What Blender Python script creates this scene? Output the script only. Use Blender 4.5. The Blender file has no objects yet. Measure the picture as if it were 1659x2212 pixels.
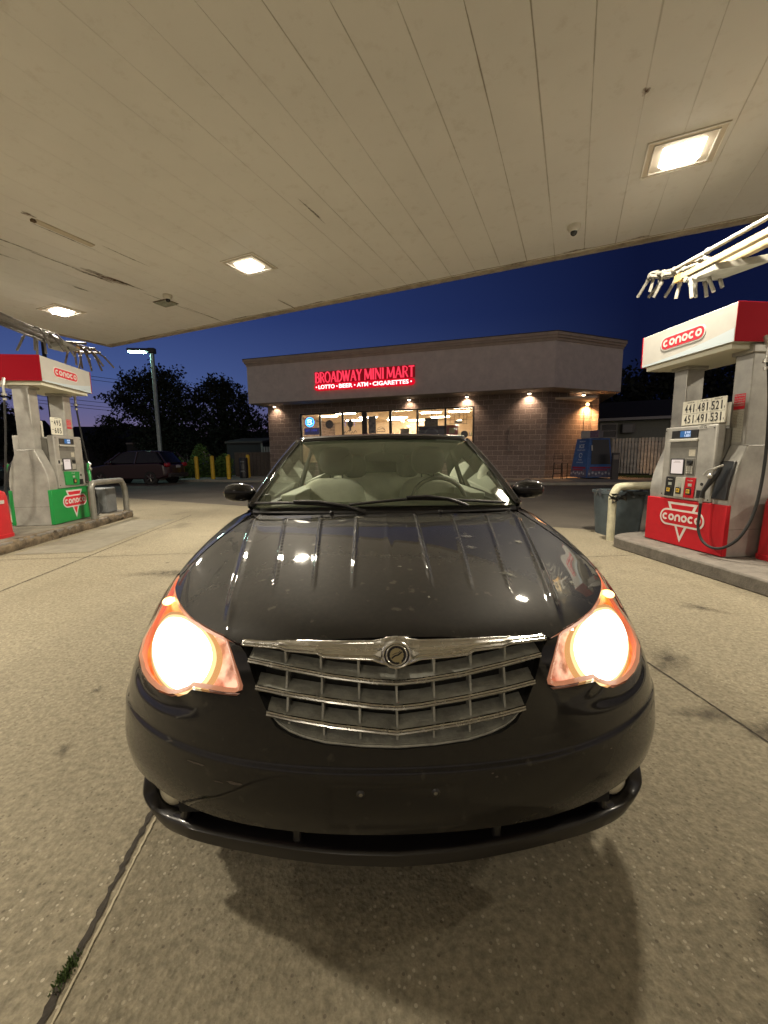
import bpy, math, random
import numpy as np
from mathutils import Vector, Matrix
from mathutils.geometry import delaunay_2d_cdt
R = math.radians
random.seed(7); rng = np.random.default_rng(11)
sc = bpy.context.scene
COL = sc.collection

# ------------------------------------------------------------------ camera
CAM_H = 1.27
PITCH, ROLL = R(7.795), R(-0.6346)
f_ = Vector((0, math.cos(PITCH), -math.sin(PITCH))); r_ = Vector((1, 0, 0)); u_ = r_.cross(f_)
r2 = r_*math.cos(ROLL) + u_*math.sin(ROLL); u2 = -r_*math.sin(ROLL) + u_*math.cos(ROLL)
cd = bpy.data.cameras.new("camera"); cam = bpy.data.objects.new("camera", cd); COL.objects.link(cam)
m = Matrix.Identity(4)
for i in range(3):
    m[i][0] = r2[i]; m[i][1] = u2[i]; m[i][2] = -f_[i]
m[2][3] = CAM_H
cam.matrix_world = m
cd.sensor_width = 36; cd.lens = 877.0/2212*36; cd.clip_start = 0.02; cd.clip_end = 2000
sc.camera = cam

# ------------------------------------------------------------------ sky (dusk) and exposure
w = bpy.data.worlds.new("World"); sc.world = w; w.use_nodes = True
nt = w.node_tree; nt.nodes.clear()
def nn(t, **k):
    n = nt.nodes.new(t)
    for a, b in k.items(): setattr(n, a, b)
    return n
out = nn('ShaderNodeOutputWorld'); bg = nn('ShaderNodeBackground'); tc = nn('ShaderNodeTexCoord'); sep = nn('ShaderNodeSeparateXYZ')
nt.links.new(tc.outputs['Generated'], sep.inputs[0])
def ramp(stops):
    r = nn('ShaderNodeValToRGB'); e = r.color_ramp.elements
    while len(e) < len(stops): e.new(0.5)
    for q, (p, c) in zip(e, stops): q.position = p; q.color = (*c, 1)
    return r
# towards the sunset (left of the view) and away from it
ra = ramp([(0.0, (.02, .02, .03)), (.02, (.30, .18, .22)), (.07, (.145, .125, .245)), (.16, (.062, .10, .27)), (.30, (.026, .048, .175)), (.60, (.012, .02, .08)), (1, (.006, .01, .04))])
rb = ramp([(0.0, (.004, .006, .014)), (.02, (.008, .010, .028)), (.1, (.006, .010, .036)), (.30, (.004, .007, .033)), (.60, (.003, .006, .028)), (1, (.002, .004, .02))])
nt.links.new(sep.outputs[2], ra.inputs[0]); nt.links.new(sep.outputs[2], rb.inputs[0])
dotn = nn('ShaderNodeVectorMath', operation='DOT_PRODUCT'); dotn.inputs[1].default_value = (-.80, .60, 0)
nt.links.new(tc.outputs['Generated'], dotn.inputs[0])
mp = nn('ShaderNodeMapRange'); mp.inputs[1].default_value = .1; mp.inputs[2].default_value = .93
nt.links.new(dotn.outputs['Value'], mp.inputs[0])
mx = nn('ShaderNodeMixRGB'); nt.links.new(mp.outputs[0], mx.inputs[0]); nt.links.new(rb.outputs[0], mx.inputs[1]); nt.links.new(ra.outputs[0], mx.inputs[2])
# warm sky glow added behind the camera to brighten the store front
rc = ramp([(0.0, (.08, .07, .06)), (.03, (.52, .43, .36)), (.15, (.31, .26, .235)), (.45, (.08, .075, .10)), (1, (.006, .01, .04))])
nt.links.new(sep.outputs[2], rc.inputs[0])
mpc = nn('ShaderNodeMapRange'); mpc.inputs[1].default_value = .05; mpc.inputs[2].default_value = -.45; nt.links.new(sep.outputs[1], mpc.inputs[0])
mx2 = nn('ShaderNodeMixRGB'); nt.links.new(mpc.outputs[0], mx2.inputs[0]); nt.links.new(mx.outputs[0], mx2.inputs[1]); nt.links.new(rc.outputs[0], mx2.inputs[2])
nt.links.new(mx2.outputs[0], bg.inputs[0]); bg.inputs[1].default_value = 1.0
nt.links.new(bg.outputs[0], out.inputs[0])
sc.view_settings.view_transform = 'Standard'; sc.view_settings.look = 'None'; sc.view_settings.exposure = 0.0; sc.view_settings.gamma = 1
sc.cycles.use_denoising = True
sc.cycles.max_bounces = 8; sc.cycles.transparent_max_bounces = 12; sc.cycles.caustics_reflective = False; sc.cycles.caustics_refractive = False
sc.cycles.sample_clamp_indirect = 6.0
LAMP_L = 1320.0            # radiance of the canopy lamps' lenses
WARM = (1.0, .89, .71)

# ------------------------------------------------------------------ materials
MATS = {}
def mat(name, col=(.5, .5, .5), rough=.5, metal=0, emit=None, es=0, coat=0, coat_r=.03, spec=.5, noise=0, nscale=8, bump=0, bscale=60, alpha=None, rvar=0):
    if name in MATS: return MATS[name]
    M = bpy.data.materials.new(name); M.use_nodes = True; T = M.node_tree; b = T.nodes['Principled BSDF']
    b.inputs['Base Color'].default_value = (*col, 1); b.inputs['Roughness'].default_value = rough; b.inputs['Metallic'].default_value = metal
    b.inputs['Specular IOR Level'].default_value = spec
    if coat: b.inputs['Coat Weight'].default_value = coat; b.inputs['Coat Roughness'].default_value = coat_r
    if emit: b.inputs['Emission Color'].default_value = (*emit, 1); b.inputs['Emission Strength'].default_value = es
    if noise or bump or rvar:
        tc = T.nodes.new('ShaderNodeTexCoord'); n = T.nodes.new('ShaderNodeTexNoise'); n.inputs['Scale'].default_value = nscale; n.inputs['Detail'].default_value = 8; n.inputs['Roughness'].default_value = .65
        T.links.new(tc.outputs['Object'], n.inputs['Vector'])
        if noise:
            h = T.nodes.new('ShaderNodeHueSaturation'); h.inputs['Color'].default_value = (*col, 1)
            mr = T.nodes.new('ShaderNodeMapRange'); mr.inputs[1].default_value = .3; mr.inputs[2].default_value = .7; mr.inputs[3].default_value = 1-noise; mr.inputs[4].default_value = 1+noise
            T.links.new(n.outputs['Fac'], mr.inputs[0]); T.links.new(mr.outputs[0], h.inputs['Value']); T.links.new(h.outputs[0], b.inputs['Base Color'])
        if rvar:
            mr2 = T.nodes.new('ShaderNodeMapRange'); mr2.inputs[1].default_value = .3; mr2.inputs[2].default_value = .7; mr2.inputs[3].default_value = max(0, rough-rvar); mr2.inputs[4].default_value = rough+rvar
            T.links.new(n.outputs['Fac'], mr2.inputs[0]); T.links.new(mr2.outputs[0], b.inputs['Roughness'])
        if bump:
            n2 = T.nodes.new('ShaderNodeTexNoise'); n2.inputs['Scale'].default_value = bscale; n2.inputs['Detail'].default_value = 6
            T.links.new(tc.outputs['Object'], n2.inputs['Vector'])
            bp = T.nodes.new('ShaderNodeBump'); bp.inputs['Strength'].default_value = bump; bp.inputs['Distance'].default_value = .01
            T.links.new(n2.outputs['Fac'], bp.inputs['Height']); T.links.new(bp.outputs[0], b.inputs['Normal'])
    MATS[name] = M
    return M
def glow(name, col, s):
    if name in MATS: return MATS[name]
    M = bpy.data.materials.new(name); M.use_nodes = True; T = M.node_tree; T.nodes.clear()
    o = T.nodes.new('ShaderNodeOutputMaterial'); e = T.nodes.new('ShaderNodeEmission'); e.inputs[0].default_value = (*col, 1); e.inputs[1].default_value = s
    T.links.new(e.outputs[0], o.inputs[0]); MATS[name] = M
    return M
def glass(name, tint=(1, 1, 1), dust=0.0, dcol=(.4, .42, .33), rough=.02, ior=1.5):
    M = bpy.data.materials.new(name); M.use_nodes = True; T = M.node_tree; T.nodes.clear()
    o = T.nodes.new('ShaderNodeOutputMaterial'); tr = T.nodes.new('ShaderNodeBsdfTransparent'); tr.inputs[0].default_value = (*tint, 1)
    gl = T.nodes.new('ShaderNodeBsdfGlossy'); gl.inputs['Roughness'].default_value = rough
    fr = T.nodes.new('ShaderNodeFresnel'); fr.inputs[0].default_value = ior
    mx = T.nodes.new('ShaderNodeMixShader'); T.links.new(fr.outputs[0], mx.inputs[0]); T.links.new(tr.outputs[0], mx.inputs[1]); T.links.new(gl.outputs[0], mx.inputs[2])
    last = mx
    if dust:
        df = T.nodes.new('ShaderNodeBsdfDiffuse'); df.inputs[0].default_value = (*dcol, 1)
        tc = T.nodes.new('ShaderNodeTexCoord'); n = T.nodes.new('ShaderNodeTexNoise'); n.inputs['Scale'].default_value = 5; n.inputs['Detail'].default_value = 9; n.inputs['Roughness'].default_value = .7
        T.links.new(tc.outputs['Object'], n.inputs['Vector'])
        mr = T.nodes.new('ShaderNodeMapRange'); mr.inputs[1].default_value = .3; mr.inputs[2].default_value = .75; mr.inputs[3].default_value = dust*.5; mr.inputs[4].default_value = dust*1.6
        T.links.new(n.outputs['Fac'], mr.inputs[0])
        m2 = T.nodes.new('ShaderNodeMixShader'); T.links.new(mr.outputs[0], m2.inputs[0]); T.links.new(mx.outputs[0], m2.inputs[1]); T.links.new(df.outputs[0], m2.inputs[2]); last = m2
    T.links.new(last.outputs[0], o.inputs[0]); MATS[name] = M
    return M

# ------------------------------------------------------------------ mesh helpers
class MB:
    def __init__(s): s.v = []; s.f = []
    def add(s, vs, fs):
        o = len(s.v); s.v += [tuple(map(float, p)) for p in vs]; s.f += [tuple(i+o for i in f) for f in fs]; return s
    def box(s, x0, x1, y0, y1, z0, z1, M=None):
        vs = [(x, y, z) for z in (z0, z1) for y in (y0, y1) for x in (x0, x1)]
        if M is not None: vs = [tuple(M @ Vector(p)) for p in vs]
        return s.add(vs, [(0, 2, 3, 1), (4, 5, 7, 6), (0, 1, 5, 4), (2, 6, 7, 3), (0, 4, 6, 2), (1, 3, 7, 5)])
    def cyl(s, c, r, h, n=24, axis='z', r2=None, cap=True):
        r2 = r if r2 is None else r2; vs = []
        for k, (rr, t) in enumerate(((r, 0), (r2, h))):
            for i in range(n):
                a = 2*math.pi*i/n; p = (rr*math.cos(a), rr*math.sin(a), t)
                if axis == 'x': p = (p[2], p[0], p[1])
                if axis == 'y': p = (p[0], p[2], -p[1])
                vs.append((c[0]+p[0], c[1]+p[1], c[2]+p[2]))
        fs = [(i, (i+1) % n, n+(i+1) % n, n+i) for i in range(n)]
        if cap: fs += [tuple(range(n-1, -1, -1)), tuple(range(n, 2*n))]
        return s.add(vs, fs)
    def tube(s, pts, r, n=10, cap=True, closed=False):
        P = [Vector(p) for p in pts]; rr = r if isinstance(r, (list, tuple)) else [r]*len(P); m_ = len(P); rings = []
        up = None
        for i, p in enumerate(P):
            if closed: t = P[(i+1) % m_]-P[i-1]
            else: t = (P[min(i+1, m_-1)]-P[max(i-1, 0)])
            t.normalize()
            if up is None:
                up = Vector((0, 0, 1)) if abs(t.z) < .9 else Vector((1, 0, 0))
            a = t.cross(up).normalized(); b = a.cross(t).normalized(); up = b
            rings.append([p+(a*math.cos(2*math.pi*k/n)+b*math.sin(2*math.pi*k/n))*rr[i] for k in range(n)])
        vs = [q for g in rings for q in g]; fs = []
        for i in range(m_ if closed else m_-1):
            j = (i+1) % m_
            for k in range(n): fs.append((i*n+k, i*n+(k+1) % n, j*n+(k+1) % n, j*n+k))
        if cap and not closed: fs += [tuple(range(n-1, -1, -1)), tuple(range((m_-1)*n, m_*n))]
        return s.add(vs, fs)
    def prism(s, poly, fr, d0, d1):
        # poly: 2-D points, fr: (origin, X, Y), extruded along X x Y from d0 to d1
        O, X, Y = (Vector(q) for q in fr); N = X.cross(Y); n = len(poly)
        vs = [O+X*a+Y*b+N*d for d in (d0, d1) for a, b in poly]
        area = sum(poly[i][0]*poly[(i+1) % n][1]-poly[(i+1) % n][0]*poly[i][1] for i in range(n))
        fs = [tuple(range(n-1, -1, -1)), tuple(range(n, 2*n))]+[(i, (i+1) % n, n+(i+1) % n, n+i) for i in range(n)]
        if (area < 0) != (d1 < d0): fs = [f[::-1] for f in fs]
        return s.add(vs, fs)
    def rect(s, fr, x0, x1, y0, y1, d0, d1): return s.prism([(x0, y0), (x1, y0), (x1, y1), (x0, y1)], fr, d0, d1)
    def lathe(s, prof, c=(0, 0, 0), n=32, axis='z'):
        vs = []
        for r, z in prof:
            for i in range(n):
                a = 2*math.pi*i/n; p = (r*math.cos(a), r*math.sin(a), z)
                if axis == 'x': p = (p[2], p[0], p[1])
                if axis == 'y': p = (p[0], p[2], -p[1])
                vs.append((c[0]+p[0], c[1]+p[1], c[2]+p[2]))
        fs = []
        for j in range(len(prof)-1):
            for i in range(n): fs.append((j*n+i, j*n+(i+1) % n, (j+1)*n+(i+1) % n, (j+1)*n+i))
        return s.add(vs, fs)
    def ellipsoid(s, c, rx, ry, rz, n=20, m=12, e=1.0):
        vs = []; fs = []
        pw = lambda t: math.copysign(abs(t)**e, t)
        for j in range(m+1):
            a = math.pi*j/m-math.pi/2
            for i in range(n):
                b = 2*math.pi*i/n; vs.append((c[0]+rx*pw(math.cos(a))*pw(math.cos(b)), c[1]+ry*pw(math.cos(a))*pw(math.sin(b)), c[2]+rz*pw(math.sin(a))))
        for j in range(m):
            for i in range(n): fs.append((j*n+i, j*n+(i+1) % n, (j+1)*n+(i+1) % n, (j+1)*n+i))
        return s.add(vs, fs)
    def ribbon(s, pts, wd, fr, d0, d1, closed=False):
        # flat stroke of width wd along 2-D points
        P = [Vector(p) for p in pts]; m_ = len(P); L = []; Q = []
        for i in range(m_):
            if closed: t = (P[(i+1) % m_]-P[i-1]).normalized()
            else: t = (P[min(i+1, m_-1)]-P[max(i-1, 0)]).normalized()
            nrm = Vector((-t.y, t.x)); L.append(P[i]+nrm*wd/2); Q.append(P[i]-nrm*wd/2)
        for i in range(m_ if closed else m_-1):
            j = (i+1) % m_
            s.prism([tuple(Q[i]), tuple(Q[j]), tuple(L[j]), tuple(L[i])], fr, d0, d1)
        return s
def smooth_mesh(me, ang=R(35)):
    for p in me.polygons: p.use_smooth = True
    try: me.set_sharp_from_angle(angle=ang)
    except Exception: pass
def mk(name, mb, M, parent=None, smooth=True, bevel=0, label=None, cat=None, group=None, kind=None, loc=None, rotz=None, seg=2):
    me = bpy.data.meshes.new(name); me.from_pydata(mb.v, [], mb.f); me.validate(); me.update()
    if M: me.materials.append(M)
    if smooth: smooth_mesh(me)
    o = bpy.data.objects.new(name, me); COL.objects.link(o)
    if parent: o.parent = parent
    if bevel:
        b = o.modifiers.new('bevel', 'BEVEL'); b.width = bevel; b.segments = seg; b.limit_method = 'ANGLE'; b.angle_limit = R(40); b.harden_normals = False
    if loc: o.location = loc
    if rotz is not None: o.rotation_euler = (0, 0, rotz)
    tag(o, label, cat, group, kind)
    return o
def tag(o, label=None, cat=None, group=None, kind=None):
    if label: o['label'] = label
    if cat: o['category'] = cat
    if group: o['group'] = group
    if kind: o['kind'] = kind
def thing(name, label, cat, loc=(0, 0, 0), rotz=0, group=None, scale=None):
    o = bpy.data.objects.new(name, None); COL.objects.link(o); o.location = loc; o.rotation_euler = (0, 0, rotz); o.empty_display_size = .2
    if scale: o.scale = (scale,)*3
    tag(o, label, cat, group); return o
def kids(o): return [c for c in COL.objects if c.parent == o]
def dup(root, loc, rotz=None, label=None, parent=None):
    c = root.copy(); COL.objects.link(c)
    if parent is not None: c.parent = parent
    if loc is not None: c.location = loc
    if rotz is not None: c.rotation_euler = (0, 0, rotz)
    if label: c['label'] = label
    for ch in kids(root):
        if ch is not c: dup(ch, None, None, None, c)
    return c
_DG = [None]
def text_mb(txt, fr, x0, x1, y0, y1, depth=.002, d0=0.0, bold=0.0):
    """letters as real geometry, fitted into a rectangle of the frame"""
    cu = bpy.data.curves.new('t', 'FONT'); cu.body = txt; cu.size = 1; cu.extrude = .5; cu.offset = bold; cu.resolution_u = 3
    o = bpy.data.objects.new('t', cu); COL.objects.link(o)
    dg = bpy.context.evaluated_depsgraph_get(); me = bpy.data.meshes.new_from_object(o.evaluated_get(dg))
    vs = np.array([v.co[:] for v in me.vertices]); fs = [tuple(p.vertices) for p in me.polygons]
    bpy.data.objects.remove(o); bpy.data.curves.remove(cu); bpy.data.meshes.remove(me)
    mn, mxx = vs.min(0), vs.max(0); O, X, Y = (Vector(q) for q in fr); N = X.cross(Y); mb = MB()
    sx = (x1-x0)/(mxx[0]-mn[0]); sy = (y1-y0)/(mxx[1]-mn[1])
    mb.add([O+X*(x0+(p[0]-mn[0])*sx)+Y*(y0+(p[1]-mn[1])*sy)+N*(d0+(p[2]+.5)*depth) for p in vs], fs)
    return mb
def arc(cx, cy, r, a0, a1, n=16): return [(cx+r*math.cos(R(a0+(a1-a0)*i/n)), cy+r*math.sin(R(a0+(a1-a0)*i/n))) for i in range(n+1)]
def stadium(cx, cy, w_, h, n=12):
    r = h/2; return arc(cx+w_/2-r, cy, r, -90, 90, n)+arc(cx-w_/2+r, cy, r, 90, 270, n)
def catmull(pts, n=6, closed=False):
    P = [np.array(p, float) for p in pts]; m_ = len(P); o = []
    rngi = range(m_ if closed else m_-1)
    for i in rngi:
        p1, p2 = P[i], P[(i+1) % m_]; p0 = P[i-1] if (i > 0 or closed) else 2*p1-p2; p3 = P[(i+2) % m_] if (i+2 < m_ or closed) else 2*p2-p1
        for k in range(n):
            t = k/n; o.append(.5*((2*p1)+(-p0+p2)*t+(2*p0-5*p1+4*p2-p3)*t*t+(-p0+3*p1-3*p2+p3)*t**3))
    if not closed: o.append(P[-1])
    return o

# ================================================================== the car's body surface
# control rows: list of columns (x,y,z)
PLAN=lambda dx,dy,z:[(0,.012+dy,z),(.22,.022+dy,z),(.42+dx*.3,.058+dy,z),(.575+dx*.5,.118+dy,z),(.71+dx*.7,.2+dy*.8,z),(.822+dx,.3+dy*.6,z),(.89+dx,.41+dy*.4,z),(.918+dx,.56,z),(.922+dx*.6,.85,z),(.915+dx*.4,1.3,z)]
ROWS=[
 PLAN(.0,.012,.35),
 PLAN(.005,-.004,.41),
 PLAN(-.006,-.008,.47),
 PLAN(-.01,-.006,.53),
 PLAN(-.02,.012,.60),
 [(0,.045,.70),(.22,.06,.70),(.42,.105,.70),(.55,.17,.70),(.66,.25,.70),(.755,.345,.70),(.825,.45,.70),(.87,.58,.705),(.893,.87,.71),(.9,1.3,.72)],
 [(0,.06,.775),(.22,.075,.775),(.415,.13,.775),(.535,.205,.775),(.635,.29,.775),(.72,.385,.775),(.795,.5,.78),(.845,.63,.79),(.875,.88,.81),(.885,1.3,.84)],
 [(0,.09,.832),(.22,.105,.83),(.4,.165,.822),(.51,.24,.818),(.60,.335,.82),(.685,.44,.822),(.755,.56,.832),(.8,.69,.852),(.835,.92,.885),(.845,1.3,.925)],
 [(0,.2,.873),(.21,.215,.872),(.38,.27,.865),(.48,.34,.86),(.565,.43,.86),(.64,.53,.866),(.7,.65,.876),(.74,.78,.9),(.78,1.0,.93),(.8,1.3,.955)],
 [(0,.45,.925),(.19,.46,.925),(.34,.5,.918),(.44,.56,.914),(.52,.63,.913),(.585,.71,.916),(.635,.81,.924),(.68,.92,.938),(.72,1.08,.957),(.76,1.3,.972)],
 [(0,.8,.973),(.18,.8,.973),(.32,.83,.967),(.42,.86,.962),(.5,.91,.959),(.56,.97,.959),(.605,1.04,.964),(.645,1.1,.968),(.68,1.2,.975),(.72,1.3,.981)],
 [(0,1.12,1.002),(.17,1.12,1.002),(.31,1.13,.997),(.41,1.14,.992),(.49,1.16,.988),(.55,1.19,.985),(.6,1.215,.983),(.64,1.24,.983),(.67,1.27,.983),(.70,1.3,.984)],
]
CP=np.array(ROWS,float) # (12,10,3)
NV,NU=CP.shape[0]-1,CP.shape[1]-1
def basis(t,n):
    # uniform cubic bspline with end point mirrored phantom points => interpolates ends
    t=np.clip(t,0,n-1e-9); i=np.floor(t).astype(int); f=t-i
    w=np.stack([(1-f)**3/6,(3*f**3-6*f**2+4)/6,(-3*f**3+3*f**2+3*f+1)/6,f**3/6],-1)
    return i,w
def ext(C,ax,sym=False):
    C=np.moveaxis(C,ax,0)
    a=2*C[0]-C[1]
    if sym:
        a=C[1]*np.array([-1,1,1])
    b=2*C[-1]-C[-2]
    C=np.concatenate([a[None],C,b[None]]); return np.moveaxis(C,0,ax)
CE=ext(ext(CP,1,True),0)
def S(u,v):
    u=np.asarray(u,float);v=np.asarray(v,float)
    iu,wu=basis(u,NU); iv,wv=basis(v,NV)
    out=np.zeros(u.shape+(3,))
    for a in range(4):
        for b in range(4):
            out+=CE[iv+a,iu+b]*(wv[...,a]*wu[...,b])[...,None]
    return out
def pnormal(Sf, u, v, umax, vmax):
    h = 2e-3
    a = Sf(np.minimum(u+h, umax), v)-Sf(np.maximum(u-h, 0), v); b = Sf(u, np.minimum(v+h, vmax))-Sf(u, np.maximum(v-h, 0))
    n = np.cross(a, b); return n/np.maximum(np.linalg.norm(n, axis=-1, keepdims=True), 1e-12)
def in_poly(px, py, poly):
    inside = np.zeros(px.shape, bool); n = len(poly)
    for i in range(n):
        x0, y0 = poly[i]; x1, y1 = poly[(i+1) % n]
        if y0 == y1: continue
        c = ((y0 > py) != (y1 > py)) & (px < (x1-x0)*(py-y0)/(y1-y0)+x0); inside ^= c
    return inside
def panel(name, Sf, poly, M, parent, du, dv, umax, vmax, sides=(1,), weld=False, rim=.012, off=0.0, nsgn=1, disp=None, seg=.12, label=None):
    """part of a curved body: the outline (in surface parameters) filled with a fine mesh, its true normals, a turned-in rim"""
    P = []
    n = len(poly)
    for i in range(n):
        a = np.array(poly[i], float); b = np.array(poly[(i+1) % n], float); k = max(1, int(np.linalg.norm(b-a)/seg))
        P += [a+(b-a)*t/k for t in range(k)]
    P = np.array(P); xs = np.arange(P[:, 0].min(), P[:, 0].max(), du)+du*.37; ys = np.arange(P[:, 1].min(), P[:, 1].max(), dv)+dv*.41
    gx, gy = np.meshgrid(xs, ys); gx = gx.ravel(); gy = gy.ravel(); k = in_poly(gx, gy, P)
    gx, gy = gx[k], gy[k]
    keep = np.ones(len(gx), bool)
    for p in P: keep &= ((gx-p[0])/du)**2+((gy-p[1])/dv)**2 > .2
    G = np.stack([gx[keep], gy[keep]], 1)
    allp = np.concatenate([P, G]); nb = len(P)
    r = delaunay_2d_cdt([Vector(p) for p in allp], [], [list(range(nb))], 1, 1e-6)
    uv = np.array([q[:] for q in r[0]]); tri = [tuple(t) for t in r[2]]
    base = Sf if disp is None else (lambda u, v: disp(Sf, u, v))
    X = base(uv[:, 0], uv[:, 1]); N = pnormal(base, uv[:, 0], uv[:, 1], umax, vmax)*nsgn
    X = X+N*off
    # orientation of faces to agree with N
    a, b, c = tri[len(tri)//2]
    if np.dot(np.cross(X[b]-X[a], X[c]-X[a]), N[a]) < 0: tri = [t[::-1] for t in tri]
    VS = []; FS = []; NS = []
    for s in sides:
        o = len(VS); Xs = X*np.array([s, 1, 1]); Ns = N*np.array([s, 1, 1])
        VS += [tuple(p) for p in Xs]; NS += [tuple(p) for p in Ns]
        FS += [tuple(q+o for q in (t if s > 0 else t[::-1])) for t in tri]
    nface_n = len(FS)
    loopN = [NS[i] for f in FS for i in f]
    if rim:
        ed = {}
        for f in FS:
            for i in range(len(f)):
                e = (f[i], f[(i+1) % len(f)]); ed[e] = 1
        bd = [e for e in ed if (e[1], e[0]) not in ed and not (weld and abs(VS[e[0]][0]) < 1e-5 and abs(VS[e[1]][0]) < 1e-5)]
        mp_ = {}
        for e in bd:
            for i in e:
                if i not in mp_:
                    mp_[i] = len(VS); VS.append(tuple(np.array(VS[i])-np.array(NS[i])*rim))
        for a, b in bd:
            f = (b, a, mp_[a], mp_[b]); FS.append(f)
            q = np.cross(np.array(VS[a])-np.array(VS[b]), np.array(VS[mp_[a]])-np.array(VS[a])); L = np.linalg.norm(q); q = q/L if L > 0 else np.array([0, 0, 1.])
            loopN += [tuple(q)]*4
    me = bpy.data.meshes.new(name); me.from_pydata(VS, [], FS); me.update(); me.materials.append(M)
    for p in me.polygons: p.use_smooth = True
    me.normals_split_custom_set(loopN)
    ob = bpy.data.objects.new(name, me); COL.objects.link(ob); ob.parent = parent
    if label: ob['label'] = label
    return ob

# ------------------------------------------------------------------ car materials
def paint_material():
    M = bpy.data.materials.new('black_paint'); M.use_nodes = True; T = M.node_tree; b = T.nodes['Principled BSDF']
    b.inputs['Roughness'].default_value = .55; b.inputs['Specular IOR Level'].default_value = .12
    b.inputs['Coat Weight'].default_value = 1; b.inputs['Coat IOR'].default_value = 1.42
    tc = T.nodes.new('ShaderNodeTexCoord')
    def noise(s, d=8, r=.6):
        n = T.nodes.new('ShaderNodeTexNoise'); n.inputs['Scale'].default_value = s; n.inputs['Detail'].default_value = d; n.inputs['Roughness'].default_value = r; T.links.new(tc.outputs['Object'], n.inputs['Vector']); return n
    def mrange(src, a, b2, c, d):
        q = T.nodes.new('ShaderNodeMapRange'); q.inputs[1].default_value = a; q.inputs[2].default_value = b2; q.inputs[3].default_value = c; q.inputs[4].default_value = d; T.links.new(src, q.inputs[0]); return q
    big = noise(2.2, 6); fine = noise(70, 4, .8); spots = noise(24, 3, .5)
    dust = mrange(big.outputs['Fac'], .3, .72, .008, .060); f2 = mrange(fine.outputs['Fac'], .35, .7, .55, 1.5)
    mu = T.nodes.new('ShaderNodeMath'); mu.operation = 'MULTIPLY'; T.links.new(dust.outputs[0], mu.inputs[0]); T.links.new(f2.outputs[0], mu.inputs[1])
    sp = mrange(spots.outputs['Fac'], .66, .72, 0, .16); ad = T.nodes.new('ShaderNodeMath'); ad.operation = 'ADD'; T.links.new(mu.outputs[0], ad.inputs[0]); T.links.new(sp.outputs[0], ad.inputs[1])
    # dust settles on what faces up
    ge = T.nodes.new('ShaderNodeNewGeometry'); sx = T.nodes.new('ShaderNodeSeparateXYZ'); T.links.new(ge.outputs['Normal'], sx.inputs[0])
    upm = mrange(sx.outputs[2], 0, .8, .35, 1); m3 = T.nodes.new('ShaderNodeMath'); m3.operation = 'MULTIPLY'; T.links.new(ad.outputs[0], m3.inputs[0]); T.links.new(upm.outputs[0], m3.inputs[1])
    mx = T.nodes.new('ShaderNodeMixRGB'); mx.inputs[1].default_value = (.004, .0035, .004, 1); mx.inputs[2].default_value = (.22, .20, .15, 1)
    T.links.new(m3.outputs[0], mx.inputs[0]); T.links.new(mx.outputs[0], b.inputs['Base Color'])
    cr = mrange(m3.outputs[0], 0, .35, .025, .13); T.links.new(cr.outputs[0], b.inputs['Coat Roughness'])
    MATS['black_paint'] = M; return M
PAINT = paint_material()
TRIM = mat('black_trim', (.012, .011, .011), .45, bump=.1, bscale=300)
GLOSSB = mat('gloss_black_plastic', (.006, .005, .006), .38, coat=.35, coat_r=.12, rvar=.1, nscale=9)
CHROME = mat('chrome', (.55, .54, .51), .24, 1, rvar=.1, nscale=30)
DULLCH = mat('dull_grille_plastic', (.33, .33, .29), .5, .15, noise=.35, nscale=22, bump=.25, bscale=120)
DARKIN = mat('dark_recess', (.006, .006, .006), .8)
RUBBER = mat('rubber', (.015, .015, .015), .75, bump=.2, bscale=80)
SOFTTOP = mat('soft_top_cloth', (.055, .055, .05), .85, bump=.4, bscale=400, noise=.2, nscale=30)
SEATM = mat('seat_cloth', (.66, .66, .56), .8, bump=.2, bscale=200, noise=.12)
SEATD = mat('seat_dark', (.035, .033, .03), .75, bump=.2, bscale=200)
DASHM = mat('dash_plastic', (.15, .16, .12), .7, noise=.15)
PALE = mat('pale_trim', (.62, .64, .54), .6)
WGLASS = glass('windshield_glass', (.93, .97, .90), .068, (.40, .49, .31), .015)  # dust film greened and thickened to imitate haze reflected in the windshield
SGLASS = glass('side_glass', (.85, .9, .85), .06, (.3, .32, .25), .02)
MIRR = mat('mirror_glass', (.6, .6, .6), .02, 1)

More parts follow.
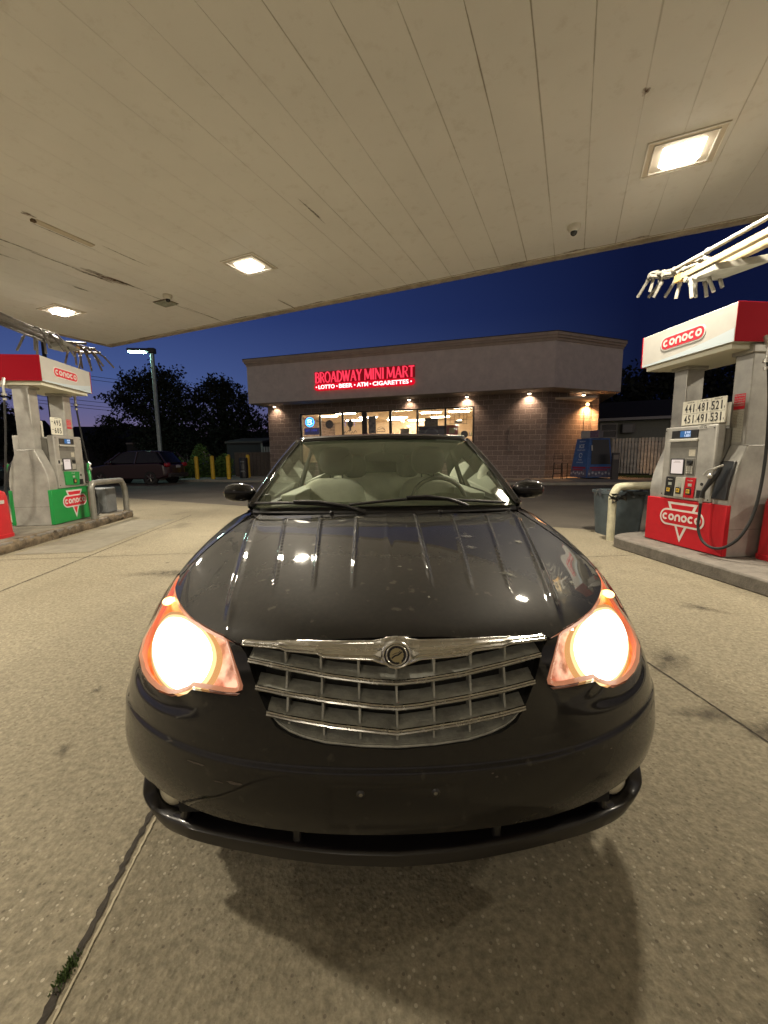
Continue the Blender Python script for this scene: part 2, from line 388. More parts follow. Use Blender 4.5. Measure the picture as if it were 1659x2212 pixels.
# ------------------------------------------------------------------ the car
CAR_O = (.0268, .8522, 0)
car = thing('parked_car', 'black convertible with glowing headlights, ribbed hood and dusty chrome grille', 'car', CAR_O, R(.9))
RIBS = [(.138, .115, .30, 1.09, .0048, .0055), (.312, .232, .30, 1.09, .0048, .0055), (.484, .350, .31, 1.09, .0048, .0055)]
def hood_disp(Sf, u, v):
    X = Sf(u, v); h = 2e-3
    a = Sf(np.minimum(u+h, NU), v)-Sf(np.maximum(u-h, 0), v); b = Sf(u, np.minimum(v+h, NV))-Sf(u, np.maximum(v-h, 0))
    N = np.cross(a, b); N /= np.maximum(np.linalg.norm(N, axis=-1, keepdims=True), 1e-12)
    x, y = X[..., 0], X[..., 1]; d = np.zeros_like(x)
    for xr, xf, y0, y1, hgt, wdt in RIBS:
        t = (y-y0)/(y1-y0); xc = xf+(xr-xf)*t
        fade = np.clip((y-y0)/.10+.15, 0, 1)*np.clip((y1-y)/.02, 0, 1)*(y > y0-.02)
        d += hgt*fade*np.exp(-np.abs((x-xc)/wdt)**2.6)
    # long shoulder crease of the hood and the raised centre
    t = np.clip((y-.2)/.9, 0, 1); xc = .452+.19*t
    q = (x-xc)
    d += .006*np.exp(-(q/.012)**2)*np.clip((y-.16)/.15, 0, 1) - .0075/(1+np.exp(-(q-.012)/.006))*np.clip((y-.16)/.2, 0, 1)*np.exp(-np.maximum(q, 0)/.12)
    d += .0018*np.exp(-((x)/.012)**2)*np.clip((y-.25)/.3, 0, 1)
    return X+N*d[..., None]
def bump_disp(Sf, u, v):
    X = Sf(u, v); h = 2e-3
    a = Sf(np.minimum(u+h, NU), v)-Sf(np.maximum(u-h, 0), v); b = Sf(u, np.minimum(v+h, NV))-Sf(u, np.maximum(v-h, 0))
    N = np.cross(a, b); N /= np.maximum(np.linalg.norm(N, axis=-1, keepdims=True), 1e-12)
    # ledge across the bumper: the lower half stands proud of the upper
    vc = 3.05-.05*np.cos(u*.35)
    d = -.007/(1+np.exp(-(v-vc)/.05))*np.clip(1.35-np.maximum(v-3, 0)*.5, 0, 1)
    # number plate field
    pl = 1/(1+np.exp((np.abs(X[..., 0])-.165)/.003))/(1+np.exp((np.abs(v-1.45)-1.0)/.05)); d -= .003*pl
    # hollow under the round lamp
    cu, cv = 3.95, 4.30
    r = np.sqrt(((u-cu)/1.15)**2+((v-cv)/.42)**2); d -= .006/(1+np.exp((r-1)/.10))
    r2 = (v-4.36)/.14; ww = np.clip((3.3-u)/.3, 0, 1)*np.clip((u-1.85)/.15, 0, 1)
    # rounded lip round the grille
    return X+N*d[..., None]
HL = [(6.444, 6.767), (6.063, 6.681), (5.481, 6.694), (4.752, 6.679), (3.895, 6.617), (3.172, 6.611), (2.769, 6.576), (2.489, 6.537), (2.364, 6.441), (2.176, 5.994), (2.019, 5.47), (1.927, 5.107), (1.937, 4.97), (1.999, 4.884), (2.173, 4.851), (2.584, 4.804), (2.938, 4.751), (3.049, 4.608), (3.281, 4.441), (3.496, 4.356), (3.9, 4.307), (4.323, 4.329), (4.778, 4.392), (5.529, 4.5), (6.3, 4.6), (6.95, 4.95), (7.2, 5.6), (7.15, 6.3), (6.85, 6.72)]
GRO = [(1.975, 6.41), (1.88, 6.1), (1.818, 5.872), (1.653, 5.091), (1.491, 4.519), (1.381, 4.211), (1.17, 3.99), (.786, 3.832), (.398, 3.768), (0, 3.712)]
hood_poly = [(0, 6.95), (.5, 6.9), (1.1, 6.76), (1.6, 6.6), (1.95, 6.47), (2.08, 6.42), (2.3, 6.5), (2.47, 6.585), (2.76, 6.625), (3.17, 6.66), (3.9, 6.665), (4.75, 6.73), (5.48, 6.745), (6.06, 6.735), (6.42, 6.83), (6.9, 7.6), (7.5, 8.6), (8.2, 9.7), (8.85, 10.93), (0, 10.93)]
panel('hood', S, hood_poly, PAINT, car, .028, .10, NU, NV, sides=(1, -1), weld=True, nsgn=1, disp=hood_disp)
bp = [(0, 0), (3, 0), (7.02, 0), (7.05, 2), (7.0, 4.5), (6.33, 4.53), (5.53, 4.43), (4.78, 4.325), (4.32, 4.262), (3.9, 4.24), (3.47, 4.29), (3.24, 4.38), (3.02, 4.54), (2.91, 4.68), (2.57, 4.735), (2.16, 4.785), (1.96, 4.82), (1.88, 4.93), (1.865, 5.11), (1.955, 5.48), (2.115, 6.0), (2.29, 6.42), (2.2, 6.40), (2.08, 6.335), (2.01, 6.33)]+[(a, b) for a, b in GRO[1:]]
panel('front_bumper', S, bp, PAINT, car, .06, .07, NU, NV, sides=(1, -1), weld=True, nsgn=1, disp=bump_disp, rim=.02)
fen = [(7.1, 0), (7.09, 0.1), (7.2, 2.5), (7.55, 4.2), (8.0, 4.85), (8.22, 4.95), (8.55, 4.65), (8.9, 3.3), (9, 1.9), (9, 10.97), (8.93, 10.97), (8.28, 9.7), (7.58, 8.6), (6.98, 7.6), (6.52, 6.86), (6.88, 6.79), (7.22, 6.33), (7.28, 5.6), (7.05, 4.93), (7.1, 4.5), (7.13, 2.5)]
for s in (1, -1):
    panel('fender', S, fen, PAINT, car, .08, .12, NU, NV, sides=(s,), nsgn=1)
# dark liner behind the panels, seen only in the gaps between them
panel('inner_liner', S, [(0, 6.3), (0, 6.95), (2.0, 6.6), (2.6, 6.9), (6.3, 7.2), (7.0, 8.2), (8.5, 10.9), (9, 10.9), (9, 5.2), (7.5, 4.9), (7, .2), (2.1, .2), (2.1, 4.3), (1.75, 4.4), (2.0, 5.9), (2.05, 6.25), (1.0, 6.4)], DARKIN, car, .25, .25, NU, NV, sides=(1, -1), nsgn=1, off=-.05, rim=0)

# headlights ---------------------------------------------------------
CIRC = [(5.279, 5.128), (4.919, 4.896), (4.492, 4.716), (4.096, 4.59), (3.755, 4.525), (3.448, 4.546), (3.192, 4.692), (2.999, 4.912), (2.889, 5.245), (2.888, 5.667), (3.076, 6.077), (3.457, 6.373), (3.957, 6.448), (4.542, 6.346), (5.125, 5.98), (5.376, 5.478)]
CIRC = [(4.05+(a-4.13)*1.10, 5.47+(b-5.47)*1.04) for a, b in CIRC]
CIRC = [tuple(p) for p in catmull(CIRC, 4, True)]
def lampbox_material():  # housing glows by itself in place of the bulb's light falling on it
    M = bpy.data.materials.new('lamp_housing'); M.use_nodes = True; T = M.node_tree; b = T.nodes['Principled BSDF']
    tc = T.nodes.new('ShaderNodeTexCoord'); sx = T.nodes.new('ShaderNodeSeparateXYZ'); T.links.new(tc.outputs['Object'], sx.inputs[0])
    ab = T.nodes.new('ShaderNodeMath'); ab.operation = 'ABSOLUTE'; T.links.new(sx.outputs[0], ab.inputs[0])
    r = T.nodes.new('ShaderNodeValToRGB'); e = r.color_ramp.elements; e[0].position = 0; e[0].color = (.80, .46, .32, 1); e[1].position = 1; e[1].color = (1, .19, .015, 1)
    mr = T.nodes.new('ShaderNodeMapRange'); mr.inputs[1].default_value = .56; mr.inputs[2].default_value = .69; T.links.new(ab.outputs[0], mr.inputs[0]); T.links.new(mr.outputs[0], r.inputs[0])
    n = T.nodes.new('ShaderNodeTexNoise'); n.inputs['Scale'].default_value = 26; n.inputs['Detail'].default_value = 9; T.links.new(tc.outputs['Object'], n.inputs['Vector'])
    m2 = T.nodes.new('ShaderNodeMapRange'); m2.inputs[1].default_value = .38; m2.inputs[2].default_value = .62; m2.inputs[3].default_value = .15; m2.inputs[4].default_value = 1.5; T.links.new(n.outputs['Fac'], m2.inputs[0])
    T.links.new(r.outputs[0], b.inputs['Base Color']); T.links.new(r.outputs[0], b.inputs['Emission Color']); T.links.new(m2.outputs[0], b.inputs['Emission Strength'])
    b.inputs['Roughness'].default_value = .3
    return M
HOUSE = lampbox_material()
RING = mat('lamp_rim', (.75, .42, .3), .25, emit=(1, .38, .20), es=.30)
LENS = glass('lamp_lens', (1, .97, .93), .03, (.8, .6, .5), .03)
BEAM = glow('lamp_beam', (1, .93, .80), 7.0); AMB = glow('amber_bulb', (1, .62, .22), 6.0)
from functools import partial
def inset(poly, d):
    """shrink an outline in parameter space; v steps are about a third of u steps in metres"""
    P = np.array(poly); sc_ = np.array([.115, .065]); Q = P*sc_; n = len(Q); o = []
    A = sum(Q[i][0]*Q[(i+1) % n][1]-Q[(i+1) % n][0]*Q[i][1] for i in range(n))
    for i in range(n):
        t = Q[(i+1) % n]-Q[i-1]; L = np.hypot(*t) or 1; nn_ = np.array([-t[1], t[0]])/L*(1 if A > 0 else -1); o.append(tuple((Q[i]+nn_*d)/sc_))
    return o
for s in (1, -1):
    hl = panel('headlight', S, HL, LENS, car, .15, .15, NU, NV, sides=(s,), nsgn=1, rim=0)
    panel('lamp_housing', S, HL, HOUSE, hl, .15, .15, NU, NV, sides=(s,), nsgn=1, off=-.030, rim=.03)
    # glowing rim: a band between the outline and its inset
    mb = MB(); outer = np.array(HL); inn = np.array(inset(HL, .007)); n = len(outer)
    po = S(outer[:, 0], outer[:, 1]); pi_ = S(inn[:, 0], inn[:, 1]); N = pnormal(S, outer[:, 0], outer[:, 1], NU, NV)
    vs = [tuple((p-nv*.004)*np.array([s, 1, 1])) for p, nv in zip(po, N)]+[tuple((p-nv*.010)*np.array([s, 1, 1])) for p, nv in zip(pi_, N)]+[tuple((p-nv*.034)*np.array([s, 1, 1])) for p, nv in zip(po, N)]
    mb.add(vs, [(i, (i+1) % n, n+(i+1) % n, n+i) for i in range(n)]+[(i, (i+1) % n, 2*n+(i+1) % n, 2*n+i) for i in range(n)])
    mk('lamp_rim', mb, RING, hl)
    panel('lamp_beam', S, CIRC, BEAM, hl, .2, .2, NU, NV, sides=(s,), nsgn=1, off=-.016, rim=.012)
    for k_, dd, col_, es_ in ((1.10, -.0185, (1, .74, .36), 1.5), (1.21, -.021, (1, .50, .18), .85)):  # rings added round the beam, amber glow imitating its light fading outwards
        cc = np.array(CIRC).mean(0); big_ = [(cc[0]+(a-cc[0])*k_, cc[1]+(b-cc[1])*k_) for a, b in CIRC]
        big_ = [p for p in big_ if p[1] < 6.62 and p[1] > 4.33] or big_
        panel('lamp_halo', S, big_, glow('halo_ring_%d' % int(es_*100), col_, es_), hl, .2, .2, NU, NV, sides=(s,), nsgn=1, off=dd, rim=0)
    mb = MB(); c = S(np.array([6.0]), np.array([6.1]))[0]; mb.ellipsoid(((c[0]-.012)*s, c[1]+.012, c[2]-.004), .017, .026, .013)
    c = S(np.array([5.75]), np.array([6.35]))[0]; mb.ellipsoid(((c[0]-.012)*s, c[1]+.012, c[2]-.006), .014, .012, .008)
    mk('amber_bulb', mb, AMB, hl)

# grille --------------------------------------------------------------
def lerp(x, tab): return float(np.interp(x, [t[0] for t in tab], [t[1] for t in tab]))
bars = [([(0, .733), (.056, .736), (.156, .745), (.259, .756), (.372, .763)], [(0, .052), (.056, .054), (.156, .064), (.259, .085), (.372, .119)], .372),
        ([(0, .676), (.057, .680), (.156, .690), (.258, .698), (.349, .705)], [(0, .040), (.057, .042), (.156, .051), (.258, .069), (.349, .092)], .349),
        ([(0, .620), (.058, .626), (.156, .635), (.257, .645), (.318, .651)], [(0, .028), (.058, .030), (.156, .038), (.257, .054), (.318, .068)], .318),
        ([(0, .586), (.087, .588), (.171, .594), (.225, .602), (.262, .612), (.288, .625), (.302, .640)], [(0, .028), (.087, .031), (.171, .038), (.225, .049), (.262, .058), (.288, .066), (.302, .071)], .302)]
grille = thing('grille', None, None); grille.parent = car
for bi, (zt, yt, xe) in enumerate(bars):
    shelf = MB(); edge = MB(); n = 48
    prof = [(.004, -.004), (.004, .004), (.052, .013), (.052, .006)]     # (back, up) shelf section
    pe = [(-.003, -.0045), (-.005, -.001), (-.003, .002), (0, .0025), (-.002, .0045), (.001, .0065), (.006, .006), (.006, -.005)]
    if bi == 3: pe = [(-.001, -.003), (-.002, 0), (0, .003), (.006, .003), (.006, -.003)]
    for mbx, pr in ((shelf, prof), (edge, pe)):
        vs = []
        for i in range(n+1):
            x = -xe+2*xe*i/n; z = lerp(abs(x), zt); y = lerp(abs(x), yt)
            for a, b in pr: vs.append((x, y+a, z+b))
        k = len(pr); fs = []
        for i in range(n):
            for j in range(k): fs.append((i*k+j, i*k+(j+1) % k, (i+1)*k+(j+1) % k, (i+1)*k+j))
        fs += [tuple(range(k)), tuple(range(n*k+k-1, n*k-1, -1))]
        mbx.add(vs, fs)
    sl = mk('grille_slat', shelf, DULLCH, grille)
    mk('chrome_edge', edge, CHROME if bi < 3 else DULLCH, grille)
ztop = [(0, .765), (.056, .781), (.126, .784), (.195, .791), (.29, .797), (.39, .79)]
levels = [(ztop, bars[0][1])]+[(b[0], b[1]) for b in bars]
for xd in (0, .092, .184, .274):
    for s in ((1, -1) if xd else (1,)):
        mb = MB()
        for k in range(4):
            x = xd*(1-.012*k); 
            if x > bars[k][2]+.01 and k < 3: continue
            if k == 3 and x > .28: continue
            z1 = lerp(x, levels[k][0]); z0 = lerp(x, levels[k+1][0])+.008; y = lerp(x, levels[k+1][1]); yu = lerp(x, levels[k][1])
            vs = []
            for dx in (-.0025, .0025): vs += [(s*x+dx, y+.012, z0), (s*x+dx, y+.056, z0), (s*x+dx, yu+.05, z1), (s*x+dx, yu+.016, z1)]
            mb.add(vs, [(0, 1, 2, 3), (7, 6, 5, 4), (0, 4, 5, 1), (1, 5, 6, 2), (2, 6, 7, 3), (3, 7, 4, 0)])
        mk('grille_divider', mb, DULLCH, grille)
# recess of the grille: side wall and back
gro = np.array(GRO); pr_ = S(gro[:, 0], gro[:, 1]); ring = [tuple(p) for p in pr_]+[(-p[0], p[1], p[2]) for p in pr_[::-1][1:]]
mb = MB(); n = len(ring); mb.add(ring+[(x*.985, y+.075, z) for x, y, z in ring], [(i, i+1, n+i+1, n+i) for i in range(n-1)])
back = [(x*.985, y+.0745, z) for x, y, z in ring]; top = [(x, y, min(z+.0, .83)) for x, y, z in back]
half = [p for p in back]; nb = len(half); vs = half+[(0, .14, .80)]; mb.add(vs, [(i, i+1, nb) for i in range(nb-1)]+[(nb-1, 0, nb)])
mk('grille_recess', mb, DARKIN, grille)
# winged badge bar
trim = MB(); nx = 120; ny = 12
zb = [(0, .7705), (.021, .7727), (.036, .780), (.056, .787), (.126, .788), (.179, .789), (.19, .7975), (.266, .7955), (.274, .7965), (.288, .802), (.394, .797)]
ztp = [(0, .839), (.021, .837), (.034, .832), (.055, .828), (.12, .825), (.21, .820), (.30, .812), (.394, .805)]
yb = [(0, .056), (.05, .060), (.126, .068), (.195, .080), (.285, .104), (.394, .140)]
vs = []
for i in range(nx+1):
    x = -.394+.788*i/nx; a = abs(x); z0, z1, y0 = lerp(a, zb), lerp(a, ztp), lerp(a, yb)
    for j in range(ny+1):
        t = j/ny; prof = -.007*math.sin(math.pi*t)**.5-.0022*math.cos(t*math.pi*6)*(1 if a > .03 else 0)+.026*t
        vs.append((x, y0+prof, z0+(z1-z0)*t))
fs = [(i*(ny+1)+j, (i+1)*(ny+1)+j, (i+1)*(ny+1)+j+1, i*(ny+1)+j+1) for i in range(nx) for j in range(ny)]
trim.add(vs, fs)
badge = mk('badge_bar', trim, CHROME, car, smooth=True)
sd = badge.modifiers.new('solid', 'SOLIDIFY'); sd.thickness = .006; sd.offset = -1
EO = Vector((0, .048, .807)); EY = Vector((0, .22, .975)).normalized(); EX = Vector((1, 0, 0)); fr = (EO, EX, EY)   # outward normal is -y
mb = MB(); P = [EO+EX*.0325*math.cos(a)+EY*.0285*math.sin(a) for a in [2*math.pi*i/40 for i in range(40)]]
mb.tube(P, .0036, 8, closed=True); emb = mk('emblem', mb, CHROME, car)
mb = MB(); mb.prism([(.031*math.cos(2*math.pi*i/40), .027*math.sin(2*math.pi*i/40)) for i in range(40)], fr, -.012, -.001); mk('emblem_field', mb, GLOSSB, emb)
mb = MB(); mb.tube([EO+EX*.024*math.cos(a)+EY*.023*math.sin(a) for a in [2*math.pi*i/40 for i in range(40)]], .002, 6, closed=True); mk('emblem_ring', mb, CHROME, emb)
GOLD = mat('dull_gold', (.42, .36, .20), .35, 1)
mb = MB()
st = []
for i in range(32):
    a = 2*math.pi*i/32; r_q = .0155+(.0014 if i % 2 else 0); st.append((r_q*math.cos(a), r_q*math.sin(a)))
mb.prism(st, fr, -.001, .002); mb.rect(fr, .006, .011, -.0225, -.010, 0, .0015); mk('emblem_seal', mb, GOLD, emb)
mb = MB(); mb.ribbon([(-.012, -.007), (-.004, -.001), (.004, .001), (.012, .008)], .0035, fr, .002, .003); mb.ribbon([(-.010, .001), (-.002, .005), (.004, .0055), (.008, .010)], .0012, fr, .002, .003); mk('emblem_bolt', mb, GLOSSB, emb)
for s in (1, -1):
    mb = MB(); mb.add([tuple(EO+EX*(s*.036)+EY*.012), tuple(EO+EX*(s*.055)+Vector((0, .004, 0))), tuple(EO+EX*(s*.036)-EY*.012), tuple(EO+EX*(s*.037)+Vector((0, -.008, 0)))], [(0, 1, 3), (1, 2, 3), (3, 2, 0)]); mk('emblem_flank', mb, CHROME, emb)

# plate screws, fog lamps, lower lip ----------------------------------
for x in (-.089, .089):
    mb = MB(); mb.cyl((x, .010, .476), .007, .006, 6, 'y'); sc_o = mk('plate_screw', mb, mat('screw_steel', (.25, .24, .2), .45, .8), car)
    mb = MB(); mb.lathe([(.005, -.002), (.0095, 0), (.012, .004), (.0125, .006)], (x, .011, .476), 20, 'y'); mk('washer', mb, GLOSSB, sc_o)
lip = MB()
half = [(0, .072, .256), (.16, .082, .256), (.32, .110, .252), (.48, .150, .246), (.58, .180, .244), (.645, .205, .238), (.695, .226, .252), (.724, .240, .288), (.726, .250, .322), (.726, .262, .345)]
hp = catmull(half, 5); path = [(-p[0], p[1], p[2]) for p in hp[::-1][:-1]]+[tuple(p) for p in hp]
vs = []; n = 16; last_up = np.array([0, 0, 1.])
for i, p in enumerate(path):
    t = np.array(path[min(i+1, len(path)-1)])-np.array(path[max(i-1, 0)]); t = t/np.linalg.norm(t); ax = abs(p[0])
    hh = .024 if ax < .6 else .024-.008*min(1, (ax-.6)/.1); fw_ = np.array([t[1], -t[0], 0]); L = np.linalg.norm(fw_); fw_ = fw_/L if L > 1e-3 else np.array([0, -1, 0]); fw_ = fw_ if fw_[1] < 0 else -fw_
    q_ = min(1, max(0, (ax-.56)/.12)); sg_ = 1 if p[0] > 0 else -1; end_ = np.array([.82*sg_, -.57, 0]); fw_ = fw_*(1-q_)+end_*q_; fw_ /= np.linalg.norm(fw_)
    upv = np.cross(fw_, t); upv /= np.linalg.norm(upv); upv = upv*(-1 if (ax < .7 and upv[2] < 0) else 1)
    if ax >= .7 and np.dot(upv, last_up) < 0 and i > 0: upv = -upv
    last_up = upv
    for k in range(n):
        a = 2*math.pi*k/n; c_, s_ = math.cos(a), math.sin(a); c_ = math.copysign(abs(c_)**.42, c_); s_ = math.copysign(abs(s_)**.42, s_)
        dp_ = .042-.023*q_; vs.append(tuple(np.array(p)-fw_*.012*(1-q_)+fw_*dp_*c_+upv*hh*s_))
m_ = len(path); lip.add(vs, [(i*n+k, i*n+(k+1) % n, (i+1)*n+(k+1) % n, (i+1)*n+k) for i in range(m_-1) for k in range(n)]+[tuple(range(n)), tuple(range(m_*n-1, (m_-1)*n-1, -1))])
mk('lower_lip', lip, GLOSSB, car)
mb = MB()
iy = [(0, .075), (.3, .115), (.5, .16), (.62, .20), (.78, .32)]
xs = [-.78+1.56*i/40 for i in range(41)]
vs = [(x, lerp(abs(x), iy)+dy, z) for x in xs for dy, z in ((.0, .375), (.02, .33), (.03, .24), (.3, .22))]
mb.add(vs, [(i*4+j, (i+1)*4+j, (i+1)*4+j+1, i*4+j+1) for i in range(40) for j in range(3)]); mk('lower_intake', mb, DARKIN, car)
for s in (1, -1):
    mb = MB(); mb.box(.262*s-.012, .262*s+.012, .085, .125, .25, .36); mk('intake_strut', mb, GLOSSB, car, bevel=.006)
    # fog lamp pod: inner end of the loop, cup and lamp
    mb = MB(); mb.tube([tuple(q) for q in catmull([(.61*s, .185, .36), (.592*s, .180, .33), (.588*s, .178, .29), (.600*s, .185, .262), (.63*s, .198, .252)], 5)], .014, 10); mk('fog_lamp_surround', mb, GLOSSB, car)
    Nf = Vector((.35*s, -.9, .12)).normalized(); C = Vector((.664*s, .222, .306)); Xf = Vector((0, 0, 1)).cross(Nf).normalized()*-1; Yf = Xf.cross(Nf).normalized()
    mb = MB(); q = [tuple(C+(Xf*math.cos(a)+Yf*math.sin(a))*.066+Nf*-.01) for a in [2*math.pi*i/28 for i in range(28)]]; q2 = [tuple(C+(Xf*math.cos(a)+Yf*math.sin(a))*.046+Nf*-.02) for a in [2*math.pi*i/28 for i in range(28)]]
    mb.add(q+q2, [(i, (i+1) % 28, 28+(i+1) % 28, 28+i) for i in range(28)]); fg = mk('fog_lamp', mb, GLOSSB, car)
    mb = MB(); q = []
    for j, (rr, dd) in enumerate(((.047, -.02), (.042, -.008), (.028, .001), (.012, .004), (0.001, .005))): q += [tuple(C+(Xf*math.cos(a)+Yf*math.sin(a))*rr+Nf*dd) for a in [2*math.pi*i/28 for i in range(28)]]
    mb.add(q, [(j*28+i, j*28+(i+1) % 28, (j+1)*28+(i+1) % 28, (j+1)*28+i) for j in range(4) for i in range(28)])
    mk('lamp_glass', mb, mat('fog_glass', (.62, .58, .44), .25, .0, coat=.6), fg)
# bug splatter and droppings on the hood
SPLAT = mat('dried_splatter', (.30, .30, .25), .9, noise=.3, nscale=60)
def splat(x0, y0, ln, wd, seed, ang, name='splatter'):
    rr = random.Random(seed); out_ = []
    for i in range(54):
        a = 2*math.pi*i/54; r_ = (.45+.60*rr.random()**1.6 if i % 2 else .42+.15*rr.random())
        px, py = r_*ln*math.cos(a)*.5, r_*wd*math.sin(a)*.5; out_.append((x0+px*math.cos(ang)-py*math.sin(ang), y0+px*math.sin(ang)+py*math.cos(ang)))
    return out_
GU, GV = np.meshgrid(np.linspace(0, NU, 181), np.linspace(6.5, NV, 181)); GX = hood_disp(S, GU, GV)
def hood_z(x, y):
    d = (GX[..., 0]-abs(x))**2+(GX[..., 1]-y)**2; j = np.argpartition(d.ravel(), 3)[:3]; ww = 1/(d.ravel()[j]+1e-7); return float((GX[..., 2].ravel()[j]*ww).sum()/ww.sum())
for (x0, y0, ln, wd, sd_, an) in [(.31, .72, .085, .05, 1, .2), (.30, .60, .07, .045, 2, .1), (.375, .40, .08, .045, 3, -.3), (.52, .72, .07, .05, 4, .5), (.60, .44, .05, .03, 5, .8), (-.20, .95, .07, .05, 6, .3), (-.13, 1.0, .09, .05, 7, .4), (-.12, .90, .03, .02, 8, 0), (-.24, .88, .04, .02, 9, .1), (.03, .42, .025, .012, 10, 0), (.10, .24, .012, .018, 11, 0), (-.30, 1.0, .05, .02, 12, .2), (.46, .95, .04, .02, 13, .2)]:
    q = splat(x0, y0, ln, wd, sd_, an); mb = MB(); c = (x0, y0, hood_z(x0, y0)+.0040)
    mb.add([c]+[(a, b, hood_z(a, b)+.0028) for a, b in q], [(0, 1+i, 1+(i+1) % len(q)) for i in range(len(q))]); mk('splatter', mb, SPLAT, car)
for (u0, v0, ru, rv, sg, sd_) in [(1.95, 2.15, .16, .10, -1, 1), (2.2, 2.05, .10, .05, -1, 2), (5.35, 3.2, .05, .16, -1, 3), (1.1, 2.6, .03, .05, 1, 4), (1.05, 2.75, .02, .04, 1, 5), (3.0, 2.5, .03, .03, 1, 6), (4.6, 2.2, .03, .04, 1, 7), (2.6, 2.6, .3, .05, -1, 8)]:
    rr_ = random.Random(sd_); P_ = [(u0+ru*(.5+.5*rr_.random())*math.cos(2*math.pi*i/14), v0+rv*(.5+.5*rr_.random())*math.sin(2*math.pi*i/14)) for i in range(14)]; ua = np.array([u0]+[p[0] for p in P_]); va = np.array([v0]+[p[1] for p in P_])
    X_ = bump_disp(S, ua, va)+pnormal(S, ua, va, NU, NV)*.0008; mb = MB(); mb.add([(sg*x, y, z) for x, y, z in X_], [(0, 1+i, 1+(i+1) % 14) for i in range(14)]); mk('scuff', mb, mat('scuffed_paint', (.085, .07, .055), .8, noise=.4, nscale=90), car)
for s in (-1, 1):
    mb = MB(); mb.ellipsoid((.262*s, 1.085, 1.004), .011, .014, .009, 12, 8); mb.box(.262*s-.006, .262*s+.006, 1.075, 1.095, .99, 1.003); mk('washer_nozzle', mb, TRIM, car)

# cabin ----------------------------------------------------------------
def grid_obj(name, fn, nu, nv, M, parent, thick=0, off=-1):
    mb = MB(); mb.add([tuple(fn(i/nu, j/nv)) for j in range(nv+1) for i in range(nu+1)], [(j*(nu+1)+i, j*(nu+1)+i+1, (j+1)*(nu+1)+i+1, (j+1)*(nu+1)+i) for j in range(nv) for i in range(nu)])
    o = mk(name, mb, M, parent)
    for p in o.data.polygons: p.use_smooth = True
    if thick:
        q = o.modifiers.new('solid', 'SOLIDIFY'); q.thickness = thick; q.offset = off
    return o
def ws(u, t):
    x = (u*2-1); a = Vector((.695*x, 1.11+.16*x*x, 1.030-.022*x*x)); b = Vector((.562*x, 1.885+.065*x*x, 1.383-.016*x*x)); p = a.lerp(b, t); p.z += .022*math.sin(math.pi*t)*(1-.4*x*x); p.y -= .015*math.sin(math.pi*t); return p
grid_obj('windshield', ws, 40, 24, WGLASS, car)
def cowl(u, t):
    x = (u*2-1); a = Vector((.70*x, 1.095+.185*x*x, 1.000-.018*x*x)); b = Vector((.70*x, 1.15+.16*x*x, 1.030-.02*x*x)); return a.lerp(b, t)
grid_obj('cowl', cowl, 30, 3, TRIM, car, .01)
for s in (1, -1):
    def pil(u, t):
        a = ws(.5+.5*s, t); o_ = Vector((s*(.030-.008*t), .035, .004)); i_ = Vector((-s*.006, .0, .004)); a = a+Vector((0, 0, .002))
        c_ = [a+i_, a+Vector((s*.016, .002, .014)), a+Vector((s*.030, .022, .010)), a+Vector((s*.036, .05, -.004)), a+Vector((s*.03, .075, -.02))]
        k = u*4; i = min(int(k), 3); return c_[i].lerp(c_[i+1], k-i)
    grid_obj('windshield_pillar', pil, 8, 24, PAINT, car, .012, 0)
def header(u, t):
    x = u*2-1; a = ws(u, 1); c_ = [a+Vector((0, -.004, .002)), a+Vector((0, .005, .020)), a+Vector((0, .035, .030)), a+Vector((0, .07, .034))]; k = t*3; i = min(int(k), 2); return c_[i].lerp(c_[i+1], k-i)
grid_obj('windshield_header', header, 40, 9, PAINT, car, .012, 0)
RS = [(1.95, 1.418, .565, 1.385), (2.3, 1.432, .60, 1.385), (2.7, 1.425, .625, 1.36), (3.1, 1.375, .64, 1.28), (3.4, 1.30, .655, 1.19), (3.7, 1.16, .68, 1.08), (3.95, 1.0, .70, .985)]
def roof(u, t):
    x = u*2-1; k = t*(len(RS)-1); i = min(int(k), len(RS)-2); f = k-i; a, b = RS[i], RS[i+1]; q = [a[j]+(b[j]-a[j])*f for j in range(4)]
    xx = abs(x)**.9*q[2]; return Vector((math.copysign(xx, x), q[0]+(.05*x*x if t < .05 else 0), q[1]+(q[3]-q[1])*abs(x)**3))
grid_obj('soft_top', roof, 40, 36, SOFTTOP, car, .02, -1)
def rw(u, t):
    x = u*2-1; a = Vector((.34*x, 3.18, 1.355)); b = Vector((.38*x, 3.62, 1.215)); return a.lerp(b, t)
grid_obj('rear_window', rw, 6, 4, mat('rear_glass', (.30, .30, .28), .1, emit=None), car)
# lower body behind the front wheels
RB_ = [[(.82, z0) for z0 in (.24,)]]
cols_y = [1.3, 1.8, 2.6, 3.4, 4.2, 4.55, 4.76, 4.87, 4.90]; cx_ = [1, 1, 1.005, 1.0, .97, .93, .80, .45, 0]
rows_ = [(.80, .22), (.905, .33), (.915, .48), (.904, .65), (.895, .80), (.865, .90), (.80, .955), (.735, .985)]
CP2 = np.array([[(a*k, y+(.0 if k > .5 else (z-.6)*.10), z+(.02 if y > 3.3 and z > .8 else 0)) for y, k in zip(cols_y, cx_)] for a, z in rows_])
CE2 = ext(ext(CP2, 1), 0); NU2, NV2 = CP2.shape[1]-1, CP2.shape[0]-1
def S2(u, v):
    u = np.asarray(u, float); v = np.asarray(v, float); iu, wu = basis(u, NU2); iv, wv = basis(v, NV2); o = np.zeros(u.shape+(3,))
    for a in range(4):
        for b in range(4): o += CE2[iv+a, iu+b]*(wv[..., a]*wu[..., b])[..., None]
    return o
def yz_u(y): return float(np.interp(y, cols_y, range(len(cols_y))))
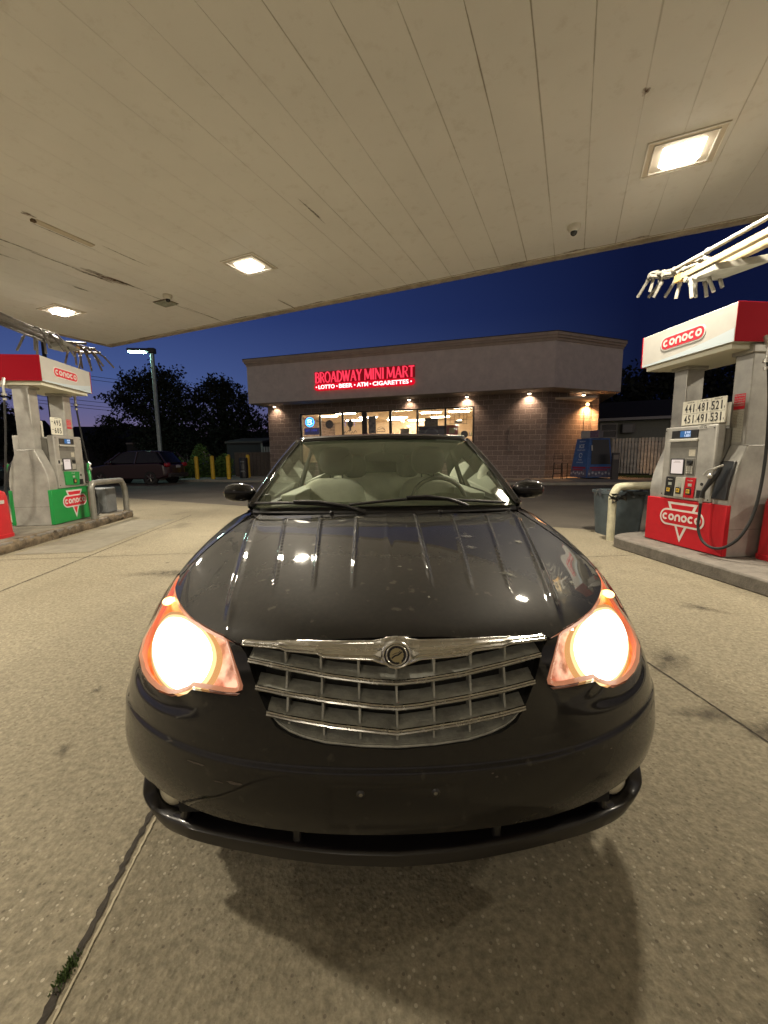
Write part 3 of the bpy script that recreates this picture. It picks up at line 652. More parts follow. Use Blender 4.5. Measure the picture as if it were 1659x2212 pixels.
arch = [(yz_u(3.71+.37*math.cos(R(a))), float(np.interp(.33+.37*math.sin(R(a)), [r[1] for r in rows_], range(8)))) for a in range(0, 181, 12)]
for s in (1, -1):
    panel('door', S2, [(.02, .3), (yz_u(2.68), .3), (yz_u(2.72), 3), (yz_u(2.74), 6.98), (.02, 6.98)], PAINT, car, .15, .3, NU2, NV2, sides=(s,), nsgn=1)
    panel('rear_quarter', S2, [(yz_u(2.70), .1), (yz_u(3.32), .1)]+arch[::-1]+[(yz_u(4.12), .1), (8, .1), (8, 7), (yz_u(2.76), 7), (yz_u(2.74), 3)], PAINT, car, .15, .3, NU2, NV2, sides=(s,), nsgn=1)
def deck(u, t):
    x = u*2-1; y = 3.9+.95*t; wdt = lerp(y, [(3.9, .74), (4.5, .70), (4.85, .58)]); return Vector((wdt*x, y-.12*x*x*t, .99+.03*(1-x*x)-.02*t))
grid_obj('trunk_lid', deck, 20, 10, PAINT, car, .01)
mb = MB(); mb.box(-.76, .76, .5, 4.7, .2, .30); mb.box(-.70, .70, 1.33, 3.9, .30, .42); mb.box(-.74, .74, 1.30, 1.33, .3, .97); mb.box(-.70, .70, 3.4, 3.45, .3, 1.0); mb.box(-.60, .60, .16, .9, .3, .52)
mk('underbody', mb, DARKIN, car)
for s in (1, -1):
    def dw(u, t): a = Vector((s*.735, 1.42+1.35*u, .985)); b = Vector((s*(.60+.02*u), 1.98+.85*u, 1.375-.03*u)); return a.lerp(b, t)
    grid_obj('side_window', dw, 10, 8, SGLASS, car)
    def qw(u, t): a = Vector((s*.735, 2.80+.75*u, .985)); b = Vector((s*(.62+.02*u), 2.85+.35*u, 1.34-.10*u)); return a.lerp(b, t)
    grid_obj('quarter_window', qw, 6, 6, SGLASS, car)
    mb = MB(); mb.tube([(s*.73, 2.78, .985), (s*.62, 2.84, 1.345)], .018, 8); mk('window_pillar', mb, TRIM, car)
    mb = MB(); mb.tube([(s*.735, 1.42, .99), (s*.665, 1.72, 1.16)], .013, 8); mb.box(min(s*.70, s*.745), max(s*.70, s*.745), 1.34, 3.5, .94, .988); mk('door_seal', mb, TRIM, car)
    mb = MB(); mb.add([(s*.60, 1.95, 1.015), (s*.71, 1.95, 1.015), (s*.68, 2.75, 1.03), (s*.56, 2.75, 1.03), (s*.60, 1.95, .70), (s*.71, 1.95, .70), (s*.70, 2.75, .70), (s*.60, 2.75, .70)], [(0, 1, 2, 3), (4, 7, 6, 5), (0, 4, 5, 1), (1, 5, 6, 2), (2, 6, 7, 3), (3, 7, 4, 0)]); mk('door_trim', mb, PALE, car, bevel=.01)
    mb = MB(); mb.add([(s*.56, 2.9, 1.10), (s*.70, 2.9, 1.05), (s*.70, 3.4, 1.06), (s*.50, 3.4, 1.14), (s*.58, 2.9, .8), (s*.70, 2.9, .8), (s*.70, 3.4, .8), (s*.52, 3.4, .8)], [(0, 1, 2, 3), (4, 7, 6, 5), (0, 4, 5, 1), (1, 5, 6, 2), (2, 6, 7, 3), (3, 7, 4, 0)]); mk('quarter_trim', mb, PALE, car, bevel=.01)
    # front seat with its headrest, rear headrest
    mb = MB(); mb.ellipsoid((s*.40, 2.50, .80), .265, .10, .30, 24, 16, .55); mb.ellipsoid((s*.40, 2.20, .52), .26, .28, .10, 24, 12, .55); st_ = mk('front_seat', mb, SEATM, car)
    mb = MB(); mb.ellipsoid((s*.375, 2.50, 1.235), .135, .07, .115, 24, 16, .7); mb.tube([(s*.375-.05, 2.5, 1.05), (s*.375-.05, 2.5, 1.18)], .007, 8); mb.tube([(s*.375+.05, 2.5, 1.05), (s*.375+.05, 2.5, 1.18)], .007, 8); mk('headrest', mb, SEATD, st_)
    mb = MB(); mb.ellipsoid((s*.26, 3.22, 1.165), .115, .06, .12, 20, 12, .7); mk('rear_headrest', mb, SEATD, car)
mb = MB(); mb.ellipsoid((0, 3.28, .85), .60, .12, .26, 24, 14, .5); mk('rear_seat', mb, SEATM, car)
def dash(u, t):
    x = u*2-1; c_ = [(1.16+.13*x*x, 1.000), (1.35, 1.005), (1.6, 1.0), (1.72, .955), (1.74, .8), (1.70, .55)]; k = t*5; i = min(int(k), 4); f = k-i; y = c_[i][0]+(c_[i+1][0]-c_[i][0])*f; z = c_[i][1]+(c_[i+1][1]-c_[i][1])*f
    hump = .05*math.exp(-((x-.53)/.22)**2)*(1 if .1 < t < .7 else 0)*math.sin(math.pi*min(1, max(0, (t-.1)/.6)))
    return Vector((.68*x, y, z+hump))
grid_obj('dashboard', dash, 40, 20, DASHM, car)
SWC = Vector((.375, 1.86, .955)); sa = Vector((0, .45, .9)).normalized()
mb = MB(); mb.tube([SWC+Vector((1, 0, 0))*.185*math.cos(a)+sa*.185*math.sin(a) for a in [2*math.pi*i/36 for i in range(36)]], .015, 8, closed=True); mb.ellipsoid(tuple(SWC+Vector((0, -.02, 0))), .06, .03, .05)
for a in (0, math.pi, -math.pi/2): mb.tube([SWC, SWC+Vector((1, 0, 0))*.18*math.cos(a)+sa*.18*math.sin(a)], .012, 8)
mk('steering_wheel', mb, mat('wheel_leather', (.13, .13, .11), .6), car)
mb = MB(); mb.ellipsoid((.005, 1.76, 1.262), .128, .02, .034, 24, 10, .6); mb.tube([(.005, 1.76, 1.29), (.005, 1.80, 1.345)], .012, 8); rvm = mk('rear_view_mirror', mb, TRIM, car)
mb = MB(); mb.box(-.095, .105, 1.779, 1.782, 1.236, 1.288); mk('mirror_face', mb, MIRR, rvm)
# registration stickers low on the glass and drips of splatter
for s in (1, -1):
    # side mirrors
    mb = MB(); n = 24; vs = []
    prof = [(0.0, .25), (.12, .75), (.35, 1.0), (.7, .98), (.92, .72), (1.0, .35), (1.03, .05)]
    for t, r_q in prof:
        for k in range(n):
            a = 2*math.pi*k/n; x = .722+.155*t; yy = 1.41-.03*t+.052*r_q*math.cos(a); zz = 1.080+.004*t+.050*r_q*math.copysign(abs(math.sin(a))**.8, math.sin(a))
            vs.append((s*x, yy, zz))
    mb.add(vs, [(j*n+k, j*n+(k+1) % n, (j+1)*n+(k+1) % n, (j+1)*n+k) for j in range(len(prof)-1) for k in range(n)]+[tuple(range((len(prof)-1)*n, len(prof)*n))])
    mm = mk('side_mirror', mb, PAINT, car)
    mb = MB(); mb.tube([(s*.69, 1.45, 1.015), (s*.72, 1.43, 1.03), (s*.76, 1.415, 1.045)], [.03, .026, .024], 10); mb.box(min(s*.655, s*.70), max(s*.655, s*.70), 1.38, 1.50, .985, 1.06); mk('mirror_arm', mb, TRIM, mm, bevel=.008)
    mb = MB(); mb.cyl((s*.82, 1.462, 1.082), .052, .004, 20, 'y'); mk('mirror_glass', mb, MIRR, mm)
    # wheels
for (x, y) in ((.79, .95), (-.79, .95), (.79, 3.71), (-.79, 3.71)):
    s = 1 if x > 0 else -1
    mb = MB(); mb.lathe([(.215, -.1), (.30, -.105), (.322, -.09), (.33, -.05), (.33, .05), (.322, .09), (.30, .105), (.215, .1)], (x, y, .33), 40, 'x'); wh = mk('wheel', mb, RUBBER, car)
    mb = MB(); mb.lathe([(.215, -.09), (.20, -.02), (.215, .09)], (x, y, .33), 32, 'x')
    for k in range(7):
        a = 2*math.pi*k/7; mb.tube([(x+s*.075, y+.04*math.cos(a), .33+.04*math.sin(a)), (x+s*.085, y+.205*math.cos(a), .33+.205*math.sin(a))], [.03, .018], 8)
    mb.cyl((x+s*.05, y, .33), .055, .04*s, 16, 'x'); mk('rim', mb, mat('alloy', (.35, .34, .32), .35, .8), wh)
# wipers
for pts in ([(-.665, 1.225, 1.040), (-.45, 1.145, 1.046), (-.20, 1.095, 1.032), (-.10, 1.085, 1.012)], [(-.18, 1.10, 1.040), (.10, 1.10, 1.063), (.30, 1.13, 1.056), (.62, 1.20, 1.030)]):
    mb = MB(); mb.tube([tuple(p) for p in catmull(pts, 6)], .0065, 8); wp = mk('wiper', mb, TRIM, car)
    a, b = Vector(pts[1]), Vector(pts[2]); mb = MB(); mb.tube([a+Vector((0, -.012, .010)), a.lerp(b, .5)+Vector((0, -.014, .016)), b+Vector((0, -.012, .006))], .008, 8); mb.tube([b+Vector((0, -.012, .006)), b+Vector((.06, -.02, -.014)), b+Vector((.10, -.02, -.03))], .009, 8); mk('wiper_arm', mb, TRIM, wp)

# ================================================================== places
HL_ = R(-6.43); LR = Vector((math.cos(HL_), -math.sin(HL_), 0)); LA = Vector((math.sin(HL_), math.cos(HL_), 0)); LROT = R(6.43)
HC = R(24.9); CR = Vector((math.cos(HC), -math.sin(HC), 0)); CA = Vector((math.sin(HC), math.cos(HC), 0)); CROT = -HC
def lane(x, y, z=0): return tuple(LR*x+LA*y+Vector((0, 0, z)))
def can(s, t, z=0): return tuple(CR*s+CA*t+Vector((0, 0, z)))
BO = (7.903, 19.987, 0); BROT = R(-16.8); BR_ = Vector((math.cos(BROT), math.sin(BROT), 0)); BF_ = Vector((-math.sin(BROT), math.cos(BROT), 0))
def bld(x, y, z=0): return tuple(Vector(BO)+BR_*x+BF_*y+Vector((0, 0, z)))

def nodes_mat(name):
    M = bpy.data.materials.new(name); M.use_nodes = True; T = M.node_tree; MATS[name] = M; return M, T, T.nodes['Principled BSDF']
class NB:
    def __init__(s, T): s.T = T
    def n(s, t, **k):
        q = s.T.nodes.new(t)
        for a, b in k.items(): setattr(q, a, b)
        return q
    def l(s, a, b): s.T.links.new(a, b)
    def noise(s, vec, sc_, d=8, r=.6):
        q = s.n('ShaderNodeTexNoise'); q.inputs['Scale'].default_value = sc_; q.inputs['Detail'].default_value = d; q.inputs['Roughness'].default_value = r; s.l(vec, q.inputs['Vector']); return q.outputs['Fac']
    def mr(s, src, a, b, c, d):
        q = s.n('ShaderNodeMapRange'); s.l(src, q.inputs[0])
        for i, v in zip((1, 2, 3, 4), (a, b, c, d)): q.inputs[i].default_value = v
        return q.outputs[0]
    def math(s, op, a, b=None):
        q = s.n('ShaderNodeMath', operation=op)
        for i, v in enumerate((a, b)):
            if v is None: continue
            if isinstance(v, (int, float)): q.inputs[i].default_value = v
            else: s.l(v, q.inputs[i])
        return q.outputs[0]
    def mix(s, f, a, b, mode='MIX'):
        q = s.n('ShaderNodeMixRGB', blend_type=mode)
        for i, v in enumerate((f, a, b)):
            if isinstance(v, tuple): q.inputs[i].default_value = (*v, 1)
            elif isinstance(v, (int, float)): q.inputs[i].default_value = v
            else: s.l(v, q.inputs[i])
        return q.outputs[0]
    def bump(s, h, st, dist, bs, nrm=None):
        q = s.n('ShaderNodeBump'); q.inputs['Strength'].default_value = st; q.inputs['Distance'].default_value = dist; s.l(h, q.inputs['Height'])
        if nrm is not None: s.l(nrm, q.inputs['Normal'])
        if bs is not None: s.l(q.outputs[0], bs.inputs['Normal'])
        return q.outputs[0]
def concrete():
    M, T, b = nodes_mat('apron_concrete'); k = NB(T); tc = k.n('ShaderNodeTexCoord').outputs['Object']
    big = k.noise(tc, .35, 6, .6); mid = k.noise(tc, 2.3, 8, .65); fine = k.noise(tc, 45, 6, .7); stain = k.noise(tc, 1.1, 5, .55)
    c = k.mix(k.mr(big, .35, .65, 0, 1), (.215, .185, .13), (.30, .265, .195))
    c = k.mix(k.mr(mid, .3, .7, 0, 1), c, (.255, .225, .165))
    c = k.mix(k.mr(stain, .60, .74, 0, .55), c, (.10, .085, .06))
    c = k.mix(1, c, k.mix(k.mr(fine, .32, .68, 0, 1), (.60, .60, .58), (1.22, 1.22, 1.18)), 'MULTIPLY')
    # exposed aggregate: pale and dark stones of a few millimetres
    v = k.n('ShaderNodeTexVoronoi'); v.inputs['Scale'].default_value = 80; k.l(tc, v.inputs['Vector'])
    sepc = k.n('ShaderNodeSeparateColor'); k.l(v.outputs['Color'], sepc.inputs[0])
    near = k.math('LESS_THAN', v.outputs['Distance'], .36)
    worn = k.mr(k.noise(tc, .9, 4, .5), .40, .56, 0, 1)
    pick = k.math('MULTIPLY', k.math('MULTIPLY', near, k.math('GREATER_THAN', sepc.outputs[0], .89)), worn)
    c = k.mix(k.math('MULTIPLY', pick, .6), c, (.50, .45, .35))
    pick2 = k.math('MULTIPLY', near, k.math('GREATER_THAN', sepc.outputs[1], .93)); c = k.mix(k.math('MULTIPLY', pick2, .6), c, (.09, .07, .05))
    # tyre tracks worn along the lane
    rot = k.n('ShaderNodeMapping'); rot.inputs['Rotation'].default_value = (0, 0, -LROT); k.l(tc, rot.inputs[0]); sx_ = k.n('ShaderNodeSeparateXYZ'); k.l(rot.outputs[0], sx_.inputs[0])
    for xc_, wd_ in ((-.05, .16), (1.45, .15), (-2.0, .2), (-3.0, .2)):
        dd = k.math('ABSOLUTE', k.math('SUBTRACT', sx_.outputs[0], xc_)); tr_ = k.math('MULTIPLY', k.mr(dd, wd_*.4, wd_, .20, 0), k.mr(k.noise(tc, .8, 5), .38, .6, 0, 1)); c = k.mix(tr_, c, (.13, .115, .085))
    # hairline cracks
    vc = k.n('ShaderNodeTexVoronoi', feature='DISTANCE_TO_EDGE'); vc.inputs['Scale'].default_value = .42; wv = k.n('ShaderNodeVectorMath', operation='ADD'); nz_ = k.n('ShaderNodeTexNoise'); nz_.inputs['Scale'].default_value = 2.6; nz_.inputs['Detail'].default_value = 6; k.l(tc, nz_.inputs['Vector']); k.l(tc, wv.inputs[0]); sc3 = k.n('ShaderNodeVectorMath', operation='SCALE'); sc3.inputs['Scale'].default_value = .5; k.l(nz_.outputs['Color'], sc3.inputs[0]); k.l(sc3.outputs[0], wv.inputs[1]); k.l(wv.outputs[0], vc.inputs['Vector'])
    ck = k.math('MULTIPLY', k.mr(vc.outputs['Distance'], .0005, .0022, .55, 0), k.mr(k.noise(tc, .33, 3), .50, .60, 0, 1)); c = k.mix(ck, c, (.08, .065, .045))
    # small dark spots (gum, oil drips)
    v2 = k.n('ShaderNodeTexVoronoi'); v2.inputs['Scale'].default_value = 1.6; k.l(tc, v2.inputs['Vector']); s2 = k.n('ShaderNodeSeparateColor'); k.l(v2.outputs['Color'], s2.inputs[0])
    wob = k.math('ADD', v2.outputs['Distance'], k.mr(k.noise(tc, 18, 3), 0, 1, -.03, .03))
    sp = k.math('MULTIPLY', k.math('LESS_THAN', wob, .035), k.math('GREATER_THAN', s2.outputs[0], .62)); c = k.mix(k.math('MULTIPLY', sp, .7), c, (.05, .04, .035))
    k.l(c, b.inputs['Base Color']); b.inputs['Roughness'].default_value = .85; b.inputs['Specular IOR Level'].default_value = .3
    n1 = k.bump(fine, .5, .006, None); k.bump(v.outputs['Distance'], .35, .006, b, n1)
    return M
def asphalt():
    M, T, b = nodes_mat('lot_asphalt'); k = NB(T); tc = k.n('ShaderNodeTexCoord').outputs['Object']
    c = k.mix(k.mr(k.noise(tc, .5, 6), .35, .65, 0, 1), (.075, .065, .052), (.12, .105, .085)); fine = k.noise(tc, 60, 6, .7)
    c = k.mix(1, c, k.mix(k.mr(fine, .3, .7, 0, 1), (.5, .5, .5), (1.5, 1.5, 1.5)), 'MULTIPLY')
    k.l(c, b.inputs['Base Color']); b.inputs['Roughness'].default_value = .9; k.bump(fine, .6, .008, b); return M
def ceiling_mat():
    M, T, b = nodes_mat('canopy_deck'); k = NB(T); tcn = k.n('ShaderNodeTexCoord').outputs['Object']; sx = k.n('ShaderNodeSeparateXYZ'); k.l(tcn, sx.inputs[0])
    # dirt settles along the seams of the 0.42 m deck sheets
    fr = k.math('FRACT', k.math('ADD', k.math('DIVIDE', sx.outputs[0], .42), 40.5)); d = k.math('ABSOLUTE', k.math('SUBTRACT', fr, .5))
    mp_ = k.n('ShaderNodeMapping'); mp_.inputs['Scale'].default_value = (1, .35, 1); k.l(tcn, mp_.inputs[0])
    along = k.noise(mp_.outputs[0], 3.2, 8, .75); wl = k.mr(along, .38, .62, .004, .030)
    line = k.math('SUBTRACT', 1, k.mr(k.math('DIVIDE', d, wl), .2, 1, 0, 1)); strength = k.math('MULTIPLY', k.mr(k.noise(mp_.outputs[0], .6, 4), .38, .62, .2, 1), k.mr(sx.outputs[0], -3.6, -2.2, .12, 1))
    base = k.mix(k.mr(k.noise(tcn, .5, 6), .35, .65, 0, 1), (.82, .82, .82), (.89, .89, .89)); base = k.mix(k.mr(k.noise(tcn, 6, 8, .7), .55, .8, 0, .25), base, (.35, .29, .21))
    c = k.mix(k.math('MULTIPLY', line, k.math('MULTIPLY', strength, .8)), base, (.17, .13, .08))
    k.l(c, b.inputs['Base Color']); b.inputs['Roughness'].default_value = .55; k.bump(k.noise(tcn, 2.0, 3), .15, .02, b); return M
def brick_mat():
    M, T, b = nodes_mat('split_block'); k = NB(T); tcn = k.n('ShaderNodeTexCoord').outputs['UV']
    br = k.n('ShaderNodeTexBrick'); br.inputs['Scale'].default_value = 1; br.inputs['Brick Width'].default_value = .5; br.inputs['Row Height'].default_value = .25; br.inputs['Mortar Size'].default_value = .014; br.inputs['Mortar Smooth'].default_value = .3; br.inputs['Bias'].default_value = 0
    br.inputs['Color1'].default_value = (.25, .195, .17, 1); br.inputs['Color2'].default_value = (.19, .145, .125, 1); br.inputs['Mortar'].default_value = (.42, .355, .305, 1)
    k.l(tcn, br.inputs['Vector']); f = k.noise(tcn, 16, 8, .75)
    c = k.mix(1, br.outputs['Color'], k.mix(k.mr(f, .3, .7, 0, 1), (.55, .55, .55), (1.4, 1.4, 1.4)), 'MULTIPLY')
    k.l(c, b.inputs['Base Color']); b.inputs['Roughness'].default_value = .92; inv = k.math('SUBTRACT', 1, br.outputs['Fac']); h = k.math('ADD', k.math('MULTIPLY', inv, .5), f); k.bump(h, .9, .03, b); return M
CONC = concrete(); ASPH = asphalt(); DECK = ceiling_mat(); BLOCK = brick_mat()
def uv_box(o, ux, uy):
    """uv in metres along two directions"""
    me = o.data; uvl = me.uv_layers.new(name='UVMap')
    ux, uy = Vector(ux), Vector(uy)
    for L in me.loops:
        p = me.vertices[L.vertex_index].co; uvl.data[L.index].uv = (p.dot(ux), p.dot(uy))
KERB = mat('kerb_concrete', (.20, .175, .13), .9, noise=.35, nscale=6, bump=.6, bscale=25)
KERB2 = mat('island_concrete', (.155, .14, .12), .85, noise=.3, nscale=9, bump=.5, bscale=60)
WALKM = mat('walk_concrete', (.26, .24, .20), .9, noise=.25, nscale=3, bump=.3, bscale=40)

# ------------------------------------------------------------------ ground
mb = MB(); mb.add([(-400, -60, 0), (400, -60, 0), (400, 700, 0), (-400, 700, 0)], [(0, 1, 2, 3)]); mk('road', mb, ASPH, kind='structure', smooth=False)
e0 = Vector((-7.23, 12.64, 0)); ed = (Vector((3.8, 6.6, 0))-e0).normalized(); A_ = e0-ed*13; B_ = e0+ed*28
mb = MB(); mb.add([(A_.x, A_.y, .005), (-22, -14, .005), (20, -14, .005), (B_.x, B_.y, .005)], [(0, 1, 2, 3)]); mk('ground', mb, CONC, kind='structure', smooth=False)
# joints between the slabs, sunk look: dark sealant strips lying in the surface
JOINT = mat('joint_sealant', (.035, .028, .02), .9, noise=.4, nscale=12, bump=.8, bscale=50)
def wavy(p0, p1, wd, z, seed, n=60):
    rr = random.Random(seed); p0, p1 = Vector(p0), Vector(p1); t = (p1-p0).normalized(); nn_ = Vector((-t.y, t.x, 0)); mb = MB(); L = []; Q = []
    for i in range(n+1):
        p = p0.lerp(p1, i/n); a = wd*(.25+.75*rr.random()); b = wd*(.25+.75*rr.random()); L.append(tuple(p+nn_*a+Vector((0, 0, z)))); Q.append(tuple(p-nn_*b+Vector((0, 0, z))))
    mb.add(L+Q, [(i, n+1+i, n+2+i, i+1) for i in range(n)]); return mb
for i, (a, b, wd) in enumerate([((-.70, -1.5), (-.70, 8.6), .013), ((1.85, -1.5), (1.85, 7.5), .007), ((-3.30, -1), (-3.30, 9.5), .012), ((-4.45, 5.6), (-.70, 5.6), .008), ((-.70, 4.6), (3.7, 4.6), .007)]):
    mk('ground_joint', wavy(lane(*a), lane(*b), wd, .0075, i, 640), JOINT, kind='structure', smooth=False)
mk('ground_joint', wavy(lane(-.675, -1.5), lane(-.675, 8.6), .005, .0079, 77, 700), mat('joint_edge', (.42, .37, .26), .9), kind='structure', smooth=False)
# newer, greyer slab patch by the left island
mb = MB(); mb.add([(*lane(-4.4, 5.9)[:2], .009), (*lane(-3.42, 5.9)[:2], .009), (*lane(-3.42, 8.9)[:2], .009), (*lane(-4.4, 8.9)[:2], .009)], [(0, 1, 2, 3)]); mk('ground_patch', mb, mat('patch_concrete', (.20, .182, .14), .9, noise=.15, nscale=6, bump=.4, bscale=60), kind='structure', smooth=False)
OIL = mat('oil_stain', (.075, .06, .04), .7, noise=.3, nscale=9)
def blob(cx, cy, rx, ry, ang, seed, z=.0085):
    rr = random.Random(seed); mb = MB(); n = 28; ph = [rr.random()*6 for _ in range(3)]
    pts = []
    for i in range(n):
        a = 2*math.pi*i/n; q = 1+.22*math.sin(3*a+ph[0])+.14*math.sin(5*a+ph[1])+.1*rr.random(); x, y = rx*q*math.cos(a), ry*q*math.sin(a); pts.append((cx+x*math.cos(ang)-y*math.sin(ang), cy+x*math.sin(ang)+y*math.cos(ang), z))
    mb.add([(cx, cy, z)]+pts, [(0, 1+i, 1+(i+1) % n) for i in range(n)]); return mb
def stain_mat(name, col, k_):
    M, T, b = nodes_mat(name); k = NB(T); tcn = k.n('ShaderNodeTexCoord').outputs['Object']; tr = k.n('ShaderNodeBsdfTransparent'); mx_ = k.n('ShaderNodeMixShader')
    b.inputs['Base Color'].default_value = (*col, 1); b.inputs['Roughness'].default_value = .85
    vg = k.n('ShaderNodeAttribute'); vg.attribute_name = 'soft'
    f = k.math('MULTIPLY', k.mr(k.noise(tcn, 14, 8, .7), .35, .7, .1, 1), k.math('MULTIPLY', vg.outputs['Fac'], k_)); k.l(f, mx_.inputs[0]); k.l(tr.outputs[0], mx_.inputs[1]); k.l(b.outputs[0], mx_.inputs[2]); k.l(mx_.outputs[0], T.nodes['Material Output'].inputs[0]); return M
OILS = stain_mat('oil_stain_soft', (.05, .04, .028), .9)  # soft-edged oil stains, strongest in the middle
DRIED = stain_mat('dried_residue', (.36, .36, .31), 1.25)
for o in list(COL.objects):
    if o.name.startswith('splatter'):
        o.data.materials[0] = DRIED; at = o.data.attributes.new('soft', 'FLOAT', 'POINT'); at.data.foreach_set('value', [1.0]+[0.35]*(len(o.data.vertices)-1))
for i, (x, y, rx, ry) in enumerate([(1.57, 1.83, .10, .05), (1.74, 1.70, .09, .06), (1.75, 2.35, .14, .07), (1.05, .92, .07, .05), (-1.6, 2.1, .03, .02), (-1.42, 1.63, .04, .02), (2.6, 3.2, .12, .05), (3.0, 2.5, .05, .03), (-2.4, 4.4, .3, .12), (-1.6, 5.2, .25, .1), (2.3, 4.4, .2, .07)]):
    o = mk('ground_stain', blob(x, y, rx*1.5, ry*1.5, .4*i, i), OILS, kind='structure', smooth=False)
    at = o.data.attributes.new('soft', 'FLOAT', 'POINT'); at.data.foreach_set('value', [1.0]+[0.0]*(len(o.data.vertices)-1))
# grass tuft in the joint
def blades(name, cx, cy, z, n, spread, h, M, seed, **kw):
    rr = random.Random(seed); mb = MB()
    for i in range(n):
        x = cx+rr.gauss(0, spread[0]); y = cy+rr.gauss(0, spread[1]); a = rr.random()*6.28; hh = h*(.5+rr.random()); lx, ly = math.cos(a)*hh*.6, math.sin(a)*hh*.6; wv = .0022
        mb.add([(x-wv*math.sin(a), y+wv*math.cos(a), z), (x+wv*math.sin(a), y-wv*math.cos(a), z), (x+lx*.5+wv*.7*math.sin(a), y+ly*.5-wv*.7*math.cos(a), z+hh*.7), (x+lx, y+ly, z+hh)], [(0, 1, 2), (0, 2, 3)])
    return mk(name, mb, M, smooth=False, **kw)
GRASSM = mat('joint_grass', (.05, .085, .018), .8, noise=.3, nscale=40)
blades('grass', -.803, .85, .005, 240, (.007, .020), .009, GRASSM, 3, kind='stuff')
o = blades('grass', 0, 0, .12, 1800, (1, 1), .10, GRASSM, 5, kind='stuff')
vs = np.zeros(len(o.data.vertices)*3); o.data.vertices.foreach_get('co', vs); vs = vs.reshape(-1, 3); vs[:, 0] *= 1.6; vs[:, 1] *= .35; o.data.vertices.foreach_set('co', vs.ravel()); o.location = bld(5.6, .9, 0); o.rotation_euler = (0, 0, BROT)

# ------------------------------------------------------------------ pump islands
def island(x0, x1, y0, y1, r, M, z=.15):
    w2 = (x1-x0)/2; cx = (x0+x1)/2; P = [(x0, y0), (x1, y0)]+[(cx+w2*math.cos(R(a)), y1-w2*r+w2*r*math.sin(R(a))) for a in range(0, 181, 10)]
    mb = MB(); mb.prism(P, ((0, 0, 0), (1, 0, 0), (0, 1, 0)), 0.0, z); return mb
o = mk('pump_island', island(3.73, 5.03, -2, 5.35, .55, KERB2), KERB2, kind='structure', bevel=.02, rotz=LROT)
o = mk('pump_island', island(-5.92, -4.55, 1.0, 9.75, .35, KERB2), KERB2, kind='structure', bevel=.02, rotz=LROT)
# rough broken nosing of the left kerb
mb = MB(); rr = random.Random(5); n = 120; vs = []
for i in range(n+1):
    y = 1.0+8.5*i/n
    for (dx, z) in ((0, .0), (.02, .05), (.012, .10), (-.01, .145), (-.09, .155)): vs.append((-4.55+dx+.05*(rr.random()-.5)*(rr.random()), y, z+.02*(rr.random()-.4)*(1 if 0 < z < .15 else .3)+(.002 if z else 0)))
mb.add(vs, [(i*5+j, (i+1)*5+j, (i+1)*5+j+1, i*5+j+1) for i in range(n) for j in range(4)]); mk('kerb', mb, mat('broken_kerb', (.13, .10, .065), .95, noise=.9, nscale=5, bump=1, bscale=20), kind='structure', rotz=LROT)
mb = MB(); mb.box(-5.9, -4.64, 1, 9.2, .1502, .153); mk('island_top', mb, mat('island_top_left', (.15, .135, .105), .9, noise=.3, nscale=5, bump=.4, bscale=50), kind='structure', rotz=LROT, smooth=False)

# ------------------------------------------------------------------ canopy
canopy = thing('canopy', 'wide flat fuel canopy with seamed off-white metal ceiling', 'canopy', (0, 0, 0), CROT)
S0, S1, T0, T1, CZ = -11.9, 10.5, -7.5, 7.58, 4.4
mb = MB()
# one folded sheet per 0.42 m, each with a small groove at its edge
k0, k1 = int(S0/.42)-1, int(S1/.42)+1
for k in range(k0, k1+1):
    a, b = max(S0, k*.42), min(S1, (k+1)*.42)
    if b <= a: continue
    g = .0025
    mb.add([(a, T0, CZ+.004), (a+g, T0, CZ), (b-g, T0, CZ), (b, T0, CZ+.004), (a, T1, CZ+.004), (a+g, T1, CZ), (b-g, T1, CZ), (b, T1, CZ+.004)], [(0, 4, 5, 1), (1, 5, 6, 2), (2, 6, 7, 3)])
mk('ceiling_deck', mb, DECK, canopy, smooth=False)
mb = MB(); mb.box(S0, S1, T0, T1, CZ+.25, CZ+.9); mk('roof', mb, mat('canopy_fascia', (.5, .47, .42), .6), canopy)
mb = MB(); mb.box(S0-.05, S1+.05, T1-.10, T1+.05, CZ-.014, CZ+.95); mb.box(S0-.05, S0+.09, T0, T1-.101, CZ-.014, CZ+.95); mb.box(S0-.02, S1+.02, T1-.145, T1-.125, CZ-.006, CZ+.02)
mk('fascia', mb, mat('fascia_trim', (.40, .35, .28), .7, noise=.4, nscale=5, bump=.2), canopy, bevel=.008)
RUST = stain_mat('rust_scale', (.13, .06, .028), 1.5)
for i, (s_, t_, rx, ry) in enumerate([(-7.56, 3.35, .50, .022), (-7.60, 4.15, .45, .016), (-7.50, 4.85, .38, .085), (-7.62, 4.70, .30, .035), (-7.45, 5.15, .30, .03), (-7.56, 6.1, .6, .014), (-7.50, 7.0, .55, .018), (-6.50, 3.25, .07, .04), (-6.46, 4.5, .35, .012), (-6.68, 3.75, .42, .012), (-8.4, 4.9, .12, .03), (-5.5, 7.3, .4, .02), (-3.19, 4.8, .25, .014), (-8.1, 3.2, .6, .03), (-7.75, 3.0, .5, .02), (.42, 4.6, .04, .03)]):
    o = mk('rust_patch', blob(0, 0, rx, ry, 0, 40+i, 0), RUST, canopy, smooth=False); o.location = (s_, t_, CZ-.0028-.0002*i); o.rotation_euler = (0, 0, R(90))
    at = o.data.attributes.new('soft', 'FLOAT', 'POINT'); at.data.foreach_set('value', [1.0]+[0.35]*(len(o.data.vertices)-1))
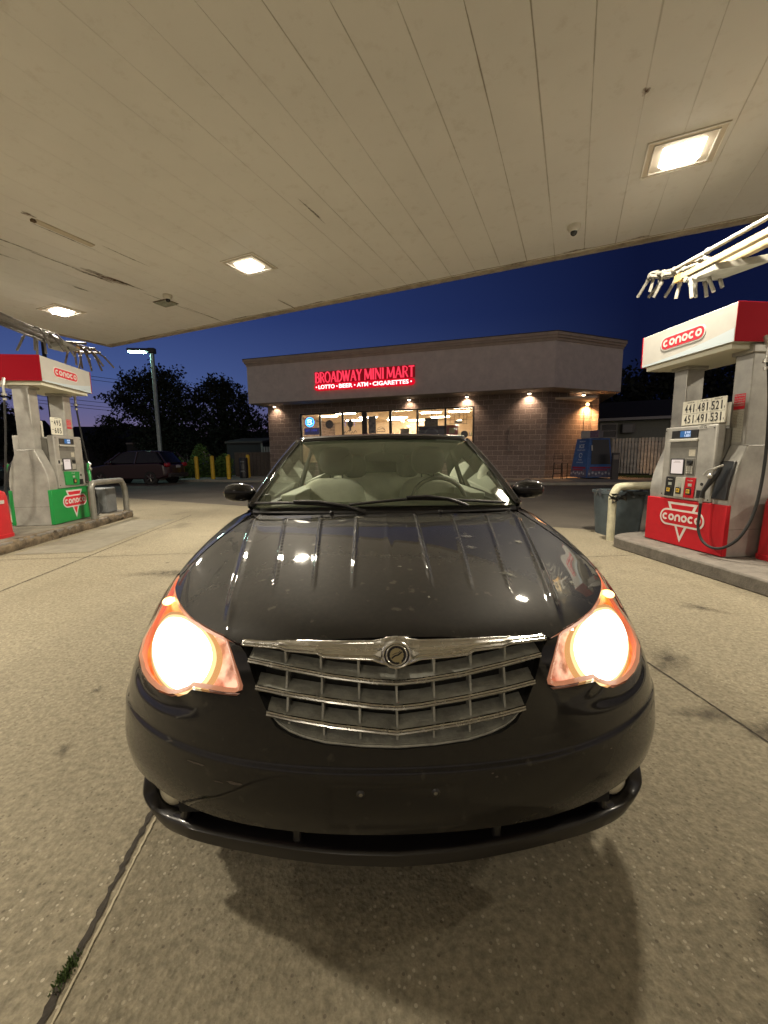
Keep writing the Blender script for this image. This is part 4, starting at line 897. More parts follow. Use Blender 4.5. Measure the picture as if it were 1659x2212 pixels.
for i in range(26):   # flakes of dirt along the front edge
    rr2 = random.Random(i); o = mk('dirt_patch', blob(0, 0, .12+.4*rr2.random(), .012+.02*rr2.random(), 0, 60+i, 0), RUST, canopy, smooth=False); o.location = (S0+(S1-S0)*(i+rr2.random())/26, T1-.118-.03*rr2.random()*2, CZ-.003-.0001*i)
    at = o.data.attributes.new('soft', 'FLOAT', 'POINT'); at.data.foreach_set('value', [1.0]+[0.1]*(len(o.data.vertices)-1))
for (x, y) in ((4.45, -2.6), (-5.25, .2)):
    p = Vector(lane(x, y)); mb = MB(); s_, t_ = p.dot(CR), p.dot(CA); mb.box(s_-.12, s_+.12, t_-.12, t_+.12, 0.05, CZ+.3); mk('column', mb, mat('column_paint', (.5, .48, .42), .5, noise=.1), canopy, bevel=.01)
LENSM = glow('canopy_lamp_lens', WARM, LAMP_L); LENSS = glow('canopy_lamp_side', WARM, LAMP_L*.010)
PANM = mat('lamp_pan', (.66, .60, .51), .6)
def canopy_light(s_, t_, label=None, dim=None):
    t = thing('canopy_light', label, 'light', can(s_, t_, CZ), CROT, 'flush lights in the canopy ceiling')
    mb = MB(); mb.box(-.34, .34, -.30, .30, -.008, .002); mk('pan', mb, PANM, t, bevel=.003)
    mb = MB()
    for (a, b, c, d) in ((-.34, .34, .285, .30), (-.34, .34, -.30, -.285), (-.34, -.325, -.285, .285), (.325, .34, -.285, .285)): mb.box(a, b, c, d, -.016, -.0081)
    for (a, b, c, d) in ((-.275, .275, .235, .245), (-.275, .275, -.245, -.235), (-.275, -.265, -.235, .235), (.265, .275, -.235, .235)): mb.box(a, b, c, d, -.02, -.0081)
    mk('frame', mb, mat('lamp_frame', (.82, .80, .76), .7), t)
    mb = MB(); a, b = .185, .155; mb.add([(-a, -b, -.0081), (a, -b, -.0081), (a, b, -.0081), (-a, b, -.0081), (-a*.8, -b*.8, -.055), (a*.8, -b*.8, -.055), (a*.8, b*.8, -.055), (-a*.8, b*.8, -.055)], [(7, 6, 5, 4)])
    lo_ = mk('lens', mb, LENSM if dim is None else glow('canopy_lamp_lens_dim', WARM, LAMP_L*dim), t, smooth=False); mb.f = [(0, 1, 5, 4), (1, 2, 6, 5), (2, 3, 7, 6), (3, 0, 4, 7)]; mk('lens_side', mb, LENSS, lo_, smooth=False); return t
canopy_light(.88, 5.62, 'bright square ceiling light above the lane side of the red pump')
canopy_light(-4.96, 5.56, 'bright ceiling light over the car, between the two dome cameras')
canopy_light(-9.97, 5.40, 'small bright ceiling light directly above the green pump')
canopy_light(6.6, 5.6, 'ceiling light over the far side of the red pump island')
canopy_light(-9.97, 0, 'ceiling light far out on the green pump side, second row'); canopy_light(-4.96, 0, 'ceiling light beside the lane, second row, left of the car'); canopy_light(6.6, -.2, 'ceiling light in the second row behind the red pump')
canopy_light(-4.96, -5.6, 'dimmer ceiling light behind the photographer, left one of two', .30); canopy_light(.88, -5.6, 'dimmer ceiling light behind the photographer, right one of two', .30)
# blanking cover where a tube light was, and the junction plate
t = thing('cover_strip', 'long pale blanking strip screwed to the stained canopy ceiling', 'cover plate', can(-6.575, 3.72, CZ), R(65.1)); mb = MB(); mb.box(-.36, .36, -.05, .05, -.018, .004); mk('strip', mb, PANM, t, bevel=.004)
mb = MB(); mb.box(-.40, -.35, -.02, .03, -.03, .0); mk('bracket', mb, mat('rusty_steel', (.12, .08, .05), .8), t)
t = thing('junction_plate', 'rusty square junction cover beside the small dome camera', 'cover plate', (-4.37, 8.72, CZ), CROT); mb = MB(); mb.box(-.17, .17, -.13, .13, -.03, .004); mk('plate', mb, mat('plate_grey', (.30, .32, .27), .6, noise=.4, nscale=14), t, bevel=.006)
mb = MB(); mb.box(-.19, .19, -.15, .15, -.008, -.001); mk('frame', mb, mat('rusty_steel'), t)
def dome(loc, label):
    t = thing('security_camera', label, 'camera', loc, 0, 'dome cameras under the canopy'); mb = MB(); mb.lathe([(.0, .0), (.085, 0), (.085, -.03), (.07, -.06), (.045, -.08)], n=24); mk('housing', mb, mat('cam_white', (.62, .60, .54), .4), t)
    mb = MB(); mb.ellipsoid((0, 0, -.085), .046, .046, .046, 20, 12); mk('dome', mb, mat('cam_dome', (.02, .02, .02), .12), t)
dome((2.67, 6.09, CZ), 'white dome camera under the canopy edge, on the store side of the lane')
dome((-4.13, 8.33, CZ), 'white dome camera hanging next to the rusty junction cover')

# ------------------------------------------------------------------ gas pumps
PGREY = mat('pump_grey', (.36, .35, .32), .42, .3, noise=.22, nscale=5, bump=.05, bscale=200, rvar=.1)
PGREYD = mat('pump_dark_grey', (.13, .125, .11), .6, .1, noise=.2, nscale=10)
WHITEP = mat('sign_white', (.50, .49, .45), .4, noise=.05)
PRED = mat('sign_red', (.46, .012, .02), .5, spec=.25, noise=.08); PREDD = mat('header_red', (.30, .006, .016), .7, spec=.06)
LRED = mat('logo_red', (.62, .02, .04), .35)
PGREEN = mat('diesel_green', (.012, .26, .055), .35, noise=.06)
SKYB = mat('header_swoosh', (.50, .58, .62), .4)
BLK = mat('black_plastic', (.015, .015, .015), .4)
DIGIT = mat('digit_black', (.02, .02, .02), .6); PANEL = mat('number_card', (.70, .68, .58), .6, noise=.06)
STEEL = mat('steel', (.45, .44, .40), .35, .8)
def word(mb, fr, cx, cy, h, wt, d0, d1):
    """six rounded letters c o n o c o drawn as strokes"""
    r = h/2-wt/2; adv = 2*r+wt+h*.10; x = cx-2.5*adv
    for ch in 'conoco':
        if ch == 'o': mb.ribbon(arc(x, cy, r, 0, 345, 22), wt, fr, d0, d1, True)
        elif ch == 'c': mb.ribbon(arc(x, cy, r, 48, 312, 18), wt, fr, d0, d1)
        else: mb.ribbon([(x-r, cy-r-wt/2), (x-r, cy)]+arc(x, cy, r, 180, 0, 16)[1:]+[(x+r, cy-r-wt/2)], wt, fr, d0, d1)
        x += adv
def pump(accent, name_label, kind):
    red = kind == 'red'
    t = thing('gas_pump', name_label, 'gas pump', (0, 0, 0), 0, 'two-column fuel pumps on the islands')
    F = lambda s: ((s*.31, 0, 0), (0, s, 0), (0, 0, 1))       # face frame; its X runs to the reader's right, normal = outwards
    for s in (-1, 1):
        x0, x1 = sorted((s*.255, s*.31)); mb = MB(); mb.box(x0, x1, -.555, .555, 0.01, .565); mk('base_panel', mb, accent, t, bevel=.006)
        x0, x1 = sorted((s*.2, s*.308)); mb = MB(); mb.box(x0, x1, -.36, .35, .57, 1.43); pan = mk('display_cabinet', mb, PGREY, t, bevel=.018, seg=3)
    mb = MB(); mb.box(-.20, .20, -.35, .35, .02, 1.38); mk('cabinet_core', mb, PGREYD, t)
    prof = [(.285, 0), (.285, .56), (.292, .64), (.285, .74), (.262, .86), (.225, .97), (.18, 1.08), (.145, 1.16), (.128, 1.24), (.122, 1.35), (.12, 2.20)]
    poly = prof+[(-a, b) for a, b in prof[::-1]]
    for s in (-1, 1):
        mb = MB(); y0, y1 = sorted((s*.352, s*.55)); 
        sh = prof[:8]+[(.13, 1.2)]; lo = sh+[(-a, b) for a, b in sh[::-1]]
        mb.prism([(a, b) for a, b in lo], ((0, y1, 0), (1, 0, 0), (0, 0, 1)), 0, y1-y0)
        nk0, nk1 = sorted((s*.30, s*.50)); mb.box(-.115, .115, nk0, nk1, 1.1, 2.20); mb.box(-.15, .15, nk0-.02, nk1+.02, 2.13, 2.22)
        co = mk('end_column', mb, PGREY, t, bevel=.012, seg=3)
        # seam line and kick plate of the end panel
        mb = MB(); yy = s*.5515; mb.box(-.262, .262, min(yy, s*.55), max(yy, s*.55), .30, .304); mb.box(-.135, .135, min(yy, s*.50), max(yy, s*.50), 1.185, 1.190); mk('panel_seam', mb, PGREYD, co, smooth=False)
    # header: white long faces, red ends, underside tray
    HS = .12 if red else 0
    mb = MB(); mb.box(-.40, .40, -.66+HS, .60+HS, 2.225, 2.60); mk('header_box', mb, WHITEP, t, bevel=.006)
    mb = MB(); mb.box(-.36, .36, -.60+HS, .56+HS, 2.17, 2.224); mk('header_tray', mb, mat('tray_cream', (.62, .60, .48), .6), t)
    for s in (-1, 1):
        mb = MB(); y0, y1 = sorted((HS+s*(.66 if s < 0 else .60), HS+s*((.66 if s < 0 else .60)+.01))); mb.box(-.405, .405, y0, y1, 2.222, 2.603); mk('header_end', mb, PREDD, t, bevel=.004)
        hf = ((s*.4005, -.03+HS, 0), (0, s, 0), (0, 0, 1))
        mb = MB(); c = [(x_, 2.228+.11*((x_+.62)/1.24)**2) for x_ in [-.62+1.24*i/16 for i in range(17)]]; mb.prism([(-.62, 2.227)]+[(.62, 2.227)]+[(a, b+.02) for a, b in c[::-1]], hf, 0, .0015); mk('header_swoosh', mb, SKYB, t, smooth=False)
        lx, ly = (-.02, 2.43) if red else (-.05, 2.42)
        lg = MB(); lg.prism(stadium(lx, ly, .62, .165), hf, 0, .004); lo_ = mk('logo_border', lg, mat('logo_white', (.62, .60, .56), .4), t, smooth=False)
        mb = MB(); mb.prism(stadium(lx, ly, .585, .130), hf, .004, .006); mk('logo_pill', mb, LRED, lo_, smooth=False)
        mb = MB(); word(mb, hf, lx, ly, .082, .023, .006, .008); mk('logo_letters', mb, mat('logo_white'), lo_, smooth=False)
        # lower emblem: triangle behind a pill
        bf = ((s*.3105, 0, 0), (0, s, 0), (0, 0, 1)); W_ = mat('logo_white'); cx, cy = (.0, .345)
        tri = [(cx-.215, .53), (cx+.215, .53), (cx, .055)]
        mb = MB(); mb.prism(tri[::-1] if s else tri, bf, 0, .002); tr_ = mk('triangle_border', mb, W_, t, smooth=False)
        mb = MB(); mb.prism([(cx-.165, .503), (cx, .125), (cx+.165, .503)], bf, .002, .0035); mk('triangle_field', mb, LRED if not red else accent, tr_, smooth=False)
        mb = MB(); mb.prism(stadium(cx, cy, .63, .205), bf, .002, .005); pl_ = mk('logo_border', mb, W_, t, smooth=False)
        mb = MB(); mb.prism(stadium(cx, cy, .585, .160), bf, .005, .0065); mk('logo_pill', mb, LRED if not red else accent, pl_, smooth=False)
        mb = MB(); word(mb, bf, cx, cy, .084, .023, .0065, .009); mk('logo_letters', mb, W_, pl_, smooth=False)
        # price card on top of the cabinet
        pf = ((s*.285, 0, 0), (0, s, 0), (0, 0, 1))
        if red:
            mb = MB(); mb.rect(pf, -.13, .42, 1.44, 1.715, 0, .012); card = mk('price_card', mb, PANEL, t, bevel=.004)
            mb = MB()
            for row, (yb, vals) in enumerate(((1.585, ('441', '481', '521')), (1.462, ('451', '491', '531')))):
                for col, vtxt in enumerate(vals):
                    for k_, chh in enumerate(vtxt):
                        x_ = -.093+col*.172+k_*.050
                        if row == 1 and k_ == 2 and col == 0: x_ += .002
                        mb2 = text_mb(chh, pf, x_+(.012 if chh == '1' else 0), x_+.036-(.010 if chh == '1' else 0), yb, yb+.092, .002, .012, .012); mb.add(mb2.v, mb2.f)
                    x_ = -.093+col*.172; mb.rect(pf, x_+.040, x_+.044, yb, yb+.008, .012, .014)
                    mb2 = text_mb('9', pf, x_+.1485, x_+.157, yb+.004, yb+.030, .002, .012); mb.add(mb2.v, mb2.f)
                    if row == 0:
                        mb2 = text_mb(('REGULAR', 'PLUS', 'PREMIUM')[col], pf, x_+.03, x_+.12, 1.690, 1.704, .001, .012); mb.add(mb2.v, mb2.f)
            for x_ in (.072, .244): mb.rect(pf, x_, x_+.0015, 1.46, 1.71, .012, .013)
            mb.rect(pf, -.11, .41, 1.568, 1.570, .012, .013)
            mk('price_digits', mb, DIGIT, card, smooth=False)
            mb = MB()
            for (a, b, c, d) in ((.2515, .289, 1.583, 1.679), (.2515, .289, 1.460, 1.556), (.126, .166, 1.460, 1.556)): mb.rect(pf, a, b, c, c+.0012, .012, .0135); mb.rect(pf, a, b, d, d+.0012, .012, .0135); mb.rect(pf, a, a+.0012, c, d, .012, .0135); mb.rect(pf, b, b+.0012, c, d, .012, .0135)
            mk('loose_digit_card', mb, mat('faded_ink', (.30, .29, .24), .7), card, smooth=False)
            mb = MB(); mb.rect(F(s), .12, .255, 1.388, 1.432, .0, .002); st_ = mk('sticker', mb, WHITEP, t, smooth=False)
            mb = text_mb('ONE PUMP', F(s), .150, .225, 1.414, 1.426, .001, .002); mb2 = text_mb('AT A TIME', F(s), .140, .235, 1.396, 1.408, .001, .002); mb.add(mb2.v, mb2.f); mk('sticker_text', mb, DIGIT, st_, smooth=False)
        else:
            mb = MB(); mb.prism(stadium(-.22, 1.575, .30, .28, 4)[0:0] or [(-.355, 1.44), (-.085, 1.44), (-.085, 1.70), (-.10, 1.715), (-.34, 1.715), (-.355, 1.70)], pf, 0, .012); card = mk('price_card', mb, PANEL, t, bevel=.003)
            mb = MB()
            for row, (yb, vtxt) in enumerate(((1.59, '495'), (1.465, '605'))):
                for k_, chh in enumerate(vtxt): mb2 = text_mb(chh, pf, -.285+k_*.060, -.245+k_*.060, yb, yb+.085, .002, .012, .01); mb.add(mb2.v, mb2.f)
                mb2 = text_mb(('CASH', 'CREDIT')[row], pf, -.345, -.30, yb+.05, yb+.062, .001, .012); mb.add(mb2.v, mb2.f)
            mb2 = text_mb('DIESEL', pf, -.26, -.18, 1.695, 1.707, .001, .012); mb.add(mb2.v, mb2.f)
            mk('price_digits', mb, DIGIT, card, smooth=False)
            mb = MB(); mb.rect(F(s), -.33, -.20, .96, 1.04, 0, .002); st_ = mk('sticker', mb, WHITEP, t, smooth=False); mb = MB(); mb.rect(F(s), -.315, -.27, .975, 1.03, .002, .003); mb2 = text_mb('ID', F(s), -.25, -.215, 1.0, 1.03, .001, .002); mb.add(mb2.v, mb2.f); mk('sticker_text', mb, DIGIT, st_, smooth=False)
        # sale display strip, recess, screen, card reader, grade buttons
        fr = F(s)
        mb = MB(); mb.rect(fr, -.235, .13, 1.295, 1.385, -.004, .006); ds = mk('display_strip', mb, BLK, t, bevel=.003)
        mb = MB(); mb.rect(fr, -.11, .035, 1.305, 1.378, .006, .0075); mk('display_screen', mb, glow('display_blue', (.10, .28, .62) if red else (.45, .50, .95), .55), ds, smooth=False)
        mb = text_mb('$ 9.02', fr, -.045, .03, 1.343, 1.372, .001, .0075, .02); mb2 = text_mb('1.831', fr, -.045, .03, 1.309, 1.337, .001, .0075, .02); mb.add(mb2.v, mb2.f); mk('display_digits', mb, glow('digit_glow', (.75, .85, 1), 1.1), ds, smooth=False)
        mb = MB(); mb.rect(fr, -.25, .14, 1.255, 1.285, 0, .02); mk('display_ledge', mb, mat('pump_light_grey', (.50, .49, .44), .4, .2), t, bevel=.005)
        mb = MB(); mb.rect(fr, -.245, .135, .855, 1.25, -.001, .0015); rec = mk('recess_panel', mb, mat('pump_mid_grey', (.20, .195, .175), .5, .2, noise=.15, nscale=12), t, smooth=False)
        mb = MB(); mb.rect(fr, -.245, .135, 1.185, 1.248, .0015, .003); mk('recess_shade', mb, PGREYD, rec, smooth=False)
        mb = MB(); mb.rect(fr, -.215, -.015, .865, 1.055, .0, .012); sb = mk('screen_bezel', mb, BLK, t, bevel=.004)
        mb = MB(); mb.rect(fr, -.195, -.03, .878, 1.043, .012, .0135); mk('screen', mb, glow('pump_screen', (1, .84, .74) if red else (1, .72, .80), .80), sb, smooth=False)
        mb = MB(); mb.rect(fr, -.15, -.075, 1.022, 1.026, .0135, .014); mb.rect(fr, -.165, -.06, 1.008, 1.011, .0135, .014); mk('screen_text', mb, mat('screen_ink', (.2, .12, .08), .6), sb, smooth=False)
        mb = MB(); mb.rect(fr, .005, .120, .87, 1.06, .0, .008); cr_ = mk('card_reader', mb, PGREYD, t, bevel=.004)
        mb = MB(); mb.rect(fr, .03, .10, 1.0, 1.035, .008, .022); mb.rect(fr, .045, .085, .985, .998, .008, .03); mk('card_slot', mb, BLK, cr_, bevel=.002)
        mb = MB()
        for i in range(3):
            for j in range(4): mb.rect(fr, .02+.03*i, .042+.03*i, .885+.022*j, .901+.022*j, .008, .013)
        mk('keypad', mb, mat('keys', (.5, .49, .44), .5), cr_, smooth=False)
        mb = MB(); mb.rect(fr, .03, .115, 1.085, 1.16, .0015, .003); st2 = mk('sticker', mb, mat('worn_sticker', (.5, .47, .38), .7, noise=.3, nscale=80), t, smooth=False)
        if red:
            for i, (c_, tx) in enumerate(((BLK, 'Regular'), (mat('button_silver', (.42, .41, .36), .4), 'Plus'), (PRED, 'Premium'))):
                a = -.275+.142*i; mb = MB(); mb.prism([(a, .60), (a+.135, .60), (a+.150, .835), (a+.015, .835)], fr, .0, .010); gb = mk('grade_button', mb, c_, t, bevel=.003)
                mb = text_mb(tx, fr, a+.045, a+.115, .795, .812, .001, .010); mk('button_text', mb, WHITEP, gb, smooth=False)
                mb = MB(); mb.rect(fr, a+.055, a+.105, .735, .768, .010, .0125); mk('price_window', mb, mat('lcd', (.35, .38, .33), .3), gb, smooth=False)
                mb = MB(); mb.rect(fr, a+.03, a+.105, .635, .715, .010, .018); kb_ = mk('push_button', mb, BLK, gb, bevel=.012, seg=3)
                mb = MB(); mb.rect(fr, a+.043, a+.088, .655, .70, .018, .0205); yb_ = mk('octane_label', mb, mat('yellow', (.75, .48, .04), .5), gb, bevel=.003)
                mb = text_mb(('87', '89', '93')[i], fr, a+.050, a+.082, .665, .692, .001, .0205, .02); mk('octane_text', mb, DIGIT, gb, smooth=False)
        else:
            mb = MB(); mb.prism([(-.20, .62), (.16, .60), (.19, .83), (-.215, .845)], fr, .0, .012); gb = mk('grade_button', mb, PGREEN, t, bevel=.004)
            mb = text_mb('Diesel', fr, -.03, .05, .80, .82, .001, .012); mk('button_text', mb, WHITEP, gb, smooth=False)
            mb = MB(); mb.rect(fr, -.01, .05, .735, .768, .012, .0145); mk('price_window', mb, mat('lcd'), gb, smooth=False)
            mb = MB(); mb.rect(fr, -.005, .075, .635, .715, .012, .022); mk('push_button', mb, BLK, gb, bevel=.012, seg=3)
            mb = MB(); mb.rect(fr, .01, .055, .655, .70, .022, .0245); mk('octane_label', mb, mat('dull_amber', (.35, .22, .06), .5), gb, bevel=.003)
        mb = MB(); mb.rect(fr, .175, .285, .625, .70, -.001, .004); mb.rect(fr, .175, .285, .612, .625, 0, .012); mk('receipt_slot', mb, BLK, t, bevel=.003)
        mb = MB(); mb.cyl(tuple(Vector(fr[0])+Vector(fr[1])*.235+Vector((0, 0, .77))), .018, s*.006, 20, 'x')
        for (a, b) in ((-.325, .62), (-.325, 1.39), (.325, 1.39), (.325, .60)): mb.cyl(tuple(Vector(fr[0])+Vector(fr[1])*a+Vector((0, 0, b))), .008, s*.003, 10, 'x')
        mk('lock', mb, BLK, t)
        # warning stickers on the column nearest the reader's right
        cf = ((s*.1155, 0, 0), (0, s, 0), (0, 0, 1)); mb = MB(); mb.rect(cf, .335, .455, 1.575, 1.735, 0, .002); ws_ = mk('warning_sticker', mb, LRED, t, smooth=False)
        mb = text_mb('No Smoking', cf, .34, .45, 1.705, 1.728, .001, .002); 
        for tx, ya in (('Stop Engine', 1.680), ('No Filling of', 1.655), ('WARNING', 1.63), ('Portable containers', 1.61)): mb2 = text_mb(tx, cf, .34, .45, ya, ya+.017, .001, .002); mb.add(mb2.v, mb2.f)
        mk('warning_text', mb, WHITEP, ws_, smooth=False)
        mb = MB(); mb.rect(cf, .335, .455, 1.23, 1.57, 0, .0015); ns_ = mk('notice_sticker', mb, mat('notice_paper', (.46, .45, .39), .7), t, smooth=False)
        rr = random.Random(4); mb = MB(); y = 1.24
        while y < 1.56:
            x = .34
            while x < .445: w_ = .008+.02*rr.random(); mb.rect(cf, x, min(x+w_, .45), y, y+.007, .0015, .0022); x += w_+.005
            y += .016
        mk('notice_text', mb, mat('faded_ink'), ns_, smooth=False)
    # hose side furniture on each face (boot, nozzle, hose)
    for s in (-1, 1):
        X = lambda a, o_, z: (s*(.31+o_), s*a, z)             # a: to the reader's right, o_: out of the face
        mb = MB()
        hb = [(.36, .62), (.545, .62), (.545, .90), (.50, 1.08), (.36, 1.16)] if False else None
        P = [(-.02, .365, .62), (-.02, .545, .62), (-.025, .545, .80), (-.055, .545, .93), (-.11, .52, 1.03), (-.11, .365, 1.03)]
        vs = [X(a, o_+.0, z) for o_, a, z in P]+[X(a, o_+.03, z) for o_, a, z in P]
        mb.add(vs, [(0, 1, 2, 3, 4, 5)[::-1], (6, 7, 8, 9, 10, 11)]+[(i, (i+1) % 6, 6+(i+1) % 6, 6+i) for i in range(6)]); boot = mk('nozzle_boot', mb, BLK, t, bevel=.008)
        mb = MB()
        mb.tube([X(.455, .015, .97), X(.435, .03, .90), X(.40, .045, .84)], [.020, .030, .032], 12)
        mb.tube([X(.40, .045, .84), X(.37, .07, .76), X(.345, .085, .70), X(.335, .09, .62)], [.030, .024, .020, .020], 12)
        nz = mk('nozzle', mb, BLK if red else PGREEN, t)
        mb = MB(); mb.tube([tuple(q) for q in catmull([X(.48, .01, .99), X(.44, .07, .955), X(.375, .085, .93), X(.345, .10, .88)], 5)], .010, 8); mk('nozzle_lever', mb, STEEL, nz); mb = MB(); mb.ellipsoid(X(.40, .075, .87), .03, .03, .03, 12, 8); mk('nozzle_knob', mb, STEEL, nz); mb = MB(); mb.cyl(X(.335, .09, .57), .021, .06, 12); mk('hose_coupling', mb, STEEL, nz)
        hose = [X(.335, .09, .60), X(.335, .095, .45), X(.34, .10, .30), X(.40, .10, .17), X(.52, .095, .11), X(.64, .06, .14), X(.74, .0, .28), X(.78, -.08, .55), X(.77, -.14, 1.0), X(.72, -.18, 1.5), X(.665, -.19, 1.9), X(.64, -.19, 2.02)]
        if not red: hose = [X(.335, .09, .60), X(.335, .095, .4), X(.34, .10, .20), X(.36, .10, .06), X(.43, .095, .035), X(.55, .05, .05), X(.66, .0, .2), X(.72, -.08, .55), X(.72, -.14, 1.0), X(.69, -.18, 1.5), X(.655, -.19, 1.9), X(.64, -.19, 2.02)]
        mb = MB(); mb.tube([tuple(q) for q in catmull(hose, 8)], .0145, 10); hs = mk('hose', mb, RUBBER, t)
        mb = MB(); mb.tube([X(.64, -.19, 2.02), X(.64, -.19, 2.20)], .018, 12); mb.cyl(X(.64, -.19, 2.0), .034, .03, 16); mb.cyl(X(.64, -.19, 1.93), .026, .03, 16); mb.tube([X(.64, -.19, 2.15), X(.60, -.19, 2.26)], .024, 10); mk('hose_swivel', mb, STEEL, hs)
    return t
p1 = pump(PRED, 'grey gas pump with red base and three grade buttons', 'red')
p1.location = lane(4.38, 4.37, .15); p1.rotation_euler = (0, 0, LROT)
p2 = pump(PGREEN, 'grey gas pump with green base and a single green diesel button', 'green')
p2.location = lane(-5.19, 8.10, .153); p2.rotation_euler = (0, 0, LROT+math.pi); p2.scale = (1.08,)*3

# ------------------------------------------------------------------ guards, bins, overhead pipework
PVC = mat('pipe_white', (.25, .24, .21), .45, noise=.25, nscale=12); TIMB = mat('channel_ochre', (.40, .24, .08), .6, noise=.3, nscale=7); GALV = mat('galvanised', (.30, .29, .26), .5, .5, noise=.25, nscale=14)
GUARDC = mat('guard_cream', (.52, .50, .36), .55, noise=.2, nscale=9, bump=.3, bscale=30)
def guard(x, y0, y1, M, label, z=.0, zt=.80):
    t = thing('pump_guard', label, 'guard rail', lane(x, 0, 0), LROT); pts = [(0, y1, z), (0, y1, .55), (0, y1-.03, .68), (0, y1-.12, zt-.02), (0, y1-.25, zt), (0, y0, zt), (0, y0-.1, zt-.03), (0, y0-.14, .68), (0, y0-.14, z)]
    mb = MB(); mb.tube([tuple(q) for q in catmull(pts, 5)], .055, 16); mk('rail', mb, M, t)
    mb = MB(); mb.cyl((0, y1, z), .075, .02, 20); mk('base_collar', mb, KERB, t); return t
# the rails cross in front of each island's far end
def cross_guard(x0, x1, y, M, label, z0=0.0, h=.80, r=.055, group=None):
    t = thing('pump_guard', label, 'guard rail', lane(x0, y, 0), LROT, group); w_ = x1-x0
    pts = [(0, 0, z0), (0, 0, h*.62), (0, 0, h*.80), (.05, .0, h*.95), (.16, 0, h), (w_-.16, 0, h), (w_-.05, 0, h*.95), (w_, 0, h*.80), (w_, 0, z0)]
    mb = MB(); mb.tube([tuple(q) for q in catmull(pts, 6)], r, 16); mk('rail', mb, M, t)
    return t
g = cross_guard(3.97, 4.85, 5.47, GUARDC, 'cream painted steel guard rail bent over beside the red pump')
mb = MB(); rr = random.Random(3)
for i in range(14):
    a = rr.random()*6.28; mb.add([(.02+.05*rr.random(), -.07+.02*rr.random(), .60+.1*rr.random()), (.02+.16*math.cos(a), -.08+.05*math.sin(a), .60+.13*rr.random()), (.05+.14*math.cos(a+.5), -.06, .55+.12*rr.random())], [(0, 1, 2)])
mb.tube([(-.055, -.01, .62), (.0, -.065, .64), (.06, 0, .66), (0, .06, .64), (-.055, -.01, .62)], .012, 6); mk('torn_wrapping', mb, mat('black_bag', (.03, .03, .03), .35), g, smooth=False)
# left guard runs along the lane at the far end of the green island
guard(-4.62, 8.35, 9.42, mat('guard_silver', (.24, .235, .21), .4, .5, noise=.15), 'silver steel guard rail at the far end of the green pump', .15, .83)
def bin_(loc, M, label, w0=.26, w1=.30, h=.72, rot=0):
    t = thing('trash_bin', label, 'bin', loc, rot); mb = MB()
    for k in range(2): pass
    q = lambda r_, z: [(r_*math.copysign(abs(math.cos(a))**.6, math.cos(a)), r_*math.copysign(abs(math.sin(a))**.6, math.sin(a)), z) for a in [2*math.pi*i/32 for i in range(32)]]
    vs = q(w0, 0.0)+q(w1, h)+q(w1+.02, h)+q(w1+.02, h+.04)+q(w1-.02, h+.04)+q(w0-.02, .03)
    mb.add(vs, [(j*32+i, j*32+(i+1) % 32, (j+1)*32+(i+1) % 32, (j+1)*32+i) for j in range(5) for i in range(32)]+[tuple(range(31, -1, -1)), tuple(range(160, 192))]); mk('tub', mb, M, t); return t
BINB = mat('bin_blue_grey', (.065, .085, .095), .5, noise=.3, nscale=6)
b1_ = bin_(lane(4.42, 5.95), BINB, 'dark blue-grey trash bin behind the cream guard rail', .27, .32, .66)
mb = MB(); rr = random.Random(8)
for i in range(40): a = rr.random()*6.28; r_q = .30+.05*rr.random(); a2 = a+.3; mb.add([(r_q*math.cos(a), r_q*math.sin(a), .70+.03*rr.random()), (r_q*math.cos(a2), r_q*math.sin(a2), .70+.03*rr.random()), ((r_q+.05)*math.cos(a2), (r_q+.05)*math.sin(a2), .6+.06*rr.random())], [(0, 1, 2)])
mk('bin_bag', mb, mat('black_bag'), b1_, smooth=False)
BINL = mat('bin_grey', (.17, .18, .185), .5, noise=.25, nscale=7)
t = thing('waste_box', 'grey square waste box standing past the green pump', 'bin', lane(-5.03, 9.25, .153), LROT); mb = MB(); mb.box(-.21, .21, -.20, .20, 0, .52); mk('box_body', mb, BINL, t, bevel=.02); mb = MB(); mb.cyl((0, -.203, .12), .13, .005, 24, 'y'); mk('round_mark', mb, mat('bin_mark_grey', (.07, .075, .08), .6), t)  # round mark in a darker grey on the box front
def red_box(loc, label, rot):
    t = thing('squeegee_bucket', label, 'bucket stand', loc, rot, 'red plastic squeegee stands'); RP = mat('red_plastic', (.50, .018, .025), .38, noise=.06)
    mb = MB(); q = lambda a_, b_, z: [(a_*math.copysign(abs(math.cos(t_))**.5, math.cos(t_)), b_*math.copysign(abs(math.sin(t_))**.5, math.sin(t_)), z) for t_ in [2*math.pi*i/32 for i in range(32)]]
    vs = q(.21, .20, 0)+q(.21, .20, .05)+q(.20, .19, .055)+q(.185, .175, .60)+q(.17, .16, .66)+q(.12, .12, .69)+q(.02, .02, .70); mb.add(vs, [(j*32+i, j*32+(i+1) % 32, (j+1)*32+(i+1) % 32, (j+1)*32+i) for j in range(6) for i in range(32)]); mk('body', mb, RP, t)
    mb = MB(); mb.rect(((0, -.196, 0), (1, 0, 0), (0, 0, 1)), -.10, .10, .20, .44, 0, .004); l_ = mk('label_plate', mb, mat('notice_paper'), t, smooth=False)
    mb = MB(); mb.rect(((.2, 0, 0), (0, 1, 0), (0, 0, 1)), -.08, .02, .50, .55, 0, .005); mk('price_tag', mb, WHITEP, t, smooth=False); return t
red_box(lane(-5.02, 6.42, .153), 'red plastic squeegee stand on the island near the green pump', LROT)
red_box(lane(4.60, 3.60, .15), 'red plastic squeegee stand tight behind the red pump', LROT)
